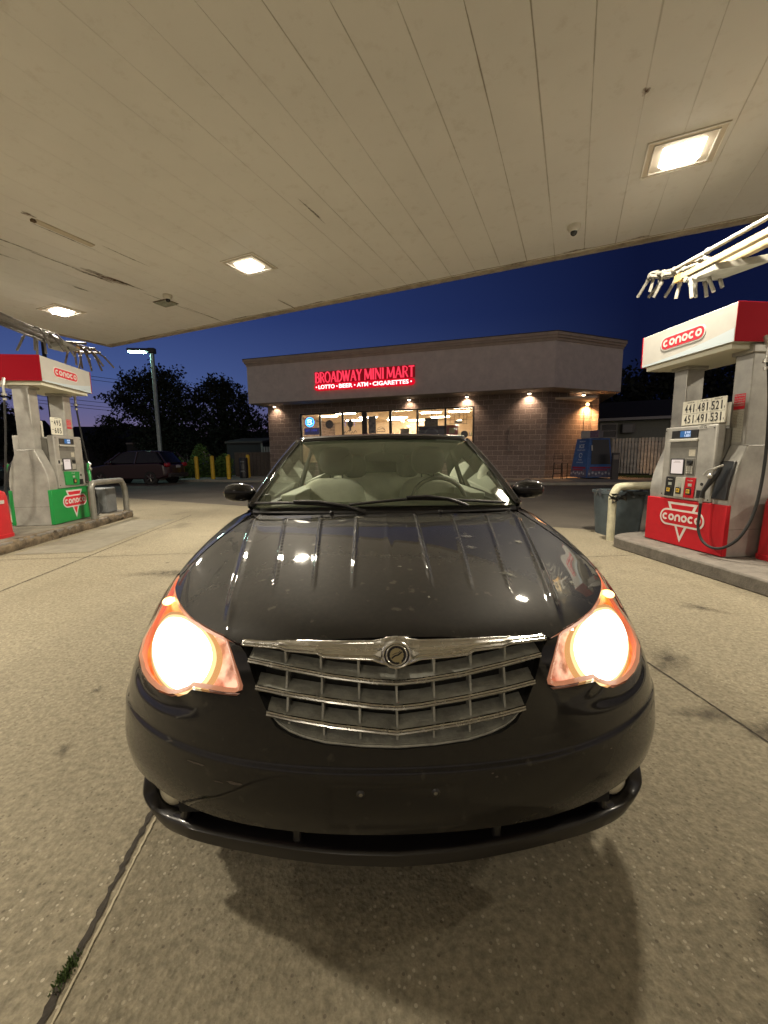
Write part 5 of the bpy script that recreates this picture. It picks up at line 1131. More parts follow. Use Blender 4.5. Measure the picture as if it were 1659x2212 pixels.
def pipe_cluster(parent, y0, s, seed, M, n=13):
    rr = random.Random(seed)
    for i in range(n):
        a = -.42+.84*((i*5) % n)/n; yy = y0+(.95-.085*i if i < 9 else .1-.06*i)*1.0
        top = Vector((a*.55, yy, 3.44+.05*rr.random())); L = .20+.07*rr.random(); dx = (a*.35+.10*(rr.random()-.5)); dy = .10*(rr.random()-.1)+(.10 if i < 5 else 0)
        pts = [(a*.2, yy-.05, 3.52), (top.x, top.y, 3.50), (top.x+dx*.3, top.y+dy*.2+.02, 3.44), (top.x+dx*.6, top.y+dy*.6+.03, 3.40)]
        mb = MB(); mb.tube([tuple(q) for q in catmull(pts, 4)], .016, 8); e = Vector(pts[-1]); mb.tube([e, e+Vector((dx, dy, -L)).normalized()*.03], .024, 8); mb.tube([e+Vector((dx, dy, -L)).normalized()*.03, e+Vector((dx, dy, -L)).normalized()*(.03+L)], .0195, 8); mk('drop_pipe', mb, M, parent)
def tube_drops(parent, tubes, M):
    for (a, b) in tubes:
        a, b = Vector(a), Vector(b); d = (b-a).normalized(); c = a+Vector((0, 0, .05)); mb = MB()
        mb.tube([tuple(q) for q in catmull([(a.x*.6, a.y-.06, a.z+.07), (a.x*.85, a.y-.03, a.z+.075), (a.x, a.y, a.z+.05), tuple(a)], 4)], .017, 8); mb.tube([a-d*.012, a+d*.03], .025, 8); mb.tube([a+d*.03, b], .020, 8); mk('drop_pipe', mb, M, parent)
def rack(loc, rot, label, M_beam, M_pipe, near, n, seed, tubes=None, pipes=None):
    t = thing('overhead_pipe_rack', label, 'pipe rack', loc, rot, 'pipe racks hung above the pumps')
    for dx in (-.12, .08):
        mb = MB(); mb.box(dx-.035, dx+.035, near, .62, 3.385, 3.395); mb.box(dx-.035, dx-.027, near, .62, 3.395, 3.45); mb.box(dx+.027, dx+.035, near, .62, 3.395, 3.45); mk('channel_beam', mb, M_beam, t, bevel=.003)
        mb = MB(); mb.box(dx-.04, dx+.04, .62, .72, 3.375, 3.46); mk('beam_end', mb, TIMB, t, bevel=.003)
    mb = MB(); mb.add([(-.14, .18, 3.30), (.30, -.10, 3.30), (.24, .50, 3.335), (-.14, .60, 3.335), (-.14, .18, 3.375), (.30, -.10, 3.375), (.24, .50, 3.380), (-.14, .60, 3.380)], [(3, 2, 1, 0), (4, 5, 6, 7), (0, 1, 5, 4), (1, 2, 6, 5), (2, 3, 7, 6), (3, 0, 4, 7)]); mk('shield_plate', mb, mat('plate_white', (.24, .235, .20), .5, noise=.2), t, bevel=.004)
    for pts in pipes or ([(-.30, near, 3.66), (-.26, .30, 3.62), (-.20, .40, 3.60), (-.10, .42, 3.52), (-.10, .55, 3.50), (-.10, 1.0, 3.50)], [(-.10, .50, 3.50), (.04, .66, 3.53), (.02, .85, 3.51), (-.02, 1.28, 3.47)], [(-.28, .95, 3.50), (.26, 1.0, 3.50)], [(-.25, .62, 3.52), (.28, .66, 3.52)], [(-.28, 1.25, 3.49), (.2, 1.3, 3.49)]):
        mb = MB(); mb.tube([tuple(q) for q in catmull(pts, 5)], .024, 10); 
        for q in pts[1:-1]: mb.ellipsoid(q, .034, .034, .034, 10, 6)
        mk('supply_pipe', mb, M_pipe, t)
    if tubes: tube_drops(t, tubes, M_pipe)
    else: pipe_cluster(t, .45, 1, seed, M_pipe, n)
    return t
RT = [((-0.12, 1.21, 3.618), (-0.12, 1.4, 3.46)), ((-0.05, 1.211, 3.632), (-0.05, 1.264, 3.481)), ((0.08, 1.258, 3.582), (0.08, 1.44, 3.481)), ((0.0, 1.12, 3.549), (0.0, 1.239, 3.405)), ((0.16, 1.072, 3.56), (0.16, 1.233, 3.408)), ((-0.1, 0.696, 3.367), (-0.1, 0.737, 3.202)), ((-0.14, 0.485, 3.282), (-0.14, 0.453, 3.109)), ((0.05, 0.63, 3.335), (0.05, 0.6, 3.174)), ((0.14, 0.584, 3.341), (0.14, 0.544, 3.162)), ((0.0, 0.379, 3.287), (0.0, 0.306, 3.128)), ((0.2, 0.454, 3.356), (0.2, 0.402, 3.218))]
RP_ = [[(-.12, -3.2, 3.56), (-.12, .30, 3.56), (-.12, .365, 3.55), (-.10, .33, 3.49), (-.08, .25, 3.44)], [(-.05, .25, 3.46), (-.05, .46, 3.53), (-.05, .61, 3.59), (-.05, .86, 3.60), (-.05, 1.04, 3.64), (-.05, 1.22, 3.69)], [(.05, .60, 3.50), (.05, .61, 3.555), (.05, .82, 3.59), (.05, .94, 3.585), (.02, 1.10, 3.60)], [(-.16, .92, 3.56), (.18, .92, 3.60)], [(-.16, 1.16, 3.64), (.14, 1.16, 3.64)], [(-.16, .55, 3.36), (.22, .55, 3.40)], [(-.14, .42, 3.33), (.22, .42, 3.36)]]
rack(lane(4.40, 4.25, 0), LROT, 'pipe rack with cream channels and white drop pipes above the red pump', mat('channel_cream', (.32, .25, .14), .5, noise=.2, nscale=5), PVC, -3.2, 14, 2, RT, RP_)
rack(lane(-5.2, 8.45, .05), LROT, 'grimy grey pipe rack with drooping nozzles above the green pump', mat('channel_grey', (.10, .09, .075), .6, .2, noise=.3, nscale=6), mat('pipe_grimy', (.09, .08, .07), .55, noise=.35, nscale=9), -4.5, 16, 6)

# ------------------------------------------------------------------ store
store = thing('store_building', 'single-storey convenience store of brown split block under a tall plain fascia', 'store', BO, BROT)
C40, S40 = math.cos(R(40)), math.sin(R(40))
def wall(name, x0, x1, y0, y1, z0, z1, ux=(1, 0, 0), parent=None, M=None, rot=None):
    mb = MB(); mb.box(x0, x1, y0, y1, z0, z1, rot); o = mk(name, mb, M or BLOCK, parent or store, smooth=False); uv_box(o, ux, (0, 0, 1)); return o
WX0, WX1, WZ = -13.25, -3.42, 3.74
wall('wall', -15.3, WX0, 0, .3, 0, 4.6); wall('wall', WX1, 0, 0, .3, 0, 4.6); wall('wall', WX0, WX1, .002, .298, WZ, 4.6); wall('wall', WX0, WX1, .002, .298, 0, .9)
mb = MB(); P = [(0, 0), (3.0*C40, 3.0*S40), (3.0*C40-.3*S40, 3.0*S40+.3*C40), (0, .4)]; mb.prism(P, ((0, 0, 0), (1, 0, 0), (0, 1, 0)), 0, 4.6); o = mk('wall', mb, BLOCK, store, smooth=False); uv_box(o, (C40, S40, 0), (0, 0, 1))
wall('wall', 3.0*C40, 3.0*C40+.02+.28, 3.0*S40+.0, 12, 0, 4.598, (0, 1, 0)); wall('wall', -15.3, -15.0, .3, 12, 0, 4.599, (0, 1, 0)); wall('wall', -15.3, 2.5, 12, 12.3, 0, 4.6)
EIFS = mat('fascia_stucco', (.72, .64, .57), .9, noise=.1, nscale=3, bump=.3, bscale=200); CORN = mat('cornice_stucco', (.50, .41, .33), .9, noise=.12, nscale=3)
fo = [(-15.75, -1.2), (.15, -1.2), (.15+4.3*C40, -1.2+4.3*S40), (.15+4.3*C40-.0, 12.6), (-15.75, 12.6)]
mb = MB(); mb.prism(fo, ((0, 0, 0), (1, 0, 0), (0, 1, 0)), 4.28, 6.28); mk('fascia', mb, EIFS, store, smooth=False)
def off_poly(P, d):
    o = []; n = len(P)
    for i in range(n):
        a, b, c = Vector(P[i-1]), Vector(P[i]), Vector(P[(i+1) % n]); e1 = (b-a).normalized(); e2 = (c-b).normalized(); n1 = Vector((e1.y, -e1.x)); n2 = Vector((e2.y, -e2.x)); k = (n1+n2)/(1+n1.dot(n2)); o.append(tuple(b+k*d))
    return o
mb = MB()
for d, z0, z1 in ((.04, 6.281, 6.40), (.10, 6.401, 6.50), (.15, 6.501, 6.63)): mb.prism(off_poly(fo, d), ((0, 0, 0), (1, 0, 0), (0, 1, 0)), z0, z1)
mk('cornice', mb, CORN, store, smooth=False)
mb = MB(); mb.prism(off_poly(fo, .17), ((0, 0, 0), (1, 0, 0), (0, 1, 0)), 6.631, 6.66); mk('roof_edge', mb, mat('roof_flashing', (.03, .03, .035), .5), store, smooth=False)
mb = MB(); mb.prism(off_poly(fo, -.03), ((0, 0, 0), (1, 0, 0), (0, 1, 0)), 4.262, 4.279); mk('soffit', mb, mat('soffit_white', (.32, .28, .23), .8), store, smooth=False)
# interior
INW = mat('shop_wall', (.62, .50, .36), .8, noise=.05); INC = mat('shop_ceiling', (.66, .58, .46), .9)
mb = MB(); mb.box(-15, 2.2, .3, 9.4, 3.9, 4.0); mk('shop_ceiling', mb, INC, store, smooth=False)
mb = MB(); mb.box(-14.99, 2.2, 9.0, 9.1, 0, 3.9); mb.box(-3.2, -3.1, 3.5, 9, 0, 3.9); mb.box(-14.99, 2.2, .3, 9, .10, .13); mk('shop_wall', mb, INW, store, smooth=False)
fixM = glow('fluorescent', (1, .82, .56), 75)
for (x, y) in ((-12.9, 3.2), (-10.76, 4.9), (-8.94, 5.8), (-9.5, 7.3), (-8.2, 8.3), (-6.3, 3.6), (-6.2, 6.6), (-4.6, 3.6), (-4.1, 1.6), (-12.4, 6.6), (-11.2, 2.0), (-7.6, 1.6)):
    mb = MB(); mb.box(x-.6, x+.6, y-.10, y+.10, 3.84, 3.895); mk('shop_lamp', mb, fixM, store, smooth=False)
# glazing and frames
FRM = mat('dark_frame', (.022, .017, .015), .5)
mb = MB()
for x, w_ in ((-13.25, .10), (-12.05, .10), (-10.68, .10), (-9.48, .28), (-7.93, .14), (-6.43, .10), (-4.95, .10), (-3.52, .10)): mb.box(x, x+w_, .04, .16, .9, WZ)
mb.box(-9.20, -7.93, .041, .159, 2.30, 2.46); mb.box(WX0, WX1, .042, .158, WZ-.07, WZ-.001); mb.box(WX0, WX1, .042, .158, .901, .98); mk('window_frame', mb, FRM, store, bevel=.006)
mb = MB(); mb.box(WX0, WX1, .09, .1, .95, 3.7); mk('window_glass', mb, glass('shop_glass', (.93, .93, .93), .05, (.3, .3, .3), .02), store, smooth=False)
WF = ((0, .13, 0), (1, 0, 0), (0, 0, 1))      # just inside the glass, facing the lot
def hang(name, label, cat, build, off=.13):
    t = thing(name, label, cat, bld(0, off, 0), BROT); fr = ((0, 0, 0), (1, 0, 0), (0, 0, 1)); build(t, fr); return t
def b_neon(t, fr):
    mb = MB(); mb.prism([(-12.66+.26*math.cos(a), 3.26+.26*math.sin(a)) for a in [2*math.pi*i/32 for i in range(32)]], fr, 0, .03); mk('sign_disc', mb, mat('neon_disc', (.02, .12, .4), .5, emit=(.02, .18, 1), es=1.6), t, smooth=False)
    mb = MB(); mb.ribbon([(-12.66+.25*math.cos(a), 3.26+.25*math.sin(a)) for a in [2*math.pi*i/32 for i in range(32)]], .03, fr, .03, .05, True); mk('neon_ring', mb, glow('neon_blue', (.03, .22, 1), 7), t, smooth=False)
    mb = MB(); mb.ribbon([(-12.80, 3.36), (-12.66, 3.40), (-12.54, 3.36), (-12.60, 3.27), (-12.52, 3.18), (-12.66, 3.11), (-12.80, 3.16)], .06, fr, .05, .07); mb.ribbon([(-12.82, 3.27), (-12.62, 3.27)], .05, fr, .05, .07); mk('neon_bird', mb, glow('neon_white', (.35, .6, 1), 4), t, smooth=False)
hang('neon_sign', 'round blue neon sign hanging in the leftmost store window', 'neon sign', b_neon)
def b_blueposter(t, fr):
    mb = MB(); mb.rect(fr, -13.05, -12.1, 2.55, 2.93, 0, .01); mk('sheet', mb, mat('navy_print', (.01, .02, .12), .6, emit=(.01, .03, .35), es=.12), t, smooth=False)
    mb = text_mb('EST 1934', fr, -12.95, -12.25, 2.74, 2.86, .002, .01); mk('lettering', mb, glow('blue_letters', (.06, .10, .9), .8), t, smooth=False)
hang('window_banner', 'dark blue lettered banner under the round neon sign', 'banner', b_blueposter)
for nm, lab, x, z, rx, rz, c in (('window_ball', 'dark round decal in the second store window', -11.72+.25, 3.10, .24, .24, (.03, .03, .05)), ('window_ball', 'small black ball sign low in the rightmost store window', -3.93, 2.35, .19, .19, (.04, .03, .03))):
    def f(t, fr): mb = MB(); mb.ellipsoid((x, 0, z), rx, .03, rz, 24, 12); mk('disc', mb, mat('decal_'+str(c[2]), c, .6), t)
    hang(nm, lab, 'window decal', f)
def b_head(t, fr):
    mb = MB(); mb.ellipsoid((-10.2, 0, 3.10), .17, .04, .22, 20, 12); mb.ribbon([(-10.2, 2.9), (-10.2, 2.7)], .12, fr, 0, .02)
    for dx, dz in ((-.3, 2.62), (-.1, 2.68), (.12, 2.6), (.3, 2.66)): mb.ribbon([(-10.2+dx-.08, dz-.05), (-10.2+dx, dz+.06), (-10.2+dx+.08, dz-.05)], .03, fr, 0, .02)
    mk('cutout', mb, mat('decal_dark', (.05, .045, .05), .6), t)
    mb = MB(); mb.ribbon([(-10.5, 2.95), (-10.5, 3.3), (-9.95, 3.3), (-9.95, 2.95)], .025, fr, -.02, -.01); mk('neon_outline', mb, glow('lilac_neon', (.45, .42, 1), 1.2), t, smooth=False)
hang('window_cutout', 'dark head-shaped cut-out in the third store window', 'window decal', b_head)
def b_poster(t, fr):
    mb = MB(); mb.rect(fr, -9.12, -8.70, 2.52, 3.45, 0, .01); p = mk('sheet', mb, mat('poster_grey', (.20, .18, .18), .7, noise=.3, nscale=9), t, smooth=False)
    rr = random.Random(12); mb = MB()
    for i in range(16): a = -9.08+.3*rr.random(); b = 2.56+.75*rr.random(); mb.rect(fr, a, a+.05+.05*rr.random(), b, b+.04+.05*rr.random(), .01, .012)
    mk('print', mb, mat('poster_print', (.06, .06, .08), .7), p, smooth=False)
hang('window_poster', 'tall grey poster taped inside the door-side window', 'poster', b_poster)
def b_oval(t, fr):
    mb = MB(); mb.ribbon(arc(-8.42, 2.62, .24, 0, 180, 14), .02, fr, 0, .01); mb.ribbon([(-8.66, 2.62), (-8.18, 2.62)], .03, fr, 0, .01); mb.ribbon([(-8.6, 2.72), (-8.3, 2.78), (-8.22, 2.70)], .03, fr, 0, .01); mk('outline', mb, mat('decal_dark'), t, smooth=False)
hang('window_decal', 'half-round outlined decal low in the fourth store window', 'window decal', b_oval)
def b_card(t, fr):
    mb = MB(); mb.ribbon([(-7.3, 2.3), (-7.3, 2.72), (-6.85, 2.72), (-6.85, 2.3)], .025, fr, 0, .01, True); mk('frame', mb, mat('decal_dark'), t, smooth=False); mb = MB(); mb.rect(fr, -7.29, -6.86, 2.31, 2.71, -.005, 0); mk('sheet', mb, mat('cream_sheet', (.5, .42, .3), .7), t, smooth=False)
hang('notice_frame', 'small framed cream notice in the fifth store window', 'notice', b_card)
def b_tv(t, fr):
    mb = MB(); mb.rect(fr, -6.15, -5.42, 2.82, 3.30, 0, .06); mk('screen', mb, mat('tv_black', (.015, .012, .01), .3), t, bevel=.01); mb = MB(); mb.tube([(-5.78, .1, 3.3), (-5.78, .1, 3.9)], .02, 8); mk('mount', mb, FRM, t)
hang('television', 'black flat television hanging behind the sixth store window', 'television', b_tv, .9)
def b_bluebig(t, fr):
    mb = MB(); mb.rect(fr, -6.32, -4.96, 1.0, 2.83, 0, .01); p = mk('sheet', mb, mat('poster_navy', (.035, .05, .11), .6), t, smooth=False); mb = MB(); mb.ribbon(arc(-5.64, 2.35, .36, 20, 160, 14), .09, fr, .01, .012); mb2 = text_mb('COLD BEER', fr, -6.1, -5.2, 2.2, 2.38, .001, .01); mk('print', mb, mat('poster_pale_blue', (.12, .16, .24), .6), p, smooth=False)
hang('window_poster', 'large navy poster filling the lower sixth store window', 'poster', b_bluebig)
def b_gridsign(t, fr):
    mb = MB()
    for z in (2.90, 3.10, 3.33, 3.45): mb.ribbon([(-4.72, z), (-3.78, z)], .018, fr, 0, .015)
    for x in (-4.66, -4.45, -4.2, -3.98, -3.82): mb.ribbon([(x, 2.86), (x, 3.50)], .016, fr, 0, .015)
    mb.rect(fr, -4.42, -4.05, 2.93, 3.05, 0, .03); mb2 = text_mb('OPEN', fr, -4.5, -4.0, 3.14, 3.31, .02, 0, .01); 
    mk('wire_frame', mb, mat('decal_dark'), t, smooth=False)
hang('wire_sign', 'unlit wire-framed neon sign in the rightmost store window', 'sign', b_gridsign)
def b_red(t, fr):
    mb = MB(); mb.rect(fr, -4.85, -4.25, 2.25, 2.85, 0, .01); p = mk('sheet', mb, mat('poster_red', (.45, .05, .03), .6), t, smooth=False); mb = MB(); mb.rect(fr, -4.72, -4.42, 2.42, 2.70, .01, .012); mk('print', mb, mat('poster_gold', (.55, .38, .12), .6), p, smooth=False)
hang('window_poster', 'red and gold poster in the rightmost store window', 'poster', b_red)
sh = thing('shelf_rack', 'shelves of bottles and packets inside the rightmost window', 'shelf', bld(-4.1, 1.2, .13), BROT); mb = MB()
for z in (.3, .8, 1.3, 1.8, 2.2): mb.box(-.55, .5, 0, .35, z, z+.03)
mb.box(-.57, -.55, 0, .35, 0, 2.5); mb.box(.5, .52, 0, .35, 0, 2.5); mk('shelves', mb, mat('shelf_metal', (.4, .35, .28), .5), sh)
cols_ = [(.6, .45, .08), (.5, .1, .05), (.1, .25, .1), (.7, .6, .4), (.1, .12, .3)]
for ci, c in enumerate(cols_):
    mb = MB()
    for z in (.33, .83, 1.33, 1.83, 2.23):
        for k in range(18):
            if (k*7+ci*3+int(z*10)) % 5 == ci: x = -.5+.055*k; mb.cyl((x, .08, z), .02, .12, 8); mb.cyl((x, .08, z+.12), .009, .06, 8)
    mk('bottle_row', mb, mat('bottle_%d' % ci, c, .3, emit=c, es=.25), sh)

# illuminated sign on the fascia
sg = thing('store_sign', 'glowing red letters BROADWAY MINI MART over a red lightbox on the fascia', 'sign', bld(0, -1.205, 0), BROT); fr = ((0, 0, 0), (1, 0, 0), (0, 0, 1))
RL = glow('sign_letter_red', (1, .045, .09), 1.25); RBX = glow('sign_box_red', (1, .006, .03), .75); WL = glow('sign_letter_white', (1, .80, .78), 1.9)
mb = MB(); mb.rect(fr, -11.64, -6.22, 5.10, 5.70, 0, .012); mk('backing_board', mb, mat('sign_backing', (.25, .012, .02), .6, emit=(1, .0, .02), es=.11), sg, smooth=False)
def serif(txt, x0, x1):
    """tall thin letters with serifs"""
    mb = MB(); W = {'B': .62, 'R': .68, 'O': .80, 'A': .78, 'D': .76, 'W': 1.05, 'Y': .72, 'M': .95, 'I': .30, 'N': .80, 'T': .68}
    tot = sum(W[c] for c in txt)+.02*(len(txt)-1); k = (x1-x0)/tot; x = x0; z0, H = 5.14, .52
    for c in txt:
        w_ = W[c]*k; th = .085; tn = .045
        P = lambda a, b: (x+a*w_, z0+b*H)
        st = lambda pts, t_: mb.ribbon([P(*p) for p in pts], t_, fr, .012, .05)
        sf = lambda a, b, q=.16: mb.ribbon([P(a-q, b), P(a+q, b)], .022, fr, .012, .05)
        if c == 'B': st([(.2, 0), (.2, 1)], th); st([(.15, .98), (.55, .98), (.80, .88), (.80, .66), (.55, .54), (.2, .54)], tn); st([(.55, .54), (.90, .44), (.92, .14), (.6, .02), (.12, .02)], tn+.015); sf(.2, 1); sf(.2, 0)
        if c == 'R': st([(.2, 0), (.2, 1)], th); st([(.15, .98), (.55, .98), (.82, .86), (.80, .62), (.55, .50), (.2, .50)], tn); st([(.5, .5), (.92, 0)], th*.8); sf(.2, 0); sf(.2, 1)
        if c == 'O': mb.ribbon([P(.5+.42*math.cos(a), .5+.49*math.sin(a)) for a in [2*math.pi*i/24 for i in range(24)]], .06, fr, .012, .05, True)
        if c == 'A': st([(.1, 0), (.5, 1)], tn); st([(.5, 1), (.9, 0)], th); st([(.25, .33), (.75, .33)], tn*.8); sf(.1, 0, .12); sf(.9, 0, .12)
        if c == 'D': st([(.2, 0), (.2, 1)], th); st([(.1, .98), (.5, .98), (.85, .78), (.92, .5), (.85, .22), (.5, .02), (.1, .02)], tn+.02); sf(.2, 0, .1); sf(.2, 1, .1)
        if c == 'W': st([(.06, 1), (.28, 0)], th); st([(.28, 0), (.5, .95)], tn); st([(.46, 1), (.70, 0)], th); st([(.70, 0), (.94, 1)], tn); sf(.06, 1, .1); sf(.94, 1, .08)
        if c == 'Y': st([(.1, 1), (.5, .48)], th); st([(.9, 1), (.5, .48)], tn); st([(.5, .5), (.5, 0)], th); sf(.1, 1, .12); sf(.9, 1, .12); sf(.5, 0)
        if c == 'M': st([(.1, 0), (.14, 1)], tn); st([(.16, 1), (.5, .1)], th); st([(.5, .1), (.84, 1)], tn); st([(.86, 1), (.90, 0)], th); sf(.1, 0, .08); sf(.9, 0, .09); sf(.12, 1, .07); sf(.88, 1, .07)
        if c == 'I': st([(.5, 0), (.5, 1)], th); sf(.5, 0, .35); sf(.5, 1, .35)
        if c == 'N': st([(.14, 0), (.14, 1)], tn); st([(.14, 1), (.86, 0)], th); st([(.86, 0), (.86, 1)], tn); sf(.14, 0, .1); sf(.86, 1, .1); sf(.1, 1, .08)
        if c == 'T': st([(.5, 0), (.5, 1)], th); st([(.04, .96), (.96, .96)], tn*1.2); sf(.5, 0)
        x += w_+.02*k
    return mb
for wd_, a, b in (('BROADWAY', -11.60, -8.98), ('MINI', -8.86, -7.80), ('MART', -7.68, -6.24)):
    mk('word', serif(wd_, a, b), RL, sg, smooth=False)
mb = MB(); mb.prism(stadium(-8.93, 4.91, 5.42, .34, 6), fr, 0, .09); mk('lightbox', mb, RBX, sg, smooth=False)
x = -11.50
for tx, w_ in (('.', 0), ('LOTTO', .92), ('.', 0), ('BEER', .74), ('.', 0), ('ATM', .60), ('.', 0), ('CIGARETTES', 1.86), ('.', 0)):
    mb = MB()
    if tx == '.': mb.prism([(x+.035*math.cos(a), 4.91+.035*math.sin(a)) for a in [2*math.pi*i/10 for i in range(10)]], fr, .09, .11); x += .12
    else: mb = text_mb(tx, fr, x, x+w_, 4.81, 5.01, .02, .09, .02); x += w_+.125
    mk('dot' if tx == '.' else 'word', mb, WL, sg, smooth=False)

# soffit lights: small cans with a lit face and a real spot of light on the block
def soffit_light(x, y, z, label, power=10, ax=(0, 1), col=(1, .72, .50)):
    t = thing('soffit_light', label, 'light', bld(x, y, z), BROT, 'small lights under the store soffit'); mb = MB(); mb.cyl((0, 0, 0), .07, -.10, 16); mk('can', mb, mat('can_metal', (.1, .09, .08), .5), t); mb = MB(); mb.ellipsoid((0, 0, -.10), .075, .075, .04, 14, 8); mk('lit_lens', mb, glow('soffit_lens', (1, .78, .55), 14), t)
    ld = bpy.data.lights.new('soffit_spot', 'SPOT'); ld.energy = power*1.5; ld.color = col; ld.spot_size = R(125); ld.spot_blend = .8; ld.shadow_soft_size = .04; lo = bpy.data.objects.new('soffit_spot', ld); COL.objects.link(lo); lo.parent = t; lo.location = (0, 0, -.16); d = Vector((ax[0], ax[1], -1.6)); lo.rotation_euler = d.to_track_quat('-Z', 'Y').to_euler(); return t
soffit_light(-14.7, -.25, 4.26, 'tiny soffit light at the far left corner of the store', 40)
soffit_light(-6.75, -.25, 4.26, 'tiny soffit light above the store windows below the word MART', 30)
soffit_light(-3.8, -.25, 4.26, 'tiny soffit light above the right end of the store windows', 70)
soffit_light(-.85, -.25, 4.26, 'tiny soffit light near the store corner on the plain block wall', 70)
soffit_light(1.62+.2*S40, 1.36-.2*C40, 4.26, 'brightest soffit light, over the angled corner wall', 230, (-S40, C40))
t = thing('wall_light', 'orange wall lamp with conduit on the angled block corner', 'light', bld(1.95+.06*S40, 1.64-.06*C40, 3.75), BROT+R(40)); mb = MB(); mb.ellipsoid((0, -.03, 0), .09, .07, .07, 14, 8); mk('lens', mb, glow('sodium_lens', (1, .55, .22), 16), t); mb = MB(); mb.box(-.09, .09, 0, .05, -.09, .10); mb.tube([(-.12, .03, -.1), (-.12, .03, -2.0)], .012, 6); mk('housing', mb, mat('can_metal'), t)
ld = bpy.data.lights.new('wall_glow', 'SPOT'); ld.energy = 520; ld.color = (1, .50, .20); ld.spot_size = R(150); ld.spot_blend = .9; ld.shadow_soft_size = .05; lo = bpy.data.objects.new('wall_glow', ld); COL.objects.link(lo); lo.parent = t; lo.location = (0, -.14, -.1); lo.rotation_euler = Vector((.05, .35, -1)).to_track_quat('-Z', 'Y').to_euler()
t = thing('downpipe', 'thin grey conduit stub fixed on the plain block wall', 'conduit', bld(-1.7, -.03, 1.5), BROT); mb = MB(); mb.tube([(0, 0, 0), (0, 0, 1.2)], .02, 6); mb.box(-.06, .06, -.03, .03, -.05, .08); mk('conduit', mb, mat('conduit_grey', (.2, .17, .15), .6), t)

# sidewalk and kerb round the store
pts = [(-19.8, 4), (-19.8, -2.6), (-19.3, -3.1), (-1, -3.45), (2.9, -2.75), (4.2, -1.6), (9, .2), (14, 1.0), (14, 1.6), (9, .9), (4.6, 1.0), (3.2, 4)]
mb = MB(); mb.prism(pts, ((0, 0, 0), (1, 0, 0), (0, 1, 0)), 0, .12); mk('pavement', mb, WALKM, kind='structure', loc=BO, rotz=BROT, bevel=.02, smooth=False)
mb = MB(); mb.add([(3.4, 1.05, .115), (5, 1.1, .115), (9, 1.0, .115), (16, 1.8, .115), (16, 9, .115), (3.4, 9, .115)], [(0, 1, 2, 3, 4, 5)]); mk('verge', mb, mat('verge_soil', (.05, .055, .025), .95, noise=.3, nscale=5), kind='structure', loc=BO, rotz=BROT, smooth=False)
mb = MB(); mb.add([(2.0, -3.6, .006), (8.0, -1.2, .006), (8.0, -.2, .006), (4.2, -1.8, .006), (2.9, -2.9, .006)], [(0, 1, 2, 3, 4)]); mk('ground_leaf_litter', mb, mat('leaf_litter', (.09, .045, .03), .95, noise=.5, nscale=12, bump=.6), kind='structure', loc=BO, rotz=BROT, smooth=False)

# ------------------------------------------------------------------ things by the store
t = thing('ice_freezer', 'blue slant-sided ice freezer standing by the angled store wall', 'ice freezer', (9.42, 18.90, .12), R(-40))
BLUE = mat('ice_blue', (.03, .10, .30), .4, noise=.25, nscale=6); 
# local frame: corner edge towards the viewer at the origin, faces run back along +x (right) and -x (left)
fl = R(100)
c0, cr, cl, cb = Vector((0, 0)), Vector((.95, .95)), Vector((-.95, .75)), Vector((0, 1.75)); cen = (c0+cr+cl+cb)/4
B0 = [c0, cr, cb, cl]; B1 = [cen+(p-cen)*.74 for p in B0]
mb = MB(); mb.add([(p.x, p.y, .06) for p in B0]+[(p.x, p.y, 1.88) for p in B1], [(0, 1, 2, 3)[::-1], (4, 5, 6, 7)]+[(i, (i+1) % 4, 4+(i+1) % 4, 4+i) for i in range(4)]); mk('cabinet', mb, BLUE, t, bevel=.02)
def face(i, j):
    a, b = Vector((*B0[i], .06)), Vector((*B0[j], .06)); c, d = Vector((*B1[i], 1.88)), Vector((*B1[j], 1.88)); X = (b-a).normalized(); mid = (a+b)/2; tm = (c+d)/2; Y = (tm-mid).normalized(); return (tuple(mid), tuple(X), tuple(Y)), (b-a).length
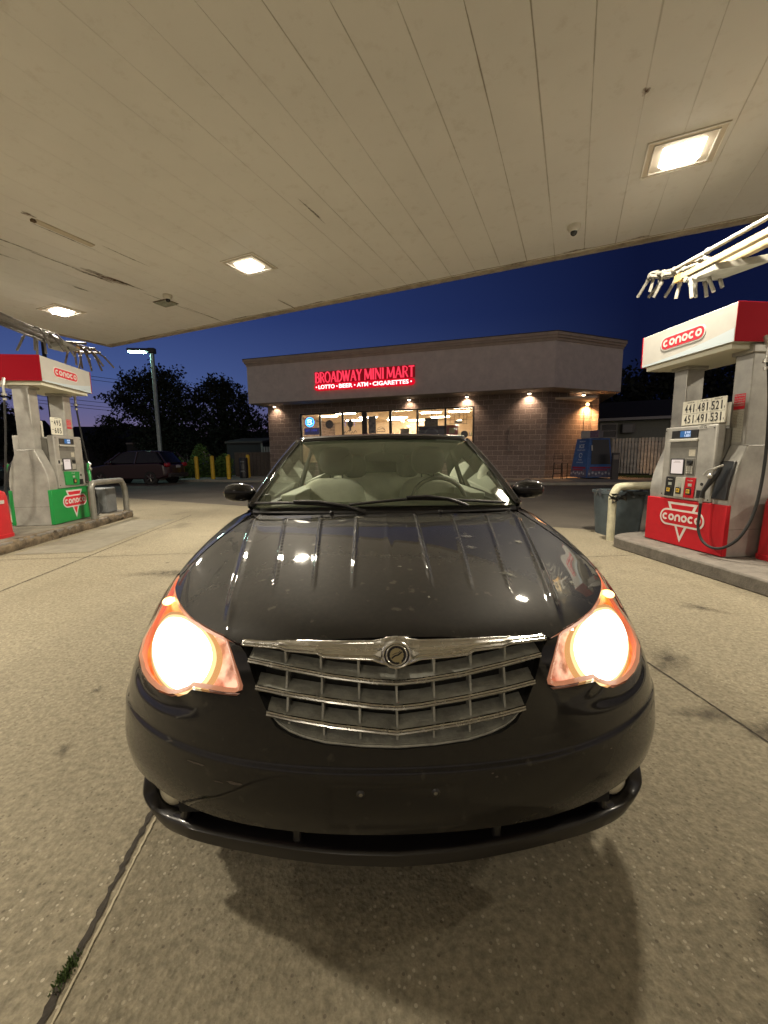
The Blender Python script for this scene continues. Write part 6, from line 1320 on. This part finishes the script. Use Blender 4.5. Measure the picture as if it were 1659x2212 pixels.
for (i, j, dark) in ((3, 0, False), (0, 1, True)):
    fr_, L = face(i, j); 
    mb = MB(); mb.prism([(-L*.47, .04), (L*.47, .04), (L*.43, .38), (-L*.43, .38)], fr_, .006, .012); g1 = mk('graphic_band', mb, mat('ice_graphic', (.10, .10, .16), .5, noise=.5, nscale=10), t, smooth=False)
    mb = MB()
    for k in range(7): mb.prism([(-L*.4+L*.12*k+.05*math.cos(a), .18+.05*(k % 2)+.055*math.sin(a)) for a in [2*math.pi*q/8 for q in range(8)]], fr_, .012, .02)
    mk('ice_bag_picture', mb, mat('ice_white', (.38, .38, .42), .5), t, smooth=False)
    mb = MB(); mb.prism([(-L*.38, .42), (L*.38, .42), (L*.38, .50), (-L*.38, .50)], fr_, .010, .014); mb.prism([(-L*.3, .33), (L*.25, .33), (L*.25, .39), (-L*.3, .39)], fr_, .013, .016); mk('red_print', mb, mat('ice_red', (.25, .02, .05), .5), t, smooth=False)
    if dark:
        mb = MB(); mb.prism([(-L*.34, .62), (L*.38, .62), (L*.31, 1.76), (-L*.28, 1.76)], fr_, .008, .03); d_ = mk('door', mb, mat('freezer_door', (.03, .032, .035), .35), t, bevel=.006); mb = MB(); mb.rect(fr_, -L*.33, -L*.29, 1.25, 1.5, .03, .06); mk('handle', mb, STEEL, d_)
    else:
        mb = text_mb('ICE', fr_, -.17, .17, 1.38, 1.56, .003, .008, .02); 
        for tx, a, b, za, zb_ in (('PREMIUM', -.2, .2, 1.66, 1.72), ('PACKAGED', -.27, .27, 1.26, 1.32), ('PURE', -.12, .12, .80, .86), ('REFRESHING', -.22, .22, .68, .73)): m2_ = text_mb(tx, fr_, a, b, za, zb_, .003, .008); mb.add(m2_.v, m2_.f)
        mb.ribbon(arc(0, 1.04, .10, 0, 330, 12), .03, fr_, .008, .012); mk('lettering', mb, mat('ice_lettering', (.45, .52, .62), .5), t, smooth=False)
t = thing('ice_topper', 'boxy lit-edge sign cabinet resting on top of the ice freezer', 'sign box', (9.42, 18.90, 0), R(-40)); mb = MB(); mb.box(-.42, .35, .35, 1.2, 2.005, 2.36); mk('cabinet', mb, mat('topper_grey', (.30, .28, .27), .5, noise=.1), t, bevel=.01)
mb = MB(); mb.rect(((0, .348, 0), (1, 0, 0), (0, 0, 1)), -.02, .34, 2.03, 2.34, 0, .004); mk('print', mb, mat('topper_print', (.10, .05, .10), .5, noise=.5, nscale=15), t, smooth=False)
t = thing('bar_stool', 'tall dark metal stool with a backrest beside the ice freezer', 'stool', (8.25, 19.3, .12), R(-20)); ST = mat('stool_black', (.02, .018, .016), .5)
mb = MB(); mb.box(-.20, .20, -.20, .20, .78, .82); mk('seat', mb, mat('stool_seat', (.28, .19, .15), .6), t, bevel=.01)
for sx in (-1, 1):
    for sy in (-1, 1): mb = MB(); mb.tube([(.17*sx, .17*sy, .79), (.21*sx, .21*sy, 0)], .014, 8); mk('leg', mb, ST, t)
mb = MB(); mb.tube([(-.19, .18, .8), (-.18, .22, 1.2), (.18, .22, 1.2), (.19, .18, .8)], .014, 8)
for z in (.95, 1.08): mb.tube([(-.18, .21, z), (.18, .21, z)], .012, 8)
mk('backrest', mb, ST, t); mb = MB()
for z in (.25, .5): mb.tube([(-.2, -.2, z), (.2, -.2, z), (.2, .2, z), (-.2, .2, z)], .01, 6, closed=True)
mk('footrest', mb, ST, t)
t = thing('plant_stand', 'low black metal stand between the stool and the ice freezer', 'stand', (8.62, 19.45, .12), R(-20)); mb = MB(); mb.box(-.14, .14, -.14, .14, .74, .77); mk('top', mb, mat('stool_seat'), t)
for sx in (-1, 1):
    for sy in (-1, 1): mb = MB(); mb.tube([(.13*sx, .13*sy, .75), (.13*sx, .13*sy, 0)], .012, 6); mk('leg', mb, ST, t)
t = thing('black_bin', 'dark post box standing at the right of the ice freezer', 'bin', (10.55, 18.6, .12), R(-20)); mb = MB(); mb.box(-.14, .14, -.14, .14, 0, 1.2); mk('body', mb, mat('bin_black', (.05, .045, .045), .6), t, bevel=.02); mb = MB(); mb.box(-.10, .10, -.145, -.139, .9, 1.1); mk('panel', mb, mat('conduit_grey'), t)
# pale board fence to the right
fa, fb = Vector((13.0, 23.3, 0)), Vector((19.5, 19.3, 0)); fd = (fb-fa); fl_ = fd.length; fan = math.atan2(fd.y, fd.x)
t = thing('board_fence', 'pale upright board fence behind the ice freezer', 'fence', tuple(fa), fan); FW = mat('fence_pale', (.74, .70, .60), .85, noise=.35, nscale=3)
mb = MB(); rr = random.Random(9); x = 0
while x < fl_: mb.box(x, x+.115, -.012+.008*rr.random(), .012, .18, 2.12+.02*rr.random()); x += .155
mk('boards', mb, FW, t, smooth=False); mb = MB(); mb.box(0, fl_, .02, .06, .35, .44); mb.box(0, fl_, .02, .06, 1.85, 1.94); mk('rails', mb, mat('fence_dark', (.05, .045, .04), .9), t)
for k in range(5): mb = MB(); xx = k*fl_/4; mb.box(xx-.05, xx+.05, .061, .16, 0, 2.15); mk('post', mb, FW, t)
t = thing('bungalow', 'low grey-green house with a white-framed window behind the board fence', 'house', bld(3.4, 7.9, 0), BROT); HW = mat('house_siding', (.28, .29, .24), .85, noise=.08)
mb = MB(); mb.box(0, 16, 0, 6, 0, 3.42); mk('wall', mb, HW, t, smooth=False)
mb = MB(); mb.add([(-.4, -.5, 3.42), (16.4, -.5, 3.62), (16.4, 3, 5.0), (-.4, 3, 4.8), (-.4, 6.5, 3.42), (16.4, 6.5, 3.42)], [(0, 1, 2, 3), (3, 2, 5, 4), (0, 3, 4), (1, 5, 2), (0, 4, 5, 1)]); mk('roof', mb, mat('roof_dark', (.02, .02, .02), .9), t, smooth=False)
mb = MB(); mb.add([(-.4, -.52, 3.30), (16.4, -.52, 3.50), (16.4, -.52, 3.66), (-.4, -.52, 3.46), (-.4, -.3, 3.30), (16.4, -.3, 3.50), (16.4, -.3, 3.66), (-.4, -.3, 3.46)], [(0, 1, 2, 3), (7, 6, 5, 4), (3, 2, 6, 7), (1, 0, 4, 5)]); mk('gutter', mb, mat('gutter_white', (.42, .41, .38), .6), t, smooth=False)
FRW = mat('frame_white', (.48, .47, .43), .6); DG = mat('dark_glass', (.02, .02, .022), .15)
for (x0, x1, z0, z1) in ((.45, 1.45, 2.25, 3.20), (4.3, 5.4, 1.6, 3.25)):
    mb = MB(); f = ((0, -.005, 0), (1, 0, 0), (0, 0, 1))
    for (a, b, c, d) in ((x0, x1, z1-.09, z1), (x0, x1, z0, z0+.09), (x0, x0+.09, z0+.09, z1-.09), (x1-.09, x1, z0+.09, z1-.09), (x0+.09, x1-.09, (z0+z1)/2-.02, (z0+z1)/2+.02)): mb.rect(f, a, b, c, d, 0, .06)
    w_ = mk('window', mb, FRW, t, smooth=False); mb = MB(); mb.rect(f, x0+.09, x1-.09, z0+.09, z1-.09, 0, .02); mk('pane', mb, DG, w_, smooth=False)
t = thing('air_conditioner', 'boxy wall air conditioner jutting out beside the bungalow window', 'air conditioner', bld(5.25, 7.9, 2.55), BROT); mb = MB(); mb.box(-.25, .45, -.55, -.0, 0, .55); mk('case', mb, mat('ac_case', (.22, .215, .19), .6), t, bevel=.015); mb = MB(); mb.box(-.22, .30, -.555, -.551, .04, .50); mk('grille', mb, mat('ac_front', (.30, .30, .27), .6), t, smooth=False)

# ------------------------------------------------------------------ lot: lamp, bollards, vehicles
t = thing('street_lamp', 'tall square grey lamp post with a lit flat head in front of the trees', 'street lamp', (-13.30, 24.5, 0), R(6)); LP = mat('lamp_post_grey', (.42, .50, .48), .6, .2, noise=.2)
mb = MB(); mb.box(-.09, .09, -.09, .09, .5, 7.5); mk('post', mb, LP, t, bevel=.02); mb = MB(); mb.cyl((0, 0, 0), .35, .55, 24); mk('base', mb, KERB, t, bevel=.03)
mb = MB(); mb.box(-1.30, -.10, -.22, .22, 7.40, 7.56); mb.box(-.2, .2, -.16, .16, 7.30, 7.6); hd = mk('lamp_head', mb, mat('lamp_head_dark', (.05, .055, .05), .5), t, bevel=.05); mb = MB(); mb.box(-1.24, -.40, -.17, .17, 7.36, 7.399); mk('lamp_lens', mb, glow('mercury_lens', (.55, 1, .82), 110), hd, smooth=False)
for i, (x, y, lab, h) in enumerate([(-10.38, 22.7, 'yellow bollard nearest the green bush', 1.35), (-9.43, 22.53, 'yellow bollard second from the green bush', 1.37), (-8.49, 22.36, 'yellow bollard nearest the black drinks barrel', 1.36), (-9.6, 25.4, 'faded yellow bollard standing back behind the front row', 1.45), (-7.95, 24.0, 'yellow bollard hidden behind the black drinks barrel', 1.42)]):
    t = thing('bollard', lab, 'bollard', (x, y, .1), 0, 'yellow bollards by the store'); mb = MB(); mb.lathe([(.105, 0), (.105, h-.14), (.095, h-.10), (.06, h-.06), (.0, h-.05)], n=20); mk('pipe', mb, mat('bollard_yellow', (.62, .40, .02), .5, noise=.25, nscale=5), t); mb = MB(); mb.cyl((0, 0, 0), .13, .03, 20); mk('collar', mb, KERB, t)
t = thing('drinks_barrel', 'black barrel cooler with a pale clawed emblem by the last bollard', 'cooler', (-8.02, 23.45, .1)); mb = MB(); mb.lathe([(.20, 0), (.235, .04), (.235, 1.12), (.21, 1.18), (0, 1.2)], n=24); mk('drum', mb, mat('barrel_black', (.012, .012, .014), .4), t)
mb = MB(); f = ((0, -.236, 0), (1, 0, 0), (0, 0, 1))
for dx in (-.07, 0, .07): mb.ribbon([(dx-.01, .85), (dx+.01, .70), (dx-.005, .55)], .022, f, 0, .006)
mb.rect(f, -.11, .11, .93, .99, -.03, .006); mb.rect(f, -.11, .11, .38, .46, -.03, .006); mk('emblem', mb, mat('barrel_print', (.16, .17, .18), .5), t, smooth=False)
def vehicle(loc, rot, label, body_m, L=4.6, W=1.82, H=1.68, kind='suv', plate=True):
    """x runs from the nose (0) to the tail (L)"""
    t = thing('parked_car', label, 'car', loc, rot)
    if kind == 'suv': low = [(0.0, .35), (0.0, .72), (.10, .86), (1.05, 1.02), (1.2, 1.04), (4.35, 1.08), (4.55, .98), (4.6, .70), (4.6, .38), (4.3, .28), (.25, .25)]; up = [(1.15, 1.03), (1.95, H-.10), (2.3, H-.02), (3.2, H), (4.05, H-.06), (4.5, 1.06)]
    else: low = [(0.0, .35), (.02, .68), (.15, .78), (1.3, .92), (4.5, .95), (4.65, .8), (4.65, .4), (4.3, .28), (.25, .25)]; up = [(1.3, .92), (2.1, H-.05), (2.7, H), (3.4, H-.05), (4.1, .96)]
    k = L/4.6; low = [(a*k, b) for a, b in low]; up = [(a*k, b) for a, b in up]
    def loft(prof, hw, m_=9, tum=None):
        mb = MB(); vs = []; n = len(prof); cz = sum(p[1] for p in prof)/n; cxm = L/2
        for j in range(m_):
            v = -1+2*j/(m_-1); e = (abs(v)**4); 
            for a, b in prof:
                aa = a+(cxm-a)*.10*e; bb = b-(b-cz)*.05*e
                vs.append((aa, v*hw*(1 if tum is None else tum(b)), bb))
        mb.add(vs, [(j*n+i, (j+1)*n+i, (j+1)*n+(i+1) % n, j*n+(i+1) % n) for j in range(m_-1) for i in range(n)]+[tuple(range(n)), tuple(range(m_*n-1, (m_-1)*n-1, -1))]); return mb
    tf = lambda b: 1-.20*max(0, (b-1.0))/.68*1.0
    mk('body', loft(low, W/2), body_m, t, bevel=.04, seg=3); mk('cabin', loft(up, W/2-.03, 9, tf), mat('car_glass', (.012, .012, .016), .08), t, bevel=.03)
    mb = MB(); top = [(a, b) for a, b in up[1:-1]]; n = len(top); vs = []
    for j in range(9):
        v = -1+j/4
        for a, b in top: vs.append((a, v*(W/2-.02)*tf(b), b+.02-(.03*v**4)))
    mb.add(vs, [(j*n+i, j*n+i+1, (j+1)*n+i+1, (j+1)*n+i) for j in range(8) for i in range(n-1)]); o = mk('roof', mb, body_m, t); q = o.modifiers.new('s', 'SOLIDIFY'); q.thickness = .03
    for sy in (-1, 1):
        for (a, b) in ((up[0], up[1]), ((up[1][0]+.85*k, 1.04), (up[1][0]+.95*k, H-.03)), (up[-1], up[-2])): mb = MB(); mb.tube([(a[0], sy*(W/2-.015)*tf(a[1]), a[1]), (b[0], sy*(W/2-.015)*tf(b[1]), b[1])], .035, 8); mk('window_pillar', mb, body_m, t)
        for wx in (.86*k, 3.62*k):
            mb = MB(); mb.cyl((wx, sy*(W/2-.03), .34), .40, -sy*.05, 28, 'y'); mk('wheel_arch', mb, DARKIN, t)
            mb = MB(); mb.lathe([(.2, -.11), (.31, -.11), (.34, -.07), (.34, .07), (.31, .11), (.2, .11)], (wx, sy*(W/2-.10), .34), 28, 'y'); wh = mk('wheel', mb, RUBBER, t)
            mb = MB(); mb.cyl((wx, sy*(W/2-.05), .34), .21, -sy*.03, 24, 'y')
            for a in range(5): an = R(72*a); mb.tube([(wx+.03*math.cos(an), sy*(W/2+.012), .34+.03*math.sin(an)), (wx+.20*math.cos(an), sy*(W/2+.005), .34+.20*math.sin(an))], [.03, .022], 6)
            mk('rim', mb, mat('suv_rim', (.20, .19, .18), .35, .6), wh)
        mb = MB(); mb.ellipsoid((L-.13, sy*(W/2-.20), .98), .12, .17, .11, 14, 8, .7); mk('tail_light', mb, mat('tail_red', (.30, .012, .02), .2), t)
        mb = MB(); mb.ellipsoid((.10, sy*(W/2-.28), .78), .12, .2, .07, 14, 8, .7); mk('headlight', mb, mat('clear_lamp', (.4, .4, .4), .15), t)
        mb = MB(); mb.ellipsoid((1.55*k, sy*(W/2+.10), 1.08), .07, .11, .08, 12, 8, .7); mk('side_mirror', mb, body_m, t)
    mb = MB(); mb.box(L-.03, L+.012, -.16, .16, .83, .95) if kind == 'suv' else mb.box(L-.02, L+.02, -.16, .16, .6, .72); mk('number_plate', mb, mat('plate_blank', (.42, .42, .45), .5), t, bevel=.004)
    mb = MB(); mb.box(L-.10, L+.05, -W/2+.12, W/2-.12, .36, .56); mk('rear_bumper', mb, mat('bumper_dark', (.02, .018, .02), .6), t, bevel=.04)
    return t
MAROON = mat('maroon_paint', (.018, .002, .005), .3, coat=1, coat_r=.06)
vehicle((-14.95, 21.45, 0), R(-6), 'dark maroon hatchback SUV parked beyond the green pump', MAROON, 4.45)
vehicle((-23.5, 20.6, 0), R(-10), 'dark pickup-like car half hidden behind the green pump and red stand', mat('dark_paint', (.02, .022, .024), .35, coat=.6), 4.7, 1.85, 1.55, 'sedan')

# fences, sheds and houses in the dark beyond
t = thing('low_fence', 'dark brown panel fence behind the yellow bollards', 'fence', (-9.4, 25.9, 0), R(-3)); DF = mat('fence_dark_brown', (.105, .085, .072), .9, noise=.2)
mb = MB(); x = 0
while x < 3.1: mb.box(x, x+.22, 0, .04, .12, 1.55); x += .235
mk('boards', mb, DF, t, smooth=False); mb = MB(); mb.box(0, 3.1, -.03, .07, 1.551, 1.62); mk('cap_rail', mb, DF, t, smooth=False)
t = thing('picket_gate', 'short pale picket fence beside the store wall', 'fence', (-8.6, 29.5, 0), R(-3)); mb = MB()
for i in range(9): mb.box(.18*i, .18*i+.13, 0, .03, .1, 2.05)
mk('pickets', mb, mat('picket_white', (.32, .31, .30), .8), t, smooth=False); mb = MB(); mb.box(0, 1.6, .03, .07, .5, .6); mb.box(0, 1.6, .03, .07, 1.7, 1.8); mk('rails', mb, DF, t, smooth=False)
t = thing('garden_shed', 'dim grey shed with a pale corner board behind the panel fence', 'shed', (-11.6, 30.5, 0), R(-4)); mb = MB(); mb.box(0, 2.6, 0, 3, 0, 2.35); mk('wall', mb, mat('shed_wall', (.045, .045, .05), .9), t, smooth=False); mb = MB(); mb.add([(-.1, -.15, 2.36), (2.75, -.15, 2.36), (2.75, 3.1, 2.75), (-.1, 3.1, 2.75), (-.1, -.15, 2.48), (2.75, -.15, 2.48), (2.75, 3.1, 2.87), (-.1, 3.1, 2.87)], [(3, 2, 1, 0), (4, 5, 6, 7), (0, 1, 5, 4), (1, 2, 6, 5), (2, 3, 7, 6), (3, 0, 4, 7)]); mk('roof', mb, mat('shed_roof', (.10, .09, .085), .9), t, smooth=False); mb = MB(); mb.box(2.6, 2.72, -.03, .1, 0, 2.36); mk('corner_board', mb, mat('picket_white'), t, smooth=False)
t = thing('trailer', 'long low dark trailer with a pale top rail behind the SUV', 'trailer', (-21.2, 34, 0)); mb = MB(); mb.box(0, 4.9, 0, 2, .5, 2.50); mk('body', mb, mat('trailer_dark', (.02, .018, .02), .8), t, smooth=False); mb = MB(); mb.box(-.03, 4.95, -.03, .1, 2.501, 2.62); mb.box(4.9, 5.0, -.03, .1, .6, 2.5); mk('top_rail', mb, mat('rail_pinkish', (.20, .17, .17), .7), t, smooth=False)
for x in (.8, 4.1): mb = MB(); mb.cyl((x, 0, .45), .45, .25, 20, 'y'); mk('wheel', mb, RUBBER, t)
def house(loc, rot, w_, d_, h, rh, label, m_, win=True):
    t = thing('house', label, 'house', loc, rot); mb = MB(); mb.box(0, w_, 0, d_, 0, h); mk('wall', mb, m_, t, smooth=False)
    mb = MB(); mb.add([(-.4, -.4, h), (w_+.4, -.4, h), (w_+.4, d_+.4, h), (-.4, d_+.4, h), (-.4, d_/2, h+rh), (w_+.4, d_/2, h+rh)], [(0, 1, 5, 4), (2, 3, 4, 5), (0, 4, 3), (1, 2, 5), (3, 2, 1, 0)]); rf = mk('roof', mb, mat('roof_black', (.012, .012, .014), .9), t, smooth=False)
    mb = MB(); mb.box(w_*.7, w_*.7+.5, d_/2-.3, d_/2+.3, h+.3, h+rh+.5); mk('chimney', mb, mat('roof_black'), rf, smooth=False)
    for i in range(3):
        f = ((0, -.004, 0), (1, 0, 0), (0, 0, 1)); a = w_*(.15+.28*i); mb = MB(); mb.rect(f, a, a+1.1, h*.4, h*.8, 0, .05); w2 = mk('window', mb, mat('frame_dim', (.10, .10, .10), .7), t, smooth=False); mb = MB(); mb.rect(f, a+.08, a+1.02, h*.4+.08, h*.8-.08, .05, .06); mk('pane', mb, DG, w2, smooth=False)
    return t
DH = mat('house_dark', (.03, .028, .03), .9)
house((-34, 43, 0), R(8), 12, 8, 2.8, 2.2, 'low dark gabled house against the pink dusk sky', DH)
house((-50, 38, 0), R(15), 14, 8, 3.2, 2.4, 'dim pale-walled house at the far left behind the parked car', mat('house_dim', (.10, .09, .085), .9))
house((-22, 52, 0), R(0), 12, 8, 3.0, 1.8, 'dark house roof hidden between the two big trees', DH)

# ------------------------------------------------------------------ trees and bushes
LEAF = mat('leaf_dark', (.012, .016, .008), .85, noise=.35, nscale=2); LEAF2 = mat('leaf_mid', (.045, .075, .022), .8, noise=.35, nscale=3); BARK = mat('bark', (.05, .04, .03), .95, noise=.3, bump=.5)
def tree(loc, label, h, rx, clumps, seed, dens=260, leaf=.17, M=LEAF, trunk=None, group='broad dark trees behind the lot'):
    rr = np.random.default_rng(seed); t = thing('tree', label, 'tree', loc, 0, group)
    V = []; 
    for (cx, cy, cz, r_q) in clumps:
        n = int(dens*1.9*r_q**2); d = rr.normal(size=(n, 3)); d /= np.linalg.norm(d, axis=1, keepdims=True)
        lob = 1+.28*np.sin(d[:, 0]*5+seed+cx)+.22*np.sin(d[:, 1]*6+cz)+.20*np.sin(d[:, 2]*7+cx*2)+.12*np.sin(d[:, 0]*13+d[:, 2]*11)
        rad = r_q*np.clip(rr.random(n)**.38, .3, 1)*lob
        V.append(np.array([cx, cy, cz])+d*rad[:, None]*np.array([1, 1, .86]))
    P = np.concatenate(V); n = len(P); a = rr.random(n)*6.283; b = (rr.random(n)-.5)*2.4; s_ = leaf*.70*(.5+1.0*rr.random(n))
    u = np.stack([np.cos(a)*np.cos(b), np.sin(a)*np.cos(b), np.sin(b)], 1); q = rr.normal(size=(n, 3)); v = np.cross(u, q); v /= np.linalg.norm(v, axis=1, keepdims=True)
    X = np.stack([P-u*s_[:, None], P+v*s_[:, None]*.55, P+u*s_[:, None], P-v*s_[:, None]*.55], 1).reshape(-1, 3)
    mb = MB(); mb.v = [tuple(p) for p in X]; mb.f = [(4*i, 4*i+1, 4*i+2, 4*i+3) for i in range(n)]; mk('crown', mb, M, t, smooth=False)
    mb = MB(); tr = trunk or .3; base = (0, 0, 0); mid = (.2, 0, h*.32); mb.tube([base, (.05, 0, h*.15), mid], [tr, tr*.8, tr*.6], 10)
    rnd = random.Random(seed)
    for (cx, cy, cz, r_q) in clumps: p = Vector(mid).lerp(Vector((cx, cy, cz)), .5)+Vector((rnd.uniform(-.4, .4), rnd.uniform(-.3, .3), .3)); mb.tube([mid, tuple(p), (cx, cy, cz)], [tr*.5, tr*.25, tr*.08], 7)
    for i in range(16):
        c = clumps[rnd.randrange(len(clumps))]; e = (c[0]+rnd.uniform(-1, 1)*c[3], c[1]+rnd.uniform(-1, 1)*c[3], c[2]+rnd.uniform(-.7, .9)*c[3]); mb.tube([(c[0], c[1], c[2]), tuple((Vector(c[:3])+Vector(e))/2+Vector((0, 0, .2))), e], [.06, .03, .012], 5)
    mk('trunk', mb, BARK, t); return t
# big spreading tree left of the lamp post: crown tiers and a low limb reaching left
tree((-18.6, 34, 0), 'broad spreading tree rising behind the lamp post', 9, 3.4, [(-1.6, 0, 7.2, 1.25), (-.2, .5, 7.6, 1.35), (1.2, 0, 7.4, 1.3), (-2.6, 0, 6.1, 1.3), (.2, 0, 6.3, 1.7), (1.9, 0, 6.2, 1.25), (-1.3, .3, 5.2, 1.3), (1.2, 0, 4.9, 1.5), (2.4, 0, 5.0, .9), (-3.7, 0, 4.35, .75), (-2.7, 0, 3.9, .8), (0.2, 0, 3.6, 1.6), (1.6, 0, 3.2, 1.5), (-1.5, 0, 3.1, 1.0), (-.4, 0, 2.0, 1.4), (1.8, 0, 1.9, 1.4)], 3, 300)
tree((-13.6, 35, 0), 'round-headed dark tree between the lamp post and the store', 8.4, 2.6, [(-.6, 0, 7.3, 1.0), (.6, 0, 7.0, 1.0), (-1.6, 0, 6.4, 1.05), (0, 0, 6.1, 1.5), (1.7, 0, 6.0, 1.05), (-2.1, 0, 5.2, 1.1), (2.2, 0, 5.0, 1.1), (.2, 0, 4.6, 1.7), (-1.5, 0, 3.8, 1.3), (1.8, 0, 3.8, 1.3), (2.8, 0, 4.0, .8), (0, 0, 3.0, 1.7), (-1.6, 0, 2.4, 1.3), (1.8, 0, 2.4, 1.4), (0, 0, 1.6, 1.4)], 8, 320)
tree((-10.6, 40, 0), 'slim dark tree close to the far corner of the store', 6, 1.5, [(0, 0, 5.0, .8), (-.2, 0, 4.0, 1.0), (.5, 0, 3.2, 1.1), (-.4, 0, 2.3, 1.1), (.3, 0, 1.4, 1.1)], 12, 300)
tree((-27.5, 41, 0), 'low dark tree top showing over the house by the green pump', 6, 2.0, [(0, 0, 4.2, 1.1), (-1.1, 0, 3.2, 1.2), (1.2, 0, 3.0, 1.0), (0, 0, 2.2, 1.6)], 15, 260)
tree((-37, 38, 0), 'black tree mass at the far left edge above the parked car', 9, 3, [(0, 0, 6.6, 2.0), (-2.5, 0, 5.2, 2.0), (2.3, 0, 5.0, 1.8), (0, 0, 4, 2.4), (-3, 0, 3, 1.8), (2.6, 0, 2.8, 1.8)], 21, 150, .25)
tree((14.5, 33, 0), 'tall black tree behind the bungalow roof near the store', 11, 4, [(-2, 0, 4.8, 2.0), (0, 0, 5.4, 2.2), (-1, 0, 3.3, 2.6), (2.6, 0, 4.4, 2.3), (1.8, 0, 2.4, 2.6), (-2.6, 0, 2.0, 1.9)], 31, 170, .24)
tree((21, 32, 0), 'wide black tree rising over the middle of the bungalow', 12, 4, [(-2, 0, 6.0, 2.2), (1, 0, 7.0, 2.5), (3.4, 0, 6.2, 2.2), (0, 0, 4.4, 2.8), (3, 0, 3.6, 2.6), (-3, 0, 3.8, 2.2), (0, 0, 2.0, 2.5)], 33, 150, .25)
tree((28.5, 30, 0), 'dense dark tree beyond the red pump at the far right', 11, 4, [(-2, 0, 7.4, 2.2), (1.4, 0, 8.2, 2.5), (-2.6, 0, 5.2, 2.4), (0.5, 0, 5.4, 2.8), (-2, 0, 2.8, 2.4), (1, 0, 2.6, 2.6), (-1, 0, 0.8, 2.2)], 35, 150, .25)
def bush(loc, label, w_, h, seed, M=LEAF2, n=2600):
    rr = np.random.default_rng(seed); t = thing('bush', label, 'bush', loc, 0, 'low green bushes'); X = []
    P = np.stack([(rr.random(n)-.5)*w_, (rr.random(n)-.5)*.9, rr.random(n)], 1); P[:, 2] = .1+P[:, 2]*h*(1-.45*(P[:, 0]/(w_/2))**2)*(.8+.25*np.sin(P[:, 0]*4+seed)); 
    a = rr.random(n)*6.283; s_ = .07*(.6+rr.random(n)); u = np.stack([np.cos(a), np.sin(a)*.5, rr.random(n)*1.4-.4], 1); v = np.cross(u, rr.normal(size=(n, 3))); v /= np.linalg.norm(v, axis=1, keepdims=True)
    X = np.stack([P-u*s_[:, None], P+v*s_[:, None]*.5, P+u*s_[:, None], P-v*s_[:, None]*.5], 1).reshape(-1, 3); mb = MB(); mb.v = [tuple(p) for p in X]; mb.f = [(4*i, 4*i+1, 4*i+2, 4*i+3) for i in range(n)]; mk('leaves', mb, M, t, smooth=False)
    mb = MB()
    for i in range(6): x = (i-2.5)*w_/7; mb.tube([(x, 0, 0), (x*1.1, .05, h*.5)], [.03, .012], 6)
    mk('stems', mb, BARK, t); return t
bush((-11.1, 25.2, 0), 'bright-edged green bush behind the yellow bollards', 3.4, 1.95, 2, mat('leaf_lit', (.09, .16, .03), .8, noise=.35, nscale=3), 4200)
bush((13.9, 23.6, 0), 'weedy plants growing up the pale board fence', 2.2, .9, 4, LEAF2, 500)
bush((16.6, 21.9, 0), 'dark bush at the fence behind the red pump', 2.2, 2.1, 6, LEAF, 2600)
bush((12.4, 24.4, 0), 'sparse twiggy shrub over the fence end by the freezer', 1.6, 2.3, 7, LEAF2, 420)
# utility pole and wires
t = thing('utility_pole', 'thin dark utility pole behind the green pump header', 'pole', (-24.3, 30.5, 0)); mb = MB(); mb.tube([(0, 0, 0), (0, 0, 12)], [.16, .12], 10); mk('pole', mb, BARK, t); mb = MB(); mb.box(-.9, .9, -.06, .06, 11, 11.14); mk('crossarm', mb, BARK, t)
WIRE = mat('wire', (.01, .01, .012), .7)
for i, (z0, z1, d) in enumerate(((6.9, 5.2, .5), (6.5, 5.0, .6), (6.2, 4.7, .6), (9.6, 7.2, .8), (9.9, 7.6, .8))):
    a, b = Vector((-44, 40, z0+2.0)), Vector((-4, 46, z1)); mb = MB(); mb.tube([tuple(a.lerp(b, k/24)+Vector((0, 0, -d*4*(k/24)*(1-k/24)))) for k in range(25)], .022, 5); o = mk('power_line', mb, WIRE); tag(o, ['uppermost sagging utility wire across the trees', 'second sagging utility wire across the trees', 'lowest utility wire crossing behind the pump', 'high wire passing above the broad tree', 'highest faint wire near the canopy corner'][i], 'wire', 'power lines')
